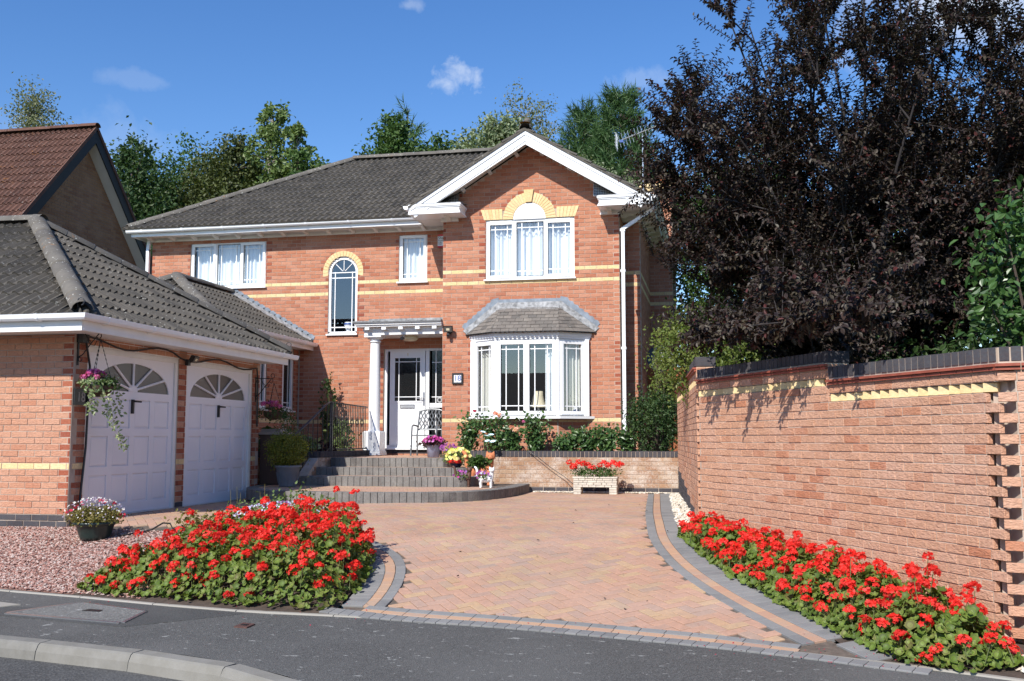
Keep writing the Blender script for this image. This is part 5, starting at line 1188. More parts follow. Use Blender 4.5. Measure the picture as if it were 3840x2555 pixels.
def garage_door(label, y0, y1):
    fr = frame_mb(oGS, uY, nR, y0, y1, -.06, 2.16, .065, -.10, -.02); pbox(fr, oGS, uY, nR, y0, y1, 2.16, 2.30, -.08, -.004); fo = fr.build('garage_door_frame', M['wood_white'], gar)
    a, b = y0 + .07, y1 - .07; d = MB(); cyc, zc, R = (a + b) / 2, 1.63, .69
    RX, RZ_ = (b - a) / 2 - .12, .385
    # leaf with a half-round light: built as strips round the opening
    N = 28; arc = [(cyc + RX * math.cos(math.pi * i / N), zc + RZ_ * math.sin(math.pi * i / N)) for i in range(N + 1)]
    def P(y, z, dd): return (GXW + dd, y, z)
    f0 = -.045
    for i in range(N):
        (ya, za), (yb, zb) = arc[i], arc[i + 1]; d.add([P(ya, za, f0), P(ya, 2.095, f0), P(yb, 2.095, f0), P(yb, zb, f0)], [(0, 1, 2, 3)]); d.add([P(ya, za, f0), P(yb, zb, f0), P(yb, zb, f0 - .03), P(ya, za, f0 - .03)], [(3, 2, 1, 0)])
    d.add([P(a, zc, f0), P(a, 2.095, f0), P(cyc - RX, 2.095, f0), P(cyc - RX, zc, f0)], [(3, 2, 1, 0)]); d.add([P(cyc + RX, zc, f0), P(cyc + RX, 2.095, f0), P(b, 2.095, f0), P(b, zc, f0)], [(3, 2, 1, 0)])
    rows = [(.147, .531), (.637, 1.031), (1.137, 1.523)]; W4 = (b - a); cols = [(a + .10 + i * (W4 - .2 + .1) / 4, a + .10 + i * (W4 - .2 + .1) / 4 + (W4 - .2 + .1) / 4 - .105) for i in range(4)]
    holes = [(c0, c1, r0, r1) for c0, c1 in cols for r0, r1 in rows]; core(d, oGS, uY, nR, a, b, .012, zc - .0005, holes, d0=f0, d1=f0 - .03)
    dl = d.build('garage_door', M['door_white'], gar)
    for c0, c1, r0, r1 in holes:
        m = MB(); s = lambda y, z, dd: V3(oGS, uY, nR, y, z, dd); e = .032
        m.add([s(c0, r0, f0 - .022), s(c1, r0, f0 - .022), s(c1, r1, f0 - .022), s(c0, r1, f0 - .022), s(c0 + e, r0 + e, f0 - .006), s(c1 - e, r0 + e, f0 - .006), s(c1 - e, r1 - e, f0 - .006), s(c0 + e, r1 - e, f0 - .006)], [(0, 1, 5, 4), (1, 2, 6, 5), (2, 3, 7, 6), (3, 0, 4, 7), (4, 5, 6, 7)])
        m.build('panel', M['door_white'], dl)
    m = MB(); m.prism([P(y, z, f0 - .018) for y, z in arc], (-.006, 0, 0)); m.build('fan_light', M['obscure'], dl)
    m = MB()
    for k in range(1, 6):
        an = math.pi * k / 6; p = P(cyc + .10 * math.cos(an), zc + .07 * math.sin(an), f0 - .006); q = P(cyc + RX * math.cos(an), zc + RZ_ * math.sin(an), f0 - .006); m.tube([p, q], .017, 6)
    m.lathe([(.0, .012), (.095, .012), (.11, 0)], (0, 0, 0), 20)
    k0 = len(m.v) - 60
    for i in range(k0, len(m.v)): x, y, z = m.v[i]; m.v[i] = (GXW + f0 - .006 + z, cyc + x, zc + max(y, -.004) * .85 + .004)
    m.build('fan_bars', M['door_white'], dl)
    m = MB(); m.bb(GXW + f0, GXW + f0 + .03, cyc - .045, cyc - .005, 1.335, 1.525); m.tube([(GXW + f0 + .03, cyc - .025, 1.50), (GXW + f0 + .06, cyc - .025, 1.50), (GXW + f0 + .062, cyc + .10, 1.498)], .013, 8); m.build('handle', M['black'], dl)
garage_door('near', 11.15, 13.32); garage_door('far', 13.54, 15.70)
MB().bb(-13.9, GXW - .13, 11.0, 15.9, -.2, -.05).build('garage_floor', M['mortar_dark'], gar)
# garage roof
GEX, GEY, GEZ = -7.255, 10.335, 2.44; GS = .632; gth = math.atan(GS); GH = (16.15 - GEY) / 2
tile_plane(gar, (GEX, GEY, GEZ), (0, 1, 0), (-math.cos(gth), 0, math.sin(gth)), lambda v: (v * math.cos(gth), 2 * GH - v * math.cos(gth)), GH / math.cos(gth), M['tile'], limit=220)
gbud = [80]
tile_plane(gar, (-14.5, GEY, GEZ), (1, 0, 0), (0, math.cos(gth), math.sin(gth)), lambda v: (0, 14.5 + GEX - v * math.cos(gth)), GH / math.cos(gth), M['tile'], budget=gbud)
ap = (GEX - GH, GEY + GH, GEZ + GH * GS)
ridge_line(gar, (GEX - .03, GEY + .03, GEZ + .075), (ap[0], ap[1], ap[2] + .04), M['tile_ridge'], .135); ridge_line(gar, (GEX - .03, GEY + 2 * GH - .03, GEZ + .06), (ap[0], ap[1], ap[2] + .03), M['tile_ridge'], .125); ridge_line(gar, (-14.5, ap[1], ap[2] + .04), (ap[0] + .1, ap[1], ap[2] + .04), M['tile_ridge'], .13)
m = MB(); m.add([(-14.5, GEY + 2 * GH, GEZ), (GEX, GEY + 2 * GH, GEZ), ap, (-14.5, ap[1], ap[2])], [(0, 1, 2, 3)]); m.build('roof_slope', M['tile'], gar)
m = MB(); m.bb(GEX - .0, GEX + .024, GEY - .02, 16.0, 2.255, 2.425); m.bb(-14.5, GEX + .024, GEY - .045, GEY - .021, 2.255, 2.425); m.bb(GEX + .024, GEX + .032, GEY - .02, 16.0, 2.26, 2.285); m.build('fascia', M['wood_white'], gar)
m = MB(); m.bb(-14.5, GEX, GEY - .02, GY0 - .003, 2.285, 2.297); m.bb(GXW + .003, GEX, GY0 - .003, 16.0, 2.285, 2.297); m.build('soffit', M['wood_white'], gar)
gutter(gar, [(-14.5, GEY - .047, 2.447), (GEX + .028, GEY - .047, 2.447), (GEX + .028, 16.22, 2.43)])
for P0, dx in (((GEX + .03, GEY - .02, GEZ + .1), 1), ((GEX + .03, 16.12, GEZ + .12), 1)):
    m = MB(); m.tube([Vector(P0) + Vector((-.05 + .045 * math.cos(t), 0, .06 + .045 * math.sin(t))) for t in [i * .45 for i in range(-3, 9)]], .006, 5); m.build('hip_iron', M['iron'], gar)
# link roof against the house
LEX, LEZ, LRX, LRZ, LYF = -8.47, 3.02, -10.40, 4.14, 17.72; lth = math.atan2(LRZ - LEZ, LEX - LRX); lw = LEX - LRX
tile_plane(gar, (LEX, LYF - lw, LEZ), (0, 1, 0), (-math.cos(lth), 0, math.sin(lth)), lambda v: (v * math.cos(lth), 19.97 - LYF + lw), lw / math.cos(lth), M['tile'], limit=0)
tile_plane(gar, (LRX - lw, LYF - lw, LEZ), (1, 0, 0), (0, math.cos(lth), math.sin(lth)), lambda v: (v * math.cos(lth), 2 * lw - v * math.cos(lth)), lw / math.cos(lth), M['tile'], limit=0)
ridge_line(gar, (LEX, LYF - lw, LEZ + .05), (LRX, LYF, LRZ + .04), M['tile_ridge'], .125); ridge_line(gar, (LRX - lw, LYF - lw, LEZ + .05), (LRX, LYF, LRZ + .04), M['tile_ridge'], .12); ridge_line(gar, (LRX, LYF, LRZ + .04), (LRX, 19.95, LRZ + .04), M['tile_ridge'], .12)
m = MB(); m.add([(LRX, LYF, LRZ), (LRX, 19.97, LRZ), (LRX - lw, 19.97, LEZ), (LRX - lw, LYF - lw, LEZ)], [(3, 2, 1, 0)]); m.build('roof_slope', M['tile'], gar)
m = MB(); m.bb(LEX, LEX + .024, 15.8, 19.972, 2.87, 3.02); m.build('fascia', M['wood_white'], gar); m = MB(); m.bb(LX + .003, LEX, 16.0, 19.972, 2.89, 2.90); m.build('soffit', M['wood_white'], gar)
gutter(gar, [(LEX + .028, 15.8, 3.03), (LEX + .028, 19.96, 3.02)])
n = 15
for i in range(n):
    t0, t1 = i / n, (i + 1) / n; x0, z0 = LEX - .0 + (LRX - LEX) * t0, LEZ + .06 + (LRZ - LEZ) * t0; x1, z1 = LEX + (LRX - LEX) * t1, LEZ + .06 + (LRZ - LEZ) * t1
    MB().prism([(x0, YM - .014, z0), (x1, YM - .014, z1), (x1, YM - .014, z1 + .075), (x0 - .02, YM - .014, z1 + .085), (x0 + .055, YM - .014, z0 + .095)][::-1], (0, .01, 0)).build('lead_flashing', M['lead'], gar)
m = MB(); m.add([(LEX + .0, YM - .16, LEZ + .055), (LEX, YM - .015, LEZ + .12), (LRX, YM - .015, LRZ + .12), (LRX, YM - .16, LRZ + .055)], [(0, 1, 2, 3)]); m.build('lead_apron', M['lead2'], gar)
# slate number plate, flood light, cable on the garage
sp = thing('slate_number', 'black slate plate engraved 18 on the garage pier behind the flower basket', 'house number', (GXW + .01, 11.0, 1.4))
m = MB(); m.bb(GXW + .004, GXW + .02, 10.885, 11.135, 1.41, 1.61); m.build('plate', M['slate'], sp); text('18', sp, (GXW + .0215, 11.01, 1.505), (0, 1, 0), (0, 0, 1), .17, M['engraved'], 'numeral')
f2 = thing('flood_light', 'small black flood light under the garage eaves between the doors', 'flood light', (-7.6, 13.4, 2.1)); floodlight(f2, (-7.56, 13.46, 2.17), (0, 1, 0), (1, 0, 0), .14, .10, .5, False)
cb = MB(); pth = [(GXW + .03, 10.98, 2.36)] + [(GXW + .03, 11.1 + i * .2, 2.27 - .05 * (1 - math.cos(i * .75)) - (.03 if i > 10 else 0)) for i in range(24)] + [(GXW + .03, 15.78, 2.2), (GXW + .02, 15.85, 2.0), (GXW + .02, 15.86, 1.2)]
cable = cb.tube(pth, .013, 6).build('cable', M['black_pl']); tag(cable, 'black cable looping along the top of both garage doors', 'cable')
c2 = MB().tube([(GXW + .03, 11.02, 2.3), (GXW + .035, 11.14, 1.9), (GXW + .03, 11.13, .9), (GXW + .03, 11.06, .3), (GXW + .06, 11.0, .02)], .014, 6).build('cable', M['black_pl']); tag(c2, 'black cable running down the pier beside the nearer garage door', 'cable')
jb = MB().bb(GXW + .004, GXW + .09, 10.9, 11.03, 2.18, 2.285).build('junction_box', M['black_pl']); tag(jb, 'black junction box under the eaves at corner of the garage', 'box')

# ---------------------------------------------------------------- neighbouring house on the left
nh = thing('neighbour_house', 'neighbouring brown brick house with red tiled roof and black barge boards', 'house', (-16, 22.6, 0))
NX, NY, NZ, NS = -16.0, 22.57, 8.98, 1.10; eY0, eY1 = 18.3, 26.9
m = MB(); m.prism([(NX - .006, eY0 + .25, -.2), (NX - .006, eY1 - .25, -.2), (NX - .006, eY1 - .25, NZ - (eY1 - .25 - NY) * NS), (NX - .006, NY, NZ - .03), (NX - .006, eY0 + .25, NZ - (NY - eY0 - .25) * NS)], (-.2, 0, 0)); m.build('gable_core', M['mortar_dark'], nh)
m = MB(); m.bb(-27, NX - .2, eY0 + .25, eY1 - .25, -.2, 4.0); m.build('wall', M['brick_brown'], nh)
NB = Bricks(); lay(NB, (NX, 0), uY, nR, eY0 + .3, eY1 - .3, 3.2, 8.9, .0775, 8.9, mat='brick_brown', clip=lambda a, b: (max(eY0 + .3, NY - (NZ - .05 - b) / NS), min(eY1 - .3, NY + (NZ - .05 - b) / NS))); NB.emit(nh, 'brick')
nth = math.atan(NS); nl = (NY - eY0) / math.cos(nth)
tile_plane(nh, (-27, eY0, NZ - (NY - eY0) * NS + .06), (1, 0, 0), (0, math.cos(nth), math.sin(nth)), lambda v: (0, 27 + NX + .33), nl, M['tile_red'])
m = MB(); m.add([(-27, eY1, NZ - (eY1 - NY) * NS + .06), (NX + .33, eY1, NZ - (eY1 - NY) * NS + .06), (NX + .33, NY, NZ + .06), (-27, NY, NZ + .06)], [(0, 1, 2, 3)]); m.build('roof_slope', M['tile_red'], nh)
ridge_line(nh, (-27, NY, NZ + .10), (NX + .34, NY, NZ + .10), M['tile_red'], .13)
for s, (y1) in ((-1, eY0), (1, eY1)):
    dy, dz = (y1 - NY), -(abs(y1 - NY)) * NS; L = math.hypot(dy, dz); d = Vector((0, dy / L, dz / L)); up = Vector((0, -d.z, d.y)); up = up if up.z > 0 else -up; T = Vector((NX + .3, NY, NZ + .05)); E2 = T + d * L
    m = MB(); m.prism([tuple(p) for p in (T, E2, E2 - up * .26, T - Vector((0, 0, .26 / math.cos(nth))))], (.03, 0, 0)); m.build('barge_board', M['dark_board'], nh)
    m = MB(); q = Vector((0, 0, -.24 / math.cos(nth))); m.prism([tuple(T + q), tuple(E2 - up * .24), tuple(E2 - up * .24 + Vector((-.3, 0, 0))), tuple(T + q + Vector((-.3, 0, 0)))], tuple(up * .015)); m.build('verge_soffit', M['soffit'] if s > 0 else M['dark_board'], nh)
    m = MB(); m.prism([tuple(p + Vector((.02, 0, 0))) for p in (T + up * .06, E2 + up * .06, E2 - up * .03, T - Vector((0, 0, .03)))], (.035, 0, 0)); m.build('verge', M['tile_red'], nh)
# bungalow across the road: seen mirrored in the bay panes
oh = thing('bungalow', 'low bungalow with dark roof across the road mirrored in the bay panes', 'house', (-9, -20, -.6))
m = MB(); m.bb(-22, 3, -25, -17, -.7, 2.2); m.build('wall', M['brick_brown'], oh)
m = MB(); m.add([(-22.6, -16.4, 2.2), (3.6, -16.4, 2.2), (3.6, -25.6, 2.2), (-22.6, -25.6, 2.2), (-18.5, -21, 4.9), (-.5, -21, 4.9)], [(0, 1, 5, 4), (1, 2, 5), (2, 3, 4, 5), (3, 0, 4), (3, 2, 1, 0)]); m.build('roof', M['tile'], oh)
for x in (-19, -14, -8, -2): MB().bb(x, x + 1.8, -16.99, -16.95, .5, 1.8).build('window', M['upvc'], oh); MB().bb(x + .1, x + 1.7, -16.95, -16.94, .6, 1.7).build('pane', M['door_glass'], oh)

# ---------------------------------------------------------------- steps, planter, railing
steps = thing('front_steps', 'broad curved brick steps with charcoal block edges up to the porch', 'steps', (-5.3, 16, .06))
S1 = smooth_line([(-7.72, 15.95), (-7.5, 15.1), (-6.96, 14.40), (-5.99, 14.08), (-5.15, 14.06), (-4.59, 14.13), (-3.94, 14.36), (-3.5, 14.97), (-3.31, 15.72), (-3.25, 16.4), (-3.27, 17.5)])
S2 = smooth_line([(-6.95, 15.97), (-6.4, 15.96), (-5.9, 15.95), (-5.2, 15.94), (-4.5, 15.92), (-4.10, 16.0), (-4.0, 16.35), (-3.98, 17.5)])
S3 = smooth_line([(-6.9, 16.50), (-6.4, 16.47), (-5.9, 16.45), (-5.2, 16.42), (-4.5, 16.42), (-4.15, 16.5), (-4.06, 16.8), (-4.05, 17.5)])
S4 = smooth_line([(-6.85, 17.08), (-6.6, 17.0), (-6.2, 16.96), (-5.4, 16.92), (-4.85, 16.93), (-4.66, 17.02), (-4.62, 17.5)])
SB, SP = Bricks(), Bricks(); sf = MB()
for line, z, zl in ((S1, .21, .055), (S2, .367, .21), (S3, .503, .367), (S4, .657, .503)):
    back = [(line[-1][0], 18.9), (line[0][0], 18.9)]; top_poly = line + back
    inner = [(p.x, p.y) for p in offset_line(line, -.09)] + [(line[-1][0] - .09, 18.9), (line[0][0] + .09, 18.9)]
    sf.prism([(x, y, zl - .3) for x, y in inner], (0, 0, z - zl + .3 - .012))
    a = resample(line, .108)
    for p, q in zip(a, a[1:]):
        c = (p + q) / 2; U = (q - p); l = U.length; U.normalize(); N = Vector((U.y, -U.x, 0)); h = z - zl + .02
        if random.random() < .06: h -= .002
        SB.add((c.x, c.y, z - h / 2 + random.uniform(-.001, .001)), U, N, l - .0045, h, 'step_brick', .2, w=(0, 0, 1))
    yy = min(p[1] for p in line)
    for j in range(int((19.9 - yy) / .1)):
        y = yy + .05 + j * .1; x = -7.8 + (.1 if j % 2 else 0)
        if y > {.21: 16.1, .367: 16.7, .503: 17.3}.get(z, 19.95): break
        while x < -3.1:
            if inpoly(x, y, line + [(line[-1][0], 20.2), (line[0][0], 20.2)]) and dist_poly(x, y, line + back) > .13:
                SP.add((x, y, z - .004 + random.uniform(-.001, .001)), (1, 0, 0), (0, 0, 1), .194, .094, 'paver', .03, w=(0, 1, 0))
            x += .2
sf.bb(-6.85, -5.0, 18.8, 19.975, .1, .643); sf.bb(-5.0, -4.62, 17.4, 18.0, .1, .64)
sf.build('step_core', M['joint'], steps); SB.emit(steps, 'step_block'); SP.emit(steps, 'paver')
pw = thing('planter_wall', 'shaded raised brick planter with dark cap beside the steps', 'wall', (-7.9, 16.7, .1))
PWB, PC, pm = Bricks(), Bricks(), MB()
core(pm, (0, 16.62), uX, nF, -8.77, -6.9, -.05, .66, d1=-.2); lay(PWB, (0, 16.62), uX, nF, -8.77, -6.9, .0, .66, .0755, .66, mat='brick_old')
core(pm, (-6.88, 0), uY, nR, 16.63, 19.3, -.05, .66, d1=-.2); lay(PWB, (-6.88, 0), uY, nR, 16.66, 19.3, .3, .66, .0755, .66, mat='brick_old')
pm.prism([(-7.06, 16.1, .1), (-7.06, 16.61, .1), (-7.06, 16.61, .66), (-7.06, 16.1, .36)], (.17, 0, 0)); pm.build('wall_core', M['mortar'], pw)
for k in range(4): lay(PWB, (-6.882, 0), uY, nR, 16.12 + .1 * k, 16.6, .21 + .0755 * k, .2855 + .0755 * k, .0755, .2855 + .0755 * k, mat='brick_old')
PWB.emit(pw, 'brick')
for i in range(25): PC.add((-8.73 + i * .0745, 16.612, .715), (1, 0, 0), (0, -1, 0), .0665, .105, 'blue_brick', .215, w=(0, 0, 1))
for i in range(34): PC.add((-6.872, 16.70 + i * .0745, .715), (0, 1, 0), (1, 0, 0), .0665, .105, 'blue_brick', .215, w=(0, 0, 1))
PC.emit(pw, 'cap_brick'); MB().bb(-8.77, -7.07, 16.83, 19.95, .2, .68).build('planter_soil', M['soil'], kind='structure')
rl_ = thing('railing', 'black wrought iron railing beside the front steps', 'railing', (-6.95, 17.4, .5))
MB().box((-6.95, 17.35, 1.08), (.04, .04, 1.18)).build('post', M['iron'], rl_); MB().box((-6.95, 17.28, 1.08), (.022, .022, 1.16)).build('post', M['iron'], rl_)
MB().tube([(-6.95, 17.33, 1.665), (-6.94, 19.22, 1.63)], .014, 6).build('top_rail', M['black'], rl_); MB().tube([(-6.95, 17.35, .80), (-6.94, 19.22, .80)], .012, 6).build('lower_rail', M['black'], rl_)
hr = [(-6.94, 19.2, 1.632), (-6.95, 17.4, 1.67), (-6.955, 17.27, 1.67), (-6.98, 17.1, 1.60), (-7.03, 16.85, 1.44), (-7.09, 16.55, 1.26), (-7.14, 16.3, 1.12), (-7.18, 16.1, 1.02), (-7.19, 16.0, 1.0), (-7.2, 15.95, .96), (-7.19, 15.97, .92)]
m = MB()
for a, b in zip(hr[1:], hr[2:]):
    a, b = Vector(a), Vector(b); d = (b - a); L = d.length; d.normalize(); s = d.cross(Vector((0, 0, 1))).normalized(); m.box((a + b) / 2, (.045, L + .01, .014), (s, d, s.cross(d)))
m.build('handrail', M['iron'], rl_)
MB().tube([(-6.955, 17.27, .82), (-7.0, 17.0, .68), (-7.18, 16.1, .22 + .12)], .012, 6).build('lower_rail', M['black'], rl_)
for i in range(19):
    y = 17.45 + i * .093; MB().box((-6.945, y, 1.23), (.013, .013, .85)).build('baluster', M['black'], rl_)
    if i % 3 == 1:
        m = MB()
        for k in range(4):
            ph = k * math.pi / 2; m.tube([(-6.945 + .024 * math.sin(math.pi * t / 8) * math.cos(ph + t * .5), y + .024 * math.sin(math.pi * t / 8) * math.sin(ph + t * .5), 1.20 + .03 * t) for t in range(9)], .005, 4, caps=False)
        m.build('basket_twist', M['black'], rl_)
def interp(L, y, k=1):
    for a, b in zip(L, L[1:]):
        if (a[1] - y) * (b[1] - y) <= 0 and a[1] != b[1]:
            t = (y - a[1]) / (b[1] - a[1]); return [a[i] + (b[i] - a[i]) * t for i in range(3)]
for i in range(8):
    y = 17.17 - i * .145; p = interp(hr[2:9], y)
    if p: z0 = .82 + (y - 17.27) * .40; MB().box((p[0], y, (p[2] + z0) / 2), (.013, .013, p[2] - z0)).build('baluster', M['black'], rl_)

# ---------------------------------------------------------------- pebbles and chippings
def stones(name, poly, n, s0, s1, mat, flat=.6, lift=.5, extra=0):
    xs_, ys_ = [p[0] for p in poly], [p[1] for p in poly]; P = []
    while len(P) < n:
        x, y = random.uniform(min(xs_), max(xs_)), random.uniform(min(ys_), max(ys_))
        if inpoly(x, y, poly): P.append((x, y, gz(x, y) + extra))
    P = np.array(P); S = RNG.uniform(s0, s1, (n, 3)); S[:, 2] *= flat; P[:, 2] += S[:, 2] * lift
    tv = np.array([(1, 0, .1), (.2, .95, -.1), (-.9, .4, .1), (-.7, -.7, -.05), (.4, -.9, .1), (0, .1, .85), (.1, 0, -.8)]); tf = np.array([(0, 1, 5), (1, 2, 5), (2, 3, 5), (3, 4, 5), (4, 0, 5), (1, 0, 6), (2, 1, 6), (3, 2, 6), (4, 3, 6), (0, 4, 6)])
    nr = np.stack([RNG.normal(0, .35, n), RNG.normal(0, .35, n), np.ones(n)], 1); v, f = scatter(tv, tf, P, frames(nr), S)
    return link(name, npmesh(name, v, f, mat), kind='stuff')
GRAV = [(-9.6, 10.84), (-9.6, 9.35), (-7.9, 8.98), (-6.85, 8.75), (-5.8, 8.54), (-5.2, 8.4), (-5.3, 9.4), (-5.4, 10.5), (-7.6, 10.88)]
ground_sheet('chipping_bed', GRAV + [(-7.7, 10.86)], -.012, M['gravel_base'], kind='structure')
o = stones('red_chippings', GRAV, 21000, .009, .019, M['gravel']); tag(o, 'reddish stone chippings between pavement and garage', 'gravel')
PEB = [(-.80, 17.4), (-.78, 16.6), (-.50, 11.95), (-.34, 10.6), (-.1, 10.0), (.0, 10.9), (-.24, 11.6), (-.66, 17.4)]
ground_sheet('pebble_bed', [(-1.0, 17.54), (-.68, 17.54), (-.22, 11.6), (.3, 10.62), (1.2, 8.92), (1.95, 7.44), (2.6, 7.1), (2.6, 6.46), (1.85, 6.80), (1.3, 7.03), (.95, 7.17), (.78, 7.62), (.30, 8.72), (-.08, 9.55), (-.40, 10.61), (-.52, 11.96)], -.008, M['soil'], kind='structure')
o = stones('pebbles', PEB, 1500, .012, .032, M['pebble']); tag(o, 'cream pebbles along foot of the right hand wall', 'pebbles')
o = stones('pebbles', [(-3.2, 17.40), (-.8, 17.38), (-.8, 17.54), (-3.2, 17.54)], 700, .012, .03, M['pebble']); tag(o, 'cream pebbles in a strip below the retaining wall', 'pebbles')
o = stones('pebbles', [(1.80, 6.86), (2.1, 6.7), (2.1, 7.0), (1.9, 7.2)], 30, .015, .035, M['pebble']); tag(o, 'few cream pebbles at the street end of the right wall', 'pebbles')

# ---------------------------------------------------------------- leaves, flowers
LEAF = (np.array([(0, 0, 0), (.32, .5, .10), (0, 1, -.06), (-.32, .5, .10)]), np.array([(0, 1, 2, 3)]))
LEAF2 = (np.array([(0, 0, 0), (.27, .33, .09), (.23, .68, .06), (0, 1, -.12), (-.23, .68, .06), (-.27, .33, .09)]), np.array([(0, 1, 2, 3), (0, 3, 4, 5)]))
NEEDLE = (np.array([(-.03, 0, 0), (.03, 0, 0), (.0, 1, 0)]), np.array([(0, 1, 2)]))
def ger_leaf():
    V = [(0, 0, -.10)]; K = 10
    for r, z in ((.48, -.02), (.74, .05)): V += [(r * math.cos(2 * math.pi * i / K), r * math.sin(2 * math.pi * i / K), z) for i in range(K)]
    V += [((1.05 if i % 2 else .80) * math.cos(2 * math.pi * i / K), (1.05 if i % 2 else .80) * math.sin(2 * math.pi * i / K), .06 + (.16 if i % 2 else -.06)) for i in range(K)]
    F, mi = [], []
    for i in range(K): F.append((0, 1 + i, 1 + (i + 1) % K)); mi.append(0)
    for b, m_ in ((1, 1), (1 + K, 0)):
        for i in range(K):
            j = (i + 1) % K; F += [(b + i, b + K + i, b + K + j), (b + i, b + K + j, b + j)]; mi += [m_, m_]
    return np.array(V), np.array(F), np.array(mi)
GL = ger_leaf()
def disc_flower(k=5, w=.62, cup=.2):
    V, F = [(0, 0, 0)], []
    for i in range(k):
        a = 2 * math.pi * i / k; h = math.pi / k * w * 1.5
        b = len(V); V += [(.62 * math.cos(a - h), .62 * math.sin(a - h), cup * .7), (1.0 * math.cos(a), 1.0 * math.sin(a), cup), (.62 * math.cos(a + h), .62 * math.sin(a + h), cup * .7)]; F.append((0, b, b + 1, b + 2))
    return np.array(V), np.array(F)
FLOW = disc_flower()
TRUMP = (np.array([(.16 * math.cos(a), .16 * math.sin(a), -.25) for a in [2 * math.pi * i / 8 for i in range(8)]] + [(.92 * math.cos(a), .92 * math.sin(a), .0) for a in [2 * math.pi * i / 8 for i in range(8)]]), np.array([(i, (i + 1) % 8, 8 + (i + 1) % 8, 8 + i) for i in range(8)]))
def unit_dirs(n, up=0.0):
    v = RNG.normal(0, 1, (n, 3)); v /= np.linalg.norm(v, axis=1, keepdims=True); v[:, 2] += up; return v / np.linalg.norm(v, axis=1, keepdims=True)
def head_mesh(name, mats, nf=40, floret=.30):
    d = unit_dirs(nf * 2, .35); d = d[d[:, 2] > -.45][:nf]; lo = RNG.uniform(.45, .7); P = d * RNG.uniform(lo, .98, (len(d), 1)) * np.array([1, RNG.uniform(.75, 1), RNG.uniform(.6, .95)]); V, F, MI, b = [], [], [], 0
    nr = d + RNG.normal(0, .35, d.shape); v, f = scatter(*FLOW, P, frames(nr), RNG.uniform(floret * .8, floret * 1.2, len(d)))
    mi = np.repeat((RNG.random(len(d)) < .25).astype(int), len(FLOW[1])); return npmesh(name, v, f, mats, mi)
HEADS = [head_mesh('geranium_head_shape', [M['p_red'], M['p_red2']], random.randint(24, 42), random.uniform(.26, .34)) for _ in range(10)]
def leaves_at(P, nrm, size, tmpl, spin=None): return scatter(tmpl[0], tmpl[1], P, frames(nrm, spin), size)
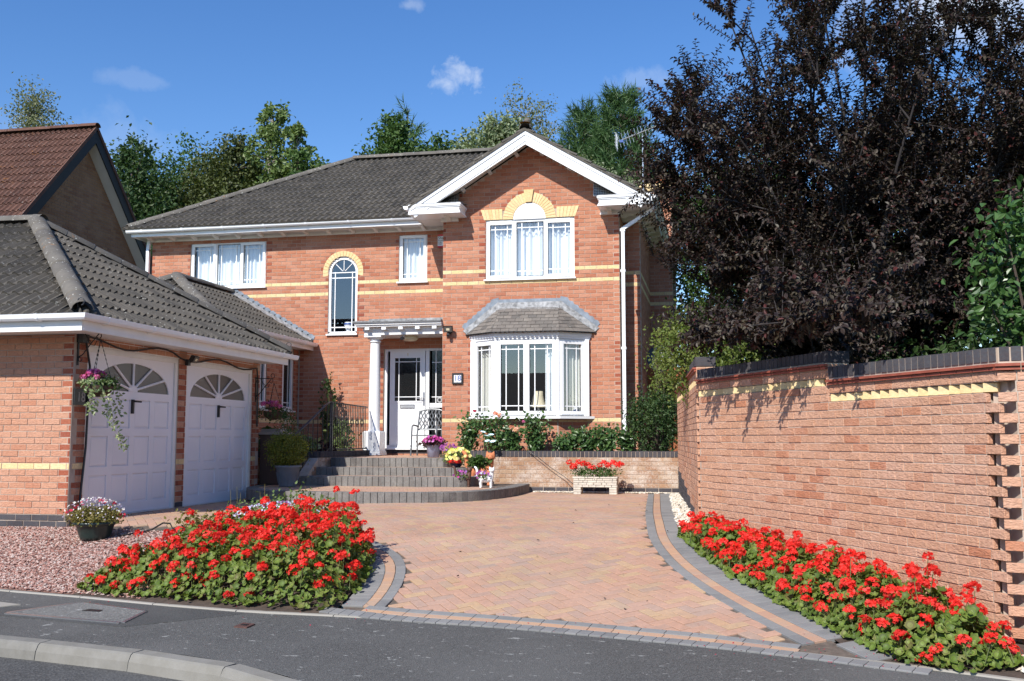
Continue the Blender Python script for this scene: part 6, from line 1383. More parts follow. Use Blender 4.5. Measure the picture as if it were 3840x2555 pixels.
def geranium_bed(label, poly, hfun, nleaf, nhead, hs, flower_bias, lpar, seed):
    global RNG
    RNG = np.random.default_rng(seed); random.seed(seed)
    cx = sum(p[0] for p in poly) / len(poly); cy = sum(p[1] for p in poly) / len(poly)
    bed = thing('geranium_bed', label, 'flower bed', (cx, cy, gz(cx, cy)))
    def samp(n, inset=0.0, acc=None):
        out = []; xs_, ys_ = [p[0] for p in poly], [p[1] for p in poly]
        while len(out) < n:
            x, y = random.uniform(min(xs_), max(xs_)), random.uniform(min(ys_), max(ys_))
            if not inpoly(x, y, poly): continue
            d = dist_poly(x, y, poly)
            if d < inset or (acc and random.random() > acc(x, y, d)): continue
            out.append((x, y, d))
        return out
    def top(x, y, d): return gz(x, y) + hfun(x, y) * (.82 + .30 * math.sin(x * 9.1 + 1.3 * y) * math.sin(y * 8.3 - x * 2.1)) * min(1, (d / .20)) ** .6
    L = samp(nleaf); P, N = [], []
    for x, y, d in L:
        zt = top(x, y, d); f = random.random() ** .45 if d > .12 else random.random(); z = gz(x, y) + .03 + (zt - gz(x, y) - .03) * f
        e = .06; gx = (dist_poly(x + e, y, poly) - dist_poly(x - e, y, poly)) / (2 * e); gy = (dist_poly(x, y + e, poly) - dist_poly(x, y - e, poly)) / (2 * e)
        k = max(0, 1 - d / .35) * 1.1; P.append((x + random.gauss(0, .02), y + random.gauss(0, .02), z)); N.append((-gx * k + random.gauss(0, .55), -gy * k + random.gauss(0, .55) - .15, .72))
    P, N = np.array(P), np.array(N); S = RNG.uniform(.017, .040, len(P)); order = np.argsort(-S / np.linalg.norm(P - CAMP, axis=1) - (P[:, 2] - np.array([gz(*p[:2]) for p in P])) * .004 - (P[:, 1] < np.array([yedge(p[0]) for p in P]) + .5) * .01)
    L0 = np.array(wloc(bed)); gm = npmesh('geranium_leaf_shape', GL[0], GL[1], [M['lf_ger'], M['lf_gerz']], GL[2]); ind = order[:lpar]; rest = order[lpar:]
    Rm = frames(N)
    for i in ind: link('leaf', gm, bed, mat=axmat(P[i], Rm[i][:, 0], Rm[i][:, 1], Rm[i][:, 2], (S[i],) * 3))
    v, f = scatter(GL[0], GL[1], P[rest] - L0, Rm[rest], S[rest]); link('foliage', npmesh('foliage', v, f, [M['lf_ger'], M['lf_gerz']], np.tile(GL[2], len(rest))), bed, kind='stuff')
    H = []; tries = 0
    while len(H) < nhead and tries < nhead * 400:
        tries += 1; x, y, d = samp(1, .0, flower_bias)[0]; zz = top(x, y, max(d, .07)) + random.uniform(.01, .06) + (random.random() < .06) * random.uniform(.05, .14); s = random.uniform(*hs)
        if d < .18 and random.random() < .5: zz = gz(x, y) + (zz - gz(x, y)) * random.uniform(.35, .9)
        if all((x - a) ** 2 + (y - b) ** 2 + (zz - c) ** 2 > (.80 * (s + t)) ** 2 for a, b, c, t in H): H.append((x, y, zz, s))
    st = MB()
    for x, y, z, s in H:
        a = random.uniform(0, 6.28); lean = Vector((random.gauss(0, .2), random.gauss(0, .2) - .1, 1)).normalized(); X = lean.orthogonal().normalized(); Y = lean.cross(X); X2 = X * math.cos(a) + Y * math.sin(a); Y2 = lean.cross(X2)
        link('flower_head', random.choice(HEADS), bed, mat=axmat((x, y, z), X2, Y2, lean, (s, s, s * random.uniform(.75, 1))))
        st.tube([(x + random.gauss(0, .02), y + random.gauss(0, .02), max(gz(x, y) + .05, z - .2)), (x, y, z - s * .3)], .003, 4, caps=False)
    st.build('stems', M['stem'], bed, kind='stuff'); return bed
LBED = [(-6.0, 8.62), (-5.3, 8.46), (-4.5, 8.26), (-3.8, 8.12), (-3.26, 8.10), (-3.19, 8.6), (-3.27, 9.2), (-3.43, 9.75), (-3.8, 10.25), (-4.4, 10.5), (-5.0, 10.35), (-5.45, 10.0), (-5.75, 9.4)]
def lh(x, y):
    t = min(max((x + 6.0) / 2.6, 0), 1); return .24 + .26 * t ** .8
ground_sheet('flower_bed_soil', [(-6.0, 8.56), (-5.3, 8.38), (-4.5, 8.19), (-3.8, 8.07), (-3.2, 8.06), (-3.22, 8.5), (-3.33, 9.3), (-3.8, 10.15), (-4.4, 10.5), (-4.6, 10.95), (-6.2, 11.1), (-6.3, 10.9), (-5.5, 10.4)], -.004, M['soil'], kind='structure')
geranium_bed('large mound of scarlet geraniums at left of the driveway', LBED, lh, 6200, 299, (.050, .068), lambda x, y, d: (.75 if y < yedge(x) + .55 else 1.0) * (1.0 if d > .1 else .6), 150, 21)
RBED = [(-.44, 10.95), (-.20, 10.07), (.12, 9.18), (.44, 8.46), (.72, 7.9), (.99, 7.36), (1.16, 7.05), (1.5, 6.88), (1.86, 6.92), (1.88, 7.42), (1.45, 8.24), (.8, 9.5), (.2, 10.62), (-.1, 11.1)]
geranium_bed('long row of scarlet geraniums along foot of the right hand wall', RBED, lambda x, y: .30 + .05 * math.sin(x * 5 + y), 6000, 235, (.048, .068), lambda x, y, d: (.55 if y < 7.4 else 1.0), 150, 22)
RNG = np.random.default_rng(5); random.seed(5)
def put(name, v, f, mat, parent, kind=None, smooth=False):
    L0 = np.array(wloc(parent)); return link(name, npmesh(name, v - L0, f, mat, smooth=smooth), parent, **({'kind': kind} if kind else {}))
def bush(parent, c, rad, n, size, mat, tmpl=LEAF2, clumps=None, up=.35, shell=.55, name='foliage', spread=.22, stems=None, zmin=None, jitter=.75):
    """leaves gathered in clumps through an ellipsoid's volume"""
    c, rad = np.array(c, float), np.array(rad, float) * np.ones(3); k = clumps or max(8, n // 40)
    d = unit_dirs(k); r = RNG.uniform(shell, 1, (k, 1)) ** .7; CC = c + d * r * rad
    if zmin is not None: CC[:, 2] = np.maximum(CC[:, 2], zmin)
    idx = RNG.integers(0, k, n); off = RNG.normal(0, 1, (n, 3)) * rad * spread * RNG.uniform(.5, 1.3, (k, 1))[idx]; P = CC[idx] + off
    if zmin is not None: P[:, 2] = np.maximum(P[:, 2], zmin)
    nr = (P - c) / rad * .45 + RNG.normal(0, jitter, (n, 3)); nr[:, 2] += up
    v, f = leaves_at(P, nr, RNG.uniform(size * .7, size * 1.25, n), tmpl); o = put(name, v, f, mat, parent, 'stuff')
    if stems: 
        m = MB()
        for i in range(0, k, max(1, k // 26)): m.tube([stems, tuple((np.array(stems) * .4 + CC[i] * .6) + RNG.normal(0, .02, 3)), tuple(CC[i])], [.012, .008, .004], 5, caps=False)
        m.build('stems', M['stem'], parent, kind='stuff')
    return CC
def blooms(parent, P, size, mat, tmpl=FLOW, name='flower', face=(0, -.8, .5), jit=.4, stuff=False):
    """single flowers as parts sharing one mesh (or joined where they are specks)"""
    P = np.array(P); nr = np.array(face) + RNG.normal(0, jit, P.shape); Rm = frames(nr); S = RNG.uniform(size * .8, size * 1.2, len(P))
    if stuff: v, f = scatter(*tmpl, P, Rm, S); return put(name, v, f, mat, parent, 'stuff')
    me = npmesh(name + '_shape', *tmpl, mat)
    for i in range(len(P)): link(name, me, parent, mat=axmat(P[i], Rm[i][:, 0], Rm[i][:, 1], Rm[i][:, 2], (S[i],) * 3))
def dome(c, r, h, n, lo=-.1):
    d = unit_dirs(n * 3, .3); d = d[d[:, 2] > lo][:n]; return np.array(c) + d * np.array([r, r, h])
def pot_shape(parent, c, prof, mat, name='pot', n=24, smooth=True): return MB().lathe(prof, c, n).build(name, mat, parent, smooth=smooth)
# dark green bowl of fuchsias on the chippings
t = thing('flower_pot', 'dark green bowl of pink fuchsias and white lobelia on the chippings', 'flower pot', (-7.0, 10.36, -.12)); z0 = gz(-7.0, 10.36)
pot_shape(t, (-7.0, 10.36, z0), [(0, .0), (.155, .0), (.165, .03), (.175, .05), (.205, .15), (.225, .165), (.245, .17), (.25, .195), (.235, .198), (.21, .18), (0, .17)], M['green_pot'])
bush(t, (-7.0, 10.36, z0 + .25), (.26, .24, .11), 2600, .032, M['lf_twig'], LEAF, 120, zmin=z0 + .18)
blooms(t, dome((-7.0, 10.36, z0 + .25), .34, .21, 80), .012, M['p_lilac'], stuff=True, name='lobelia_flowers'); blooms(t, dome((-7.0, 10.36, z0 + .26), .31, .19, 30), .022, M['p_crimson'], TRUMP, 'fuchsia_flower', jit=.7)
blooms(t, dome((-7.02, 10.36, z0 + .27), .33, .20, 90), .010, M['p_white'], stuff=True, name='white_flowers')
hose = MB().tube([(-6.75, 10.42, z0 + .03), (-6.6, 10.5, gz(-6.6, 10.5) + .02), (-6.45, 10.62, gz(-6.45, 10.62) + .03), (-6.35, 10.7, gz(-6.35, 10.7) + .09), (-6.27, 10.72, gz(-6.27, 10.72) + .08), (-6.22, 10.7, gz(-6.2, 10.7) + .02), (-6.0, 10.8, gz(-6, 10.8) + .02), (-5.6, 10.95, gz(-5.6, 10.95) + .02)], .010, 6).build('hose', M['black_pl']); tag(hose, 'thin black hose on the ground behind the dark green bowl', 'hose')
# low mixed planting behind the mound of geraniums
t = thing('flower_patch', 'low patch of lobelia and light green plants behind the left geraniums', 'flower patch', (-5.3, 10.9, 0)); 
for (x, y, r, h, mt) in ((-5.9, 10.9, .4, .10, 'lf_twig'), (-5.2, 10.9, .45, .20, 'lf_light'), (-4.75, 10.95, .35, .26, 'lf_light'), (-5.0, 10.7, .5, .18, 'lf_shrub'), (-4.4, 10.85, .3, .18, 'lf_light')): bush(t, (x, y, gz(x, y) + h * .7), (r, r * .6, h), 420, .05, M[mt], LEAF, 40, zmin=gz(x, y))
blooms(t, dome((-4.85, 10.7, gz(-4.8, 10.7) + .14), .55, .18, 260, .1), .013, M['p_lilac'], stuff=True, name='lobelia_flowers'); blooms(t, dome((-4.85, 10.7, gz(-4.8, 10.7) + .14), .55, .18, 60, .1), .017, M['p_purple'], stuff=True, name='purple_flowers')
m = MB()
for i in range(14):
    x, y = random.uniform(-5.6, -4.3), random.uniform(10.8, 11.2); z = gz(x, y); m.tube([(x, y, z), (x + random.gauss(0, .05), y, z + random.uniform(.25, .48))], [.004, .002], 4, caps=False)
m.build('seed_stalks', M['lf_twig'], t, kind='stuff')
# hanging baskets on scrolled brackets
def scroll_bracket(label, y, z, reach, s=1):
    t = thing('basket_bracket', label, 'bracket', (GXW, y, z)); X = GXW + .012
    MB().bb(GXW + .003, GXW + .016, y - .014, y + .014, z - .40, z + .03).build('back_bar', M['black'], t); MB().tube([(X, y, z), (X + reach, y, z)], .007, 6).build('arm', M['black'], t)
    m = MB(); m.tube([(X, y, z - .30), (X + .06, y, z - .27), (X + reach * .55, y, z - .14), (X + reach * .93, y, z - .01)], .007, 6)
    for cx, cz, r, a0, a1 in ((X + .03, z - .33, .03, 1.5, 7), (X + reach, z + .045, .045, -1.6, 4.4), (X + .035, z - .05, .03, 1.5, 7.5), (X + .13, z - .12, .04, -1, 4)): m.tube([(cx + r * math.cos(a0 + (a1 - a0) * i / 14) * (1 - .03 * i), y, cz + r * math.sin(a0 + (a1 - a0) * i / 14) * (1 - .03 * i)) for i in range(15)], .005, 5)
    m.tube([(X + .08, y, z), (X + .12, y, z - .06), (X + .16, y, z - .15), (X + .22, y, z - .16), (X + .25, y, z - .10)], .005, 5)
    m.tube([(X + reach - .0, y, z), (X + reach + .01, y, z - .05), (X + reach - .02, y, z - .085), (X + reach - .05, y, z - .06)], .006, 5); m.build('scrollwork', M['black'], t)
def basket(t, hook, drop, r):
    hx, hy, hz = hook; cz = hz - drop; m = MB()
    for k in range(3):
        a = 2 * math.pi * k / 3 + .5; P = [Vector((hx, hy, hz)).lerp(Vector((hx + r * .95 * math.cos(a), hy + r * .95 * math.sin(a), cz)), i / 22) for i in range(23)]
        for i in range(22):
            d = (P[i + 1] - P[i]); s = d.orthogonal().normalized() if i % 2 else d.cross(d.orthogonal()).normalized(); q = (P[i] + P[i + 1]) / 2; m.box(q, (.010, .003, d.length * 1.05), (s, d.normalized().cross(s), d.normalized()))
    m.build('chains', M['black'], t); MB().lathe([(r * math.sin(a), -r * .8 * math.cos(a)) for a in [math.pi / 2 * i / 8 for i in range(9)]], (hx, hy, cz), 20).build('basket_liner', M['coir'], t, smooth=True); return (hx, hy, cz)
scroll_bracket('black scrolled wall bracket at corner of the nearer garage door', 10.93, 2.30, .30)
t = thing('hanging_basket', 'hanging basket of pink flowers with long trailing variegated ivy by nearer garage door', 'hanging basket', (-7.4, 10.94, 1.6))
hx, hy, hz = basket(t, (-7.42, 10.94, 2.22), .58, .17)
bush(t, (hx, hy, hz + .05), (.19, .19, .10), 420, .045, M['lf_green'], LEAF2, 40, zmin=hz - .02)
HP = [head_mesh('dahlia_shape', [M['p_pink'], M['p_magenta']], 46, .32) for _ in range(2)]
for i, p in enumerate(dome((hx - .04, hy - .03, hz + .08), .13, .10, 17, .0)): link('flower_head', HP[i % 2], t, mat=axmat(p, (1, 0, 0), (0, 1, 0), (0, 0, 1), (.048,) * 3))
def trail(parent, pts, n, size, mat, w=.05, name='trailing_ivy'):
    P = [Vector(p) for p in pts]; out = []
    for i in range(n):
        u = random.random() * (len(P) - 1); k = int(u); q = P[k].lerp(P[k + 1], u - k); out.append((q.x + random.gauss(0, w * (1 - .6 * u / len(P))), q.y + random.gauss(0, w * (1 - .6 * u / len(P))), q.z + random.gauss(0, w * .5)))
    out = np.array(out); nr = RNG.normal(0, .5, out.shape) + np.array([.5, -.6, .4]); v, f = leaves_at(out, nr, RNG.uniform(size * .7, size * 1.2, n), LEAF2); put(name, v, f, mat, parent, 'stuff')
trail(t, [(hx + .02, hy - .16, hz + .03), (hx + .05, hy - .20, hz - .08), (hx + .03, hy - .18, hz - .25), (hx + .03, hy - .17, hz - .33)], 75, .05, M['lf_ivy'])
trail(t, [(hx + .10, hy - .08, hz + .04), (hx + .14, hy - .08, hz - .1), (hx + .13, hy - .04, hz - .28), (hx + .12, hy, hz - .36)], 60, .05, M['lf_ivy'], .04)
trail(t, [(hx + .08, hy + .16, hz + .06), (hx + .1, hy + .24, hz - .05), (hx + .08, hy + .24, hz - .3), (hx + .08, hy + .25, hz - .5), (hx + .08, hy + .40, hz - .66), (hx + .08, hy + .52, hz - .78)], 150, .048, M['lf_ivy'], .05)
trail(t, [(hx - .12, hy - .12, hz + .05), (hx, hy - .2, hz + .04), (hx + .14, hy, hz + .05), (hx + .1, hy + .2, hz + .05)], 90, .05, M['lf_ivy'], .05)
scroll_bracket('black scrolled wall bracket on the far end pier of the garage', 15.80, 2.02, .30)
t = thing('hanging_basket', 'shaded hanging basket of purple flowers beyond the far garage door', 'hanging basket', (-7.4, 15.8, 1.4)); hx, hy, hz = basket(t, (-7.41, 15.85, 1.95), .50, .17)
bush(t, (hx, hy, hz + .0), (.22, .24, .13), 520, .042, M['lf_dark'], LEAF, 50); trail(t, [(hx + .1, hy + .12, hz), (hx + .18, hy + .2, hz - .1), (hx + .18, hy + .2, hz - .3), (hx + .2, hy + .22, hz - .45)], 380, .035, M['lf_green'], .09, 'trailing_foliage')
for i, p in enumerate(dome((hx - .03, hy - .06, hz + .08), .16, .10, 12, .0)): link('flower_head', HP[1], t, mat=axmat(p, (1, 0, 0), (0, 1, 0), (0, 0, 1), (.05,) * 3))
blooms(t, np.array([(hx + .16, hy + .16, hz - .14)]) + RNG.normal(0, 1, (110, 3)) * np.array([.06, .08, .12]), .010, M['p_white'], stuff=True, name='white_flowers')
# slate-grey tub with a yellow-green shrub
t = thing('flower_pot', 'large slate grey tub with yellow green shrub at foot of the railing', 'flower pot', (-6.98, 15.6, .21)); px, py = -6.98, 15.55
pot_shape(t, (px, py, .21), [(0, 0), (.145, 0), (.15, .02), (.195, .30), (.215, .31), (.225, .345), (.205, .35), (.18, .32), (0, .31)], M['grey_pot'])
m = MB()
for k in range(10):
    a = 2 * math.pi * k / 10
    for s in (-1, 1): m.tube([(px + (.156 + .037 * i / 6) * math.cos(a + s * .31 * i / 6), py + (.156 + .037 * i / 6) * math.sin(a + s * .31 * i / 6), .25 + .2 * i / 6) for i in range(7)], .004, 4)
m.build('lattice_relief', M['grey_pot'], t); bush(t, (px - .03, py, .79), (.34, .30, .28), 5200, .034, M['lf_yellow'], LEAF, 150, stems=(px, py, .52), spread=.16)
# planting in the shaded planter
for (lab, x, y, r, h, n, sz, mt, hz_) in (('dark broad leaved plant in the shaded planter behind the bin', -8.3, 17.1, .38, .26, 420, .11, 'lf_green', .95), ('pale variegated hosta in the planter behind the slate grey tub', -7.55, 17.15, .38, .2, 420, .10, 'lf_ivy', .9), ('bronze leaved heuchera in the planter by the railing post', -7.15, 17.55, .18, .15, 260, .06, 'lf_bronze', .86), ('lime green plant in the planter behind the railing', -7.25, 18.6, .26, .30, 420, .085, 'lf_light', 1.0), ('tall thin dark climber on brickwork beside the link window', -7.95, 19.6, .16, .62, 360, .07, 'lf_dark', 1.6)):
    t = thing('plant', lab, 'plant', (x, y, .68)); bush(t, (x, y, hz_), (r, r * .8, h), n, sz, M[mt], LEAF2, max(12, n // 22), stems=(x, y, .68), zmin=.70)
# brown wheeled bin
t = thing('garden_bin', 'brown upright bin with grey lid standing beyond the garage pier', 'bin', (-7.55, 16.25, .21)); m = MB(); m.box((-7.58, 16.28, .64), (.34, .34, .86), top=1.06); m.build('bin_body', M['bin'], t); m = MB(); m.box((-7.57, 16.28, 1.09), (.46, .44, .045), top=.97); m.box((-7.57, 16.28, 1.14), (.38, .36, .05), top=.9); m.build('lid', M['binlid'], t)
# porch chair
t = thing('garden_chair', 'grey metal garden chair with lattice back beside the front door', 'chair', (-5.55, 19.2, .66)); mt = M['iron2'] = simple('grey_painted_metal', (.17, .18, .19), .4, .3, .1)
cx0, cx1, cf, cb_ = -5.93, -5.42, 18.95, 19.42
for x in (cx0, cx1):
    MB().tube([(x, cf, .66), (x + .01, cf + .01, .9), (x + .01, cf + .02, 1.12), (x + .01, cf + .05, 1.235), (x + .01, cf + .13, 1.265), (x + .01, cf + .3, 1.255), (x + .01, cb_ + .0, 1.24)], .017, 8).build('leg', mt, t); MB().tube([(x, cb_ - .03, .66), (x, cb_ - .05, 1.06), (x + .005, cb_ + .02, 1.3), (x + .01, cb_ + .10, 1.55)], .016, 8).build('leg', mt, t)
m = MB(); m.box(((cx0 + cx1) / 2, (cf + cb_) / 2 - .01, 1.06), (.50, .46, .022)); m.build('seat', mt, t)
bk = [(cx0 + .01, cb_ + .095, 1.55), (cx0 + .12, cb_ + .105, 1.585), ((cx0 + cx1) / 2, cb_ + .105, 1.595), (cx1 - .1, cb_ + .105, 1.585), (cx1 + .01, cb_ + .095, 1.55)]; MB().tube(bk, .016, 8).build('top_rail', mt, t); MB().tube([(cx0, cb_ - .01, 1.18), (cx1, cb_ - .01, 1.18)], .013, 8).build('lower_rail', mt, t)
m = MB(); by = lambda z: cb_ - .01 + (z - 1.18) * .29
for k in range(-5, 8):
    for s in (1, -1):
        P = []
        for i in range(9):
            z = 1.18 + .40 * i / 8; x = cx0 + .03 + k * .075 + s * .5 * (.40 * i / 8) + (.0 if s > 0 else .2) + .02 * math.sin(i * .8)
            if cx0 + .01 < x < cx1 - .01: P.append((x, by(z), z))
        if len(P) > 1: m.tube(P, .0105, 5)
m.build('lattice_back', mt, t)
# lavender bucket of magenta flowers
t = thing('flower_pot', 'lavender blue bucket of magenta flowers on top step by the chair', 'flower pot', (-5.1, 17.75, .66)); px, py = -5.12, 17.75
pot_shape(t, (px, py, .657), [(0, 0), (.105, 0), (.128, .20), (.135, .205), (.135, .225), (.125, .225), (.115, .2), (0, .19)], M['lav_pot']); bush(t, (px, py, .92), (.18, .17, .08), 700, .06, M['lf_bronze'], LEAF, 60, zmin=.87)
blooms(t, dome((px, py, .93), .19, .11, 46, .0), .030, M['p_magenta'], name='flower', jit=.5); blooms(t, dome((px, py, .93), .2, .12, 18, .0), .028, M['p_pink'], name='flower', jit=.5)
# yellow petunias in a glazed bowl
t = thing('flower_pot', 'glazed red and navy bowl of yellow petunias on right end of the steps', 'flower pot', (-4.45, 16.75, .5)); px, py = -4.42, 16.72
pot_shape(t, (px, py, .503), [(0, 0), (.07, 0), (.10, .03), (.13, .09), (.135, .10), (.12, .11), (0, .1)], M['navy_glaze']); m = MB().lathe([(.137, .075), (.142, .10), (.138, .13), (.12, .12)], (px - .01, py, .503), 24); m.build('red_rim', M['red_glaze'], t, smooth=True)
bush(t, (px, py + .03, .70), (.24, .17, .13), 620, .042, M['lf_light'], LEAF, 60, zmin=.56); blooms(t, dome((px + .06, py - .06, .68), .21, .15, 58, -.2), .034, M['p_yellow'], TRUMP, 'petunia', face=(.1, -1, .35), jit=.35); blooms(t, dome((px - .15, py + .05, .80), .15, .12, 26, -.1), .021, M['p_purple'], TRUMP, 'petunia', face=(0, -1, .3), jit=.4)
# cat shaped planters
def cat_body(t, mat, c, s, yaw=0.0, name='body'):
    """one closed surface: trunk, neck, round head with ears and muzzle, four legs with paws, upright tail; s is the height"""
    m = MB()
    def ball(p, r):
        R = r if isinstance(r, tuple) else (r, r, r); K = 12; prof = [(math.sin(math.pi * i / K), -math.cos(math.pi * i / K)) for i in range(K + 1)]; b = len(m.v); m.lathe(prof, (0, 0, 0), 16)
        for i in range(b, len(m.v)): x, y, z = m.v[i]; m.v[i] = (p[0] + x * R[0], p[1] + y * R[1], p[2] + z * R[2])
    def chain(P, r):
        for k in range(len(P) - 1):
            for i in range(7): u = i / 6; ball(tuple(P[k][j] + (P[k + 1][j] - P[k][j]) * u for j in range(3)), r[k] + (r[k + 1] - r[k]) * u)
    chain([(-.25, 0, .42), (0, 0, .41), (.18, 0, .45)], [.165, .16, .145]); chain([(.19, 0, .48), (.24, -.01, .66), (.25, -.02, .76)], [.14, .105, .10])
    ball((.25, -.04, .855), (.145, .125, .12)); ball((.25, -.145, .82), (.07, .055, .05))
    for x, y in ((.21, -.09), (.22, .09)): chain([(x, y, .40), (x, y, .06)], [.075, .058]); ball((x, y - .04, .035), (.062, .085, .035))
    for x, y in ((-.28, -.10), (-.28, .10)): chain([(x, y, .40), (x - .01, y, .2), (x + .01, y, .06)], [.10, .07, .058]); ball((x, y - .04, .035), (.062, .085, .035))
    chain([(-.38, 0, .46), (-.46, 0, .62), (-.47, 0, .84), (-.52, 0, .96), (-.58, 0, 1.0)], [.075, .068, .064, .055, .045])
    for sx in (-1, 1): chain([(.25 + sx * .085, -.03, .93), (.25 + sx * .105, -.03, 1.02)], [.05, .012])
    o = bpy.data.objects.new('cat_tmp', m.mesh('cat_tmp', mat)); C.objects.link(o); r = o.modifiers.new('r', 'REMESH'); r.mode = 'VOXEL'; r.voxel_size = .018; q = o.modifiers.new('q', 'SMOOTH'); q.factor = .5; q.iterations = 4
    dg = bpy.context.evaluated_depsgraph_get(); m2 = bpy.data.meshes.new_from_object(o.evaluated_get(dg)); bpy.data.objects.remove(o); m2.materials.clear(); m2.materials.append(mat); m2.polygons.foreach_set('use_smooth', [True] * len(m2.polygons))
    return link(name, m2, t, mat=Matrix.Translation(c) @ Matrix.Rotation(yaw, 4, 'Z') @ Matrix.Scale(s, 4))
def cat_face(t, c, s, yaw, mat):
    R3 = Matrix.Rotation(yaw, 3, 'Z'); m = MB()
    for dx in (-.055, .055): p = Vector(c) + R3 @ Vector(((.25 + dx) * s, -.160 * s, .885 * s)); m.lathe([(0, .012 * s), (.016 * s, 0), (0, -.012 * s)], tuple(p), 8)
    p = Vector(c) + R3 @ Vector((.25 * s, -.197 * s, .83 * s)); m.lathe([(0, .01 * s), (.017 * s, 0), (0, -.012 * s)], tuple(p), 8); m.build('face', mat, t)
for lab, c, s, mat, fm, yaw in (('big terracotta cat planter with upright tail by the steps', (-3.93, 16.62, .20), .575, 'terracotta', 'brown_clay', .12), ('white ceramic cat planter standing in front of the terracotta cat', (-3.66, 15.80, .205), .335, 'white_ceramic', 'black', .1), ('brown cat planter with blue saddle left of the terracotta cat', (-4.10, 16.08, .205), .335, 'brown_clay', 'black', .1)):
    t = thing('cat_planter', lab, 'planter', c); cat_body(t, M[mat], c, s, yaw); cat_face(t, c, s, yaw, M[fm]); q = (c[0] - .04 * s, c[1], c[2] + .60 * s)
    if 'big' in lab:
        q = (c[0] - .1 * s, c[1] - .05, c[2] + .70 * s); P = np.array([q] * 110) + RNG.normal(0, .03, (110, 3)); nr = RNG.normal(0, 1, (110, 3)); nr[:, 2] = np.abs(nr[:, 2]) + .5
        v, f = leaves_at(P, nr, RNG.uniform(.10, .19, 110), (LEAF[0] * np.array([.5, 1, 1]), LEAF[1])); put('foliage', v, f, M['lf_green'], t, 'stuff'); bush(t, q, (.17, .1, .08), 120, .09, M['lf_green'], LEAF2, 20)
    else:
        q = (c[0] - .15 * s, c[1] - .10 * s, c[2] + .58 * s); bush(t, q, (.34 * s, .25 * s, .18 * s), 190, .030, M['lf_light'], LEAF, 24); blooms(t, dome(q, .38 * s, .24 * s, 18, -.4), .019, M['p_purple'], TRUMP, 'petunia'); blooms(t, dome(q, .38 * s, .22 * s, 10, -.4), .018, M['p_magenta'] if 'brown' in lab else M['p_lilac'], TRUMP, 'petunia')
        if 'brown' in lab: MB().lathe([(.16 * s, -.13 * s), (.20 * s, -.02 * s), (.19 * s, .08 * s)], (c[0] - .08 * s, c[1], c[2] + .42 * s), 16).build('blue_saddle', M['blue_glaze'], t, smooth=True)
# white daisies above the cats, in the rose bed
t = thing('daisy_plant', 'tall white daisies rising behind the terracotta cat', 'plant', (-4.0, 17.4, .7)); P = np.array([(-4.02, 17.35, 1.05), (-3.94, 17.35, 1.07), (-4.0, 17.3, .96), (-3.9, 17.3, .95), (-4.1, 17.4, 1.12)]); m = MB()
for p in P: m.tube([(p[0], p[1] + .1, .72), tuple(p)], .004, 4)
m.build('stalks', M['stem'], t, kind='stuff'); blooms(t, P, .055, M['p_white'], disc_flower(9, .8, .05), 'daisy', face=(0, -.25, 1), jit=.15)
# stone planter of geraniums
t = thing('stone_planter', 'pale stone trough planter of red geraniums below the retaining wall', 'planter', (-2.05, 17.1, .06)); SX0, SX1, SY0, SY1 = -2.42, -1.68, 16.98, 17.24; ST = Bricks()
def stone_course(x0, x1, z0, z1, seed):
    r = random.Random(seed)
    for (o, u, n, a, b) in (((0, SY0), (1, 0), (0, -1), x0, x1), ((x1, 0), (0, 1), (1, 0), SY0, SY1)):
        x = a
        while x < b - .01:
            w = min(r.uniform(.07, .17), b - x); w = b - x if b - x - w < .04 else w; P = np.array([o[0] + u[0] * (x + w / 2), o[1] + u[1] * (x + w / 2), (z0 + z1) / 2]) + np.array([n[0], n[1], 0]) * r.uniform(-.002, .008); ST.add(P, (u[0], u[1], 0), (n[0], n[1], 0), w - .006, z1 - z0 - .005, 'stone', .05, w=(0, 0, 1)); x += w
for k in range(4): stone_course(SX0, SX1, .175 + k * .038, .213 + k * .038, k)
for a, b in ((SX0, SX0 + .13), (SX1 - .13, SX1)):
    for k in range(3): stone_course(a, b, .055 + k * .04, .095 + k * .04, 10 + k + int(a * 10))
ST.emit(t, 'stone'); m = MB(); m.bb(SX0 + .006, SX1 - .006, SY0 + .01, SY1 - .006, .176, .318); m.bb(SX0 + .005, SX0 + .125, SY0 + .01, SY1 - .006, .04, .176); m.bb(SX1 - .125, SX1 - .005, SY0 + .01, SY1 - .006, .04, .176); m.build('trough', M['mortar_dark'], t)
m = MB(); m.bb(SX0 - .012, SX1 + .012, SY0 - .012, SY1 + .01, .328, .352); m.build('rim', M['stone'], t); bush(t, (-2.05, 17.1, .42), (.36, .14, .09), 1100, .036, M['lf_green'], LEAF2, 90, zmin=.345)
for i in range(15): x = -2.5 + i * .063 + random.gauss(0, .02); s = random.uniform(.055, .075); link('flower_head', random.choice(HEADS), t, mat=axmat((x, 17.05 + random.gauss(0, .04), .55 + random.gauss(0, .035)), (1, 0, 0), (0, 1, 0), (0, 0, 1), (s,) * 3))
m = MB().tube([(-3.3, 17.50, .78), (-3.15, 17.44, .70), (-2.9, 17.45, .50), (-2.65, 17.43, .34), (-2.45, 17.3, .2)], .006, 5).build('cable', M['black_pl']); tag(m, 'thin black cable hanging over the retaining wall towards the stone trough', 'cable')
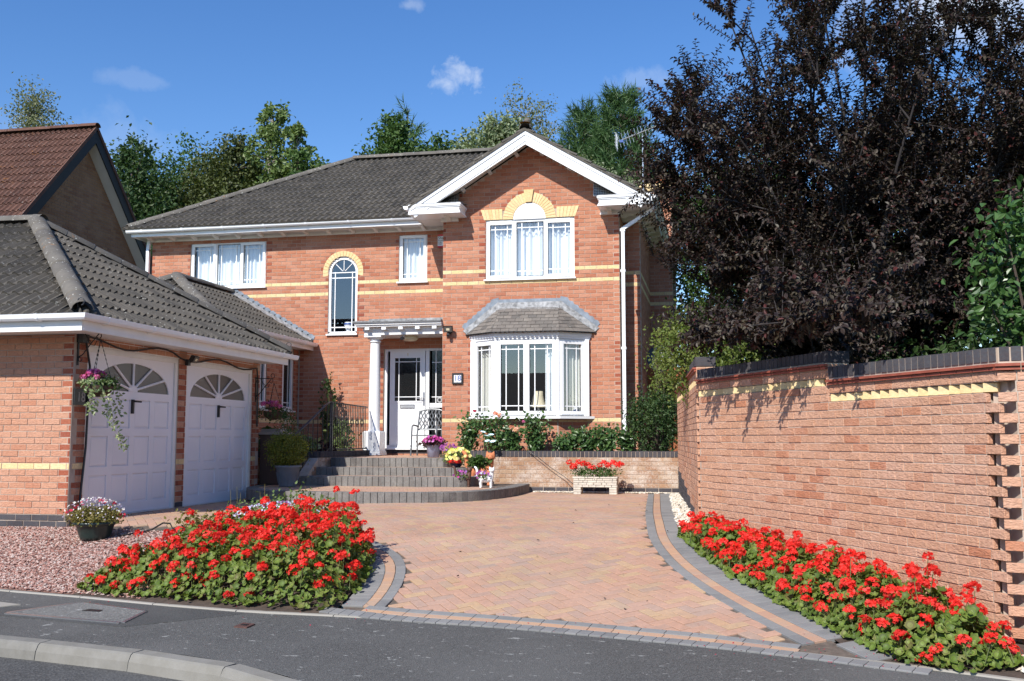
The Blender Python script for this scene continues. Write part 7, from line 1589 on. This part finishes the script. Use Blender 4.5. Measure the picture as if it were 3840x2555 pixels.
# roses
def rose(lab, x, y, h, r, n=420, flowers=(), mat='lf_rose'):
    n = int(n * 1.35)
    t = thing('rose_bush', lab, 'rose bush', (x, y, .7), 'rose bushes below the bay'); m = MB(); tips = []
    for k in range(9):
        a = random.uniform(0, 6.28); q = r * random.uniform(.3, 1); hh = h * random.uniform(.6, 1); P = [(x + random.gauss(0, .03), y, .68), (x + q * .5 * math.cos(a), y + q * .25 * math.sin(a), .7 + hh * .5), (x + q * math.cos(a), y + q * .45 * math.sin(a), .7 + hh)]; m.tube(P, [.009, .007, .004], 5, caps=False); tips.append(P)
    m.build('stems', M['stem'], t, kind='stuff'); P = []
    for i in range(n):
        s = random.choice(tips); u = random.uniform(.35, 2); k = min(int(u), 1); q = Vector(s[k]).lerp(Vector(s[k + 1]), u - k); P.append((q.x + random.gauss(0, .065), q.y + random.gauss(0, .06), max(q.z + random.gauss(0, .055), .72)))
    P = np.array(P); nr = RNG.normal(0, .55, P.shape) + np.array([-.1, -.55, .55]); v, f = leaves_at(P, nr, RNG.uniform(.055, .10, n), LEAF2); put('foliage', v, f, M[mat], t, 'stuff')
    for (fx, fz, s, pm) in flowers: link('rose_flower', head_mesh('rose_shape', [M[pm], M[pm]], 26, .55), t, mat=axmat((fx, y - .22, fz), (1, 0, 0), (0, 0, 1), (0, -1, 0), (s,) * 3))
for a in (('leftmost rose bush with one crimson bud against the bay frame', -4.62, 18.3, .82, .34, 460, ((-4.42, 1.51, .035, 'p_crimson'),)), ('tall rose bush with peach blooms below left bay pane', -4.08, 18.3, .80, .26, 400, ((-4.02, 1.46, .05, 'p_peach'), (-3.95, 1.43, .045, 'p_peach'))), ('rose bush with peach blooms and pink bud below middle of the bay', -3.72, 18.2, .55, .24, 260, ((-3.70, 1.20, .05, 'p_peach'), (-3.62, 1.16, .05, 'p_peach'), (-3.47, 1.31, .03, 'p_pink'))), ('dense rose bush without flowers below right front bay pane', -3.33, 18.3, .74, .30, 520, ()), ('low spreading rose bush below right corner of the bay', -2.75, 18.3, .47, .36, 480, ()), ('low rose bush between bay and downpipe', -2.33, 18.3, .50, .28, 380, ()), ('rose bush with pale leaves left of the downpipe', -1.98, 18.3, .62, .28, 420, ()), ('straggling rose shoots in front of the downpipe foot', -1.62, 18.25, .5, .26, 260, ())): rose(*a)

# ---------------------------------------------------------------- shrubs, fence and trees
RNG = np.random.default_rng(17); random.seed(17)
def shrub(name, lab, c, rad, n, size, mat, cat='shrub', tmpl=LEAF2, base=None, clumps=None, spread=.2, sprays=0, shell=.5, up=.35):
    b = base or (c[0], c[1], .0); t = thing(name, lab, cat, b); CC = bush(t, c, rad, n, size, M[mat], tmpl, clumps or n // 30, spread=spread, shell=shell, up=up); m = MB()
    for i in range(0, len(CC), max(1, len(CC) // 30)): q = CC[i]; m.tube([b, tuple(np.array(b) * .5 + q * .5 + RNG.normal(0, .05, 3)), tuple(q)], [.03, .018, .006], 5, caps=False)
    m.build('branches', M['bark'], t, kind='stuff')
    if sprays:
        d = unit_dirs(sprays, .3); P, N_ = [], []
        for v in d:
            s = np.array(c) + v * np.array(rad) * .75; L = RNG.uniform(.35, .75) * np.mean(rad)
            for k in range(18): u = k / 18; P.append(s + v * L * u + np.array([0, 0, -.15 * L * u * u]) + RNG.normal(0, size * .35, 3)); N_.append(RNG.normal(0, .7, 3) + np.array([0, -.2, .5]))
        v, f = leaves_at(np.array(P), np.array(N_), RNG.uniform(size * .7, size * 1.2, len(P)), tmpl); put('shoots', v, f, M[mat], t, 'stuff')
    return t
shrub('shrub', 'light green small leaved shrub overhanging far end of the right wall', (-.05, 13.7, 2.2), (.72, .8, .62), 9000, .05, 'lf_shrub', base=(.3, 13.7, .5), sprays=34, spread=.17)
shrub('shrub', 'bright green leafy shrub above the corner of the right wall', (.62, 12.6, 2.05), (.55, .6, .42), 4200, .055, 'lf_shrub', base=(.8, 12.6, .5), sprays=16)
shrub('shrub', 'dark green fine leaved shrub in front of the orange fence', (-1.15, 18.75, 1.25), (.50, .45, .62), 6800, .05, 'lf_dark', base=(-1.1, 18.75, .7), sprays=20, tmpl=LEAF, spread=.18)
shrub('shrub', 'upright yellowish shrub rising in front of the orange fence', (-1.0, 18.9, 1.95), (.22, .25, .75), 1500, .055, 'lf_shrub', base=(-1.0, 18.9, .7), sprays=22, tmpl=LEAF, spread=.25)
shrub('shrub', 'large leaved green shrub above right end of the garden wall', (2.78, 9.15, 2.35), (.62, .6, .68), 2600, .085, 'lf_lilac', base=(2.9, 9.2, .3), sprays=14, spread=.2)
shrub('shrub', 'dark green shrub filling behind right end of the garden wall', (3.3, 10.9, 1.7), (.9, .8, .7), 4200, .08, 'lf_dark', base=(3.3, 10.9, .3))
shrub('shrub', 'dark ivy undergrowth behind the middle of the garden wall', (1.9, 11.6, 1.55), (1.2, .9, .45), 5500, .07, 'lf_dark', base=(1.9, 11.6, .3))
t = thing('fence', 'orange brown close boarded fence behind the right hand shrubs', 'fence', (-.9, 21.4, .6))
for i in range(11): MB().bb(-1.44 + i * .148, -1.44 + i * .148 + .143, 21.40 + (.012 if i % 2 else 0), 21.42 + (.012 if i % 2 else 0), .5, 2.50 + random.uniform(-.01, .01)).build('board', M['fence'], t)
MB().bb(-1.44, .2, 21.44, 21.49, 2.2, 2.28).build('rail', M['fence'], t); MB().bb(-1.44, .2, 21.44, 21.49, .9, .98).build('rail', M['fence'], t)
t = thing('satellite_dish', 'dark grey satellite dish half hidden behind the light green shrub', 'satellite dish', (-1.0, 20.6, 2.3)); m = MB().lathe([(.30, .05), (.22, .02), (.1, .003), (0, 0), (.1, -.004), (.22, .012), (.30, .04)], (0, 0, 0), 28); dsh = m.mesh('dish_shape', M['dish'], True)
link('reflector', dsh, t, mat=axmat((-1.12, 20.6, 2.62), (.9, .2, 0), (.1, .35, .93), (.2, -.93, .3))); MB().tube([(-1.12, 20.55, 2.35), (-1.08, 20.25, 2.5), (-1.06, 20.2, 2.6)], .012, 6).build('feed_arm', M['steel'], t); MB().bb(-1.09, -1.02, 20.17, 20.24, 2.55, 2.72).build('receiver', M['upvc'], t); MB().tube([(-1.15, 20.64, .6), (-1.15, 20.64, 2.62)], .022, 8).build('pole', M['steel'], t)
t = thing('garden_light', 'small white lantern on a post in front of the fence', 'lantern', (-1.18, 20.9, 2.3)); MB().tube([(-1.2, 21.1, .6), (-1.2, 21.1, 2.52)], .02, 8).build('post', M['upvc'], t); MB().lathe([(.0, .0), (.05, .0), (.05, .11), (.03, .15), (0, .16)], (-1.2, 21.1, 2.50), 12).build('lantern', M['upvc'], t)
def limb(m, a, b, r0, r1, bend=.12, n=5):
    a, b = Vector(a), Vector(b); L = (b - a).length; off = Vector((random.gauss(0, bend), random.gauss(0, bend), abs(random.gauss(0, bend)) * .5)) * L * .5
    P = [a.lerp(b, i / n) + off * math.sin(math.pi * i / n) for i in range(n + 1)]; m.tube(P, [r0 + (r1 - r0) * i / n for i in range(n + 1)], 7, caps=False); return P
def tree(name, lab, base, trunk_top, blobs, n, size, mat, cat='tree', tr=.14, bark='bark', tmpl=LEAF, spread=.17, shell=.35, clump=40, up=.3, twigs=0, group='trees behind the house'):
    t = thing(name, lab, cat, base, group); m = MB(); T = limb(m, base, trunk_top, tr, tr * .55, .05); V, F, b0 = [], [], 0; tot = sum(np.prod(b[1]) ** (2 / 3) for b in blobs); L0 = np.array(base)
    for c, rad in blobs:
        c, rad = np.array(c, float), np.array(rad, float); k_ = int(1.7 * n * np.prod(rad) ** (2 / 3) / tot); k = max(6, k_ // clump); d = unit_dirs(k, .12); CC = c + d * (RNG.uniform(shell, 1, (k, 1)) ** .8) * rad * np.where(RNG.random((k, 1)) < .12, 1.18, 1)
        idx = RNG.integers(0, k, k_); P = CC[idx] + RNG.normal(0, 1, (k_, 3)) * np.mean(rad) * spread * RNG.uniform(.5, 1.2, (k, 1))[idx]; nr = (P - CC[idx]) * 2 + RNG.normal(0, .8, (k_, 3)); nr[:, 2] += up; v, f = leaves_at(P, nr, RNG.uniform(size * .5, size * 1.0, k_), tmpl); V.append(v - L0); F.append(f + b0); b0 += len(v)
        s0 = Vector(trunk_top); limb(m, random.choice(T[2:]), c, tr * .5, tr * .22)
        for q in CC[::max(1, len(CC) // 14)]: limb(m, c * .6 + np.array(s0) * .4 if False else c, q, tr * .2, .012, .1, 3)
    link('crown', npmesh('crown', np.concatenate(V), np.concatenate(F), M[mat]), t, kind='stuff'); m.build('trunk', M[bark], t, smooth=True); return t
def S(x, y, z, s): return (x * s, y * s, 1 + (z - 1) * s)       # the same bearing, s times as far away
tree('broadleaf_tree', 'broad dark green tree behind left end of the house roof', (-21.6, 33.5, 0), (-21.6, 33.5, 7), [((-21.6, 33.5, 9.6), (1.9, 1.8, 2.5)), ((-23.2, 33.8, 7.3), (1.4, 1.4, 2.4)), ((-20.4, 33.2, 8.3), (1.5, 1.5, 2.0)), ((-22.0, 32.5, 5.8), (1.9, 1.4, 2.6)), ((-21.6, 33.5, 11.5), (.7, .7, .9))], 17000, .20, 'lf_dark', tr=.2)
tree('broadleaf_tree', 'narrow dark hedge tree seen between the two houses', (-20.2, 30.5, 0), (-20.2, 30.5, 3), [((-20.3, 30.5, 4.2), (1.4, 1.2, 2.4)), ((-19.3, 30.5, 4.8), (1.3, 1.1, 2.6)), ((-18.3, 31, 5.6), (1.2, 1.1, 2.3))], 9000, .19, 'lf_dark', tr=.15)
tree('broadleaf_tree', 'olive green tree behind the left hip of the roof', (-18.8, 34.5, 0), (-18.8, 34.5, 7), [((-18.9, 34.5, 9.7), (1.5, 1.4, 2.2)), ((-19.8, 34.3, 8.6), (1.2, 1.2, 1.8)), ((-17.9, 34.5, 11.2), (.8, .8, 1.6)), ((-17.6, 34.2, 8.6), (1.3, 1.3, 1.9))], 13500, .19, 'lf_olive', tr=.18)
tree('ash_tree', 'tall airy light green ash tree behind the roof', (-16.4, 35, 0), (-16.5, 35, 9), [((-16.8, 35, 11.6), (.9, .9, 1.5)), ((-16.6, 35, 13.2), (.55, .55, .8)), ((-15.6, 35.2, 10.6), (.9, .8, 1.6)), ((-17.2, 35, 10.0), (.9, .8, 1.3)), ((-16.0, 35, 9.2), (1.3, 1, 1.4)), ((-15.7, 35, 12.2), (.5, .5, .9))], 6000, .23, 'lf_light', tr=.14, shell=.5, bark='bark_pale', spread=.15)
tree('broadleaf_tree', 'mid green tree filling between the dark tree and the ash', (-18.0, 37, 0), (-18.2, 37, 8), [((-19.6, 37, 10.3), (1.6, 1.2, 2.2)), ((-18.2, 37, 10.6), (1.6, 1.2, 2.4)), ((-16.8, 37, 9.8), (1.7, 1.2, 2.2)), ((-21.6, 37, 10.6), (1.8, 1.2, 2.6)), ((-23.6, 37, 10.2), (1.5, 1.2, 2.4))], 12000, .19, 'lf_green', tr=.16)
tree('broadleaf_tree', 'light green bushy tree between the two pines and the gable', (-3.6, 36.5, 0), (-3.6, 36.5, 7), [((-5.6, 36.5, 10.2), (1.3, 1, 1.8)), ((-4.2, 36.5, 10.0), (1.4, 1, 1.8)), ((-2.6, 36.5, 9.8), (1.4, 1, 1.8)), ((-1.2, 36.5, 9.0), (1.3, 1, 2.0)), ((-7.4, 36.5, 11.4), (1.2, 1, 1.6))], 9000, .19, 'lf_green', tr=.15)
tree('small_tree', 'small green tree top right of the ash', (-14.9, 34, 0), (-14.9, 34, 8.5), [((-14.9, 34, 9.9), (.55, .6, 1.1)), ((-15.1, 34, 11.1), (.35, .4, .7)), ((-14.4, 34, 9.2), (.6, .6, .8))], 1700, .19, 'lf_green', tr=.09, spread=.2)
tree('small_tree', 'small green tree top just above left end of the ridge', (-14.0, 35, 0), (-14.0, 35, 9), [((-14.1, 35, 10.6), (.8, .7, .9)), ((-13.6, 35, 10.0), (.6, .6, .8))], 1700, .19, 'lf_green', tr=.09, spread=.2)
tree('broadleaf_tree', 'mid green tree with a pine leader above the middle of the ridge', (-11, 33, 0), (-11, 33, 8), [((-11.1, 33, 10.6), (1.1, 1, 1.5)), ((-10.0, 33, 10.1), (1.0, .9, 1.2)), ((-9.3, 33, 10.3), (.7, .7, 1.3)), ((-12.0, 33, 9.8), (1.0, .9, 1.1)), ((-12.6, 33, 9.4), (.6, .7, .9)), ((-11.0, 33, 11.8), (.5, .5, .8))], 8500, .19, 'lf_green', tr=.16)
tree('silver_leaved_tree', 'windblown pale leaved tree left of the gable peak', (-7.6, 32, 0), (-7.6, 32, 8), [((-7.6, 32, 10.3), (1.0, .9, 1.3)), ((-6.6, 32, 10.6), (.9, .9, 1.2)), ((-8.6, 32, 9.8), (.7, .7, .9)), ((-7.0, 32, 11.3), (.7, .7, .7)), ((-6.0, 32, 9.9), (.9, .8, 1.4)), ((-3.2, 32, 8.9), (.9, .8, .9)), ((-4.6, 32, 9.3), (1.0, .8, 1.0))], 9500, .17, 'lf_silver', tr=.15)
tree('birch_tree', 'bare looking pale birch behind the gable peak', S(-6.4, 34, 0, 1.25), S(-6.4, 34, 11, 1.25), [(S(-6.45, 34, 12.4, 1.25), (1.4, 1.2, 1.6)), (S(-6.1, 34, 11.4, 1.25), (1.3, 1.2, 1.4))], 1500, .15, 'lf_birch', tr=.09, bark='bark_pale', shell=.2, clump=14, spread=.12)
tree('birch_tree', 'pale birch above roof of the neighbouring house', S(-26.4, 34, 0, 1.2), S(-26.4, 34, 13, 1.2), [(S(-26.5, 34, 13.9, 1.2), (1.2, 1.2, 1.7)), (S(-26.0, 34, 12.9, 1.2), (1.4, 1.2, 1.4)), (S(-27.4, 34, 12.3, 1.2), (1.0, 1, 1.0)), (S(-26.4, 34, 11.6, 1.2), (1.8, 1.4, 1.4))], 4200, .17, 'lf_birch', tr=.10, bark='bark_pale', shell=.15, clump=14, spread=.16)
def pine(lab, base, h, r, n, lean=0):
    t = thing('pine_tree', lab, 'pine tree', base, 'trees behind the house'); bx, by, bz = base; m = MB(); m.tube([(bx, by, 0), (bx + lean * .5, by, h * .6), (bx + lean, by, h)], [.2, .13, .02], 8, caps=False); P, N_, S_ = [], [], []
    for k in range(n):
        u = random.random() ** .75; z = h - u * h * .42; rr = r * (.12 + .95 * u ** .75) * random.uniform(.35, 1.05); a = random.uniform(0, 6.28); q = np.array([bx + lean * (1 - u * .4) + rr * math.cos(a), by + rr * math.sin(a), z + rr * .25]); ax = np.array([math.cos(a) * .6, math.sin(a) * .6, .75]) + RNG.normal(0, .2, 3); ax /= np.linalg.norm(ax)
        if k % 7 == 0: m.tube([(bx + lean * .8, by, z - .25), tuple(q)], [.035, .012], 4, caps=False)
        for j in range(34):
            p = q + ax * random.uniform(-.25, .35); d = ax * .7 + RNG.normal(0, .55, 3); P.append(p); N_.append(d); S_.append(random.uniform(.22, .36))
    P, N_ = np.array(P), np.array(N_); Rz = frames(N_); Rm = np.stack([Rz[:, :, 0], Rz[:, :, 2], Rz[:, :, 1]], 2); v, f = scatter(NEEDLE[0] * np.array([1.7, 1, 1]), NEEDLE[1], P, Rm, np.array(S_)); put('crown', v, f, M['lf_pine'], t, 'stuff'); m.build('trunk', M['bark'], t, smooth=True)
pine('left hand bushy pine right of the gable peak', (-4.5, 35, 0), 12.9, 1.6, 620); pine('taller dense pine behind the television aerial', (-3.0, 34, 0), 13.1, 1.8, 760, -.1); pine('thin pine leader poking out above the middle tree', (-11.2, 35, 0), 13.4, .9, 110)
tree('broadleaf_tree', 'light green tree behind the purple tree at right of the house', (.2, 23.5, 0), (.2, 23.5, 3), [((.1, 23.5, 5.2), (1.2, 1.1, 2.0)), ((-.3, 23.6, 3.4), (.9, .9, 1.5)), ((.9, 23.5, 6.4), (1.1, 1, 1.5)), ((1.6, 23.3, 4.4), (1.3, 1, 2.0))], 9000, .14, 'lf_green', tr=.12)
tree('broadleaf_tree', 'pale green tree glimpsed through the purple leaves', (4.5, 20, 0), (4.5, 20, 3), [((3.2, 20, 4.0), (1.5, 1.2, 1.8)), ((6.0, 20, 4.2), (1.6, 1.2, 1.8))], 5000, .14, 'lf_light', tr=.12)
# the purple-leaved plum: limbs, shoots and leaves set along the shoots
def plum():
    global RNG
    RNG = np.random.default_rng(33); random.seed(33)
    base = Vector((1.75, 12.55, .2)); t = thing('purple_plum_tree', 'large dark purple leaved plum tree behind the garden wall', 'tree', base); m = MB(); tw = MB(); trunk = limb(m, base, (1.7, 12.5, 1.5), .13, .11, .03); c = Vector((1.65, 12.5, 3.9)); shoots = []
    tops = []; cen = Vector((1.75, 13.0, 4.15))
    for k in range(44):
        z = -.62 + 1.62 * (k + .5) / 44; a = k * 2.39996; q = math.sqrt(max(1 - z * z, .05)); R = random.uniform(.82, 1.06); tip = cen + Vector((q * math.cos(a) * 2.45 * R, q * math.sin(a) * 2.1 * R, z * 3.3 * R))
        tops.append(limb(m, trunk[-1] if k % 2 else trunk[-2], tip, .036, .008, .10, 8))
    ov0 = len(tops); ov = [tuple(WA + WT * q + WN * p + Zv * z_) for q, p, z_ in ((.75, .36, 2.22), (1.1, .44, 2.12), (1.5, .34, 2.25), (1.9, .44, 2.15), (2.35, .36, 2.2), (2.8, .40, 2.05), (3.4, .26, 2.1))]
    for k in range(22): a = random.uniform(-.9, 1.4); R = random.uniform(.5, 1.05); tops.append(limb(m, trunk[-1], cen + Vector((.7 + math.cos(a) * 2.2 * R, random.uniform(-1.6, 1.2), .6 + math.sin(a) * 2.9 * R)), .03, .007, .08, 8))
    for tip in [(-.72, 13.0, 4.7), (-.66, 13.0, 4.2), (-.78, 13.1, 5.4), (.55, 12.2, 2.1), (1.2, 11.0, 2.0), (-.35, 13.1, 4.2), (-.5, 13.2, 5.2), (-.25, 13.2, 3.5)] + ov: tops.append(limb(m, trunk[-1] + Vector((0, 0, .2)), tip, .03, .008, .08, 8))
    for P in list(tops):
        for k in range(5):
            u = random.uniform(.35, .95) * 8; i = min(int(u), 7); s = P[i].lerp(P[i + 1], u - i); d = (P[i + 1] - P[i]).normalized() * .5 + Vector((random.gauss(0, .6), random.gauss(0, .6), random.gauss(.25, .35))); d.normalize(); e = s + d * random.uniform(.5, 1.05); v = e - cen
            if (v.x / 2.6) ** 2 + (v.y / 2.3) ** 2 + (v.z / 3.5) ** 2 > 1.1: e = s.lerp(e, .5)
            tops.append(limb(m, s, e, .012, .005, .1, 8))
    lp, ln, ls = [], [], []
    for P in tops:
        if any((P[-1] - Vector(q)).length < .01 for q in ov):
            for k in range(26):
                s = P[-1].lerp(P[-2], random.random()) ; d = Vector((random.gauss(-.35, .5), random.gauss(-.2, .5), random.gauss(-.1, .3))).normalized(); shoots.append((s, s + d * random.uniform(.2, .45)))
        for k in range(30 if len(P) and P[0].z < 2.2 and (P[-1] - P[0]).length > 1.3 else 13):
            u = random.uniform(.25, 1) * 8; i = min(int(u), 7); s = P[i].lerp(P[i + 1], u - i); d = (P[i + 1] - P[i]).normalized() * .55 + Vector((random.gauss(0, .55), random.gauss(0, .55), random.gauss(.3, .4))); d.normalize(); L = random.uniform(.28, .62) * (1.1 if u > 6.5 else 1)
            e = s + d * L + Vector((0, 0, -.05 if d.z < .2 else .05)); 
            pr_ = (e.x - WA[0]) * WN[0] + (e.y - WA[1]) * WN[1]
            if (pr_ > .50 and e.z < 3) or (e.z < 1.72 and pr_ > -.3) or (e.x < .35 and e.z < 2.9) or (e.x < -.1 and e.z < 3.3): continue
            shoots.append((s, e))
    for s, e in shoots:
            d = (e - s); L = d.length; d = d / L; pr_ = (e.x - WA[0]) * WN[0] + (e.y - WA[1]) * WN[1]
            if e.z < 1.86 and pr_ > -.3: continue
            tw.tube([s, e], [.006, .003], 4, caps=False); nn = int(L / .0185); ph = random.uniform(0, 6.28); side = d.orthogonal().normalized(); oth = d.cross(side)
            for j in range(nn):
                q = s.lerp(e, (j + 1) / nn); a = ph + j * 2.4; r = side * math.cos(a) + oth * math.sin(a); ax = (r * .8 + d * .45 + Vector((0, 0, -.28))).normalized(); nv = (d * .5 + Vector((0, 0, .7)) - ax * (d * .5 + Vector((0, 0, .7))).dot(ax)); nv = nv.normalized() if nv.length > .05 else side
                lp.append(tuple(q)); ln.append((ax, nv)); ls.append(random.uniform(.048, .076))
    Rm = np.array([np.stack([np.array(a.cross(n)), np.array(a), np.array(n)], 1) for a, n in ln]); v, f = scatter(*LEAF2, np.array(lp), Rm, np.array(ls)); put('crown', v, f, M['lf_purple'], t, 'stuff'); m.build('trunk', M['bark_dark'], t, smooth=True); tw.build('twigs', M['bark_dark'], t, kind='stuff'); print('plum leaves', len(lp))
plum()
# fallen petals and leaves
P = []
for i in range(160):
    x, y = random.choice([(random.uniform(-6, 1.5), None), (random.uniform(-.2, 1.3), None)]); y = yedge(x) + random.gauss(.0, .22); P.append((x, y, (gz(x, y) if y > yedge(x) else -.48) + .012))
v, f = leaves_at(np.array(P), RNG.normal(0, .25, (len(P), 3)) + np.array([0, 0, 1]), RNG.uniform(.008, .02, len(P)), LEAF); o = link('fallen_petals', npmesh('fallen_petals', v, f, M['p_crimson']), kind='stuff'); tag(o, 'fallen red petals scattered along the pavement edge', 'petals')
P = [(random.uniform(-3, .5), random.uniform(8, 15)) for i in range(40)]; P = np.array([(x, y, gz(x, y) + .012) for x, y in P]); v, f = leaves_at(P, RNG.normal(0, .3, (40, 3)) + np.array([0, 0, 1]), RNG.uniform(.015, .045, 40), LEAF); o = link('leaf_litter', npmesh('leaf_litter', v, f, M['bark']), kind='stuff'); tag(o, 'few dry leaves scattered on the block paving', 'leaves')
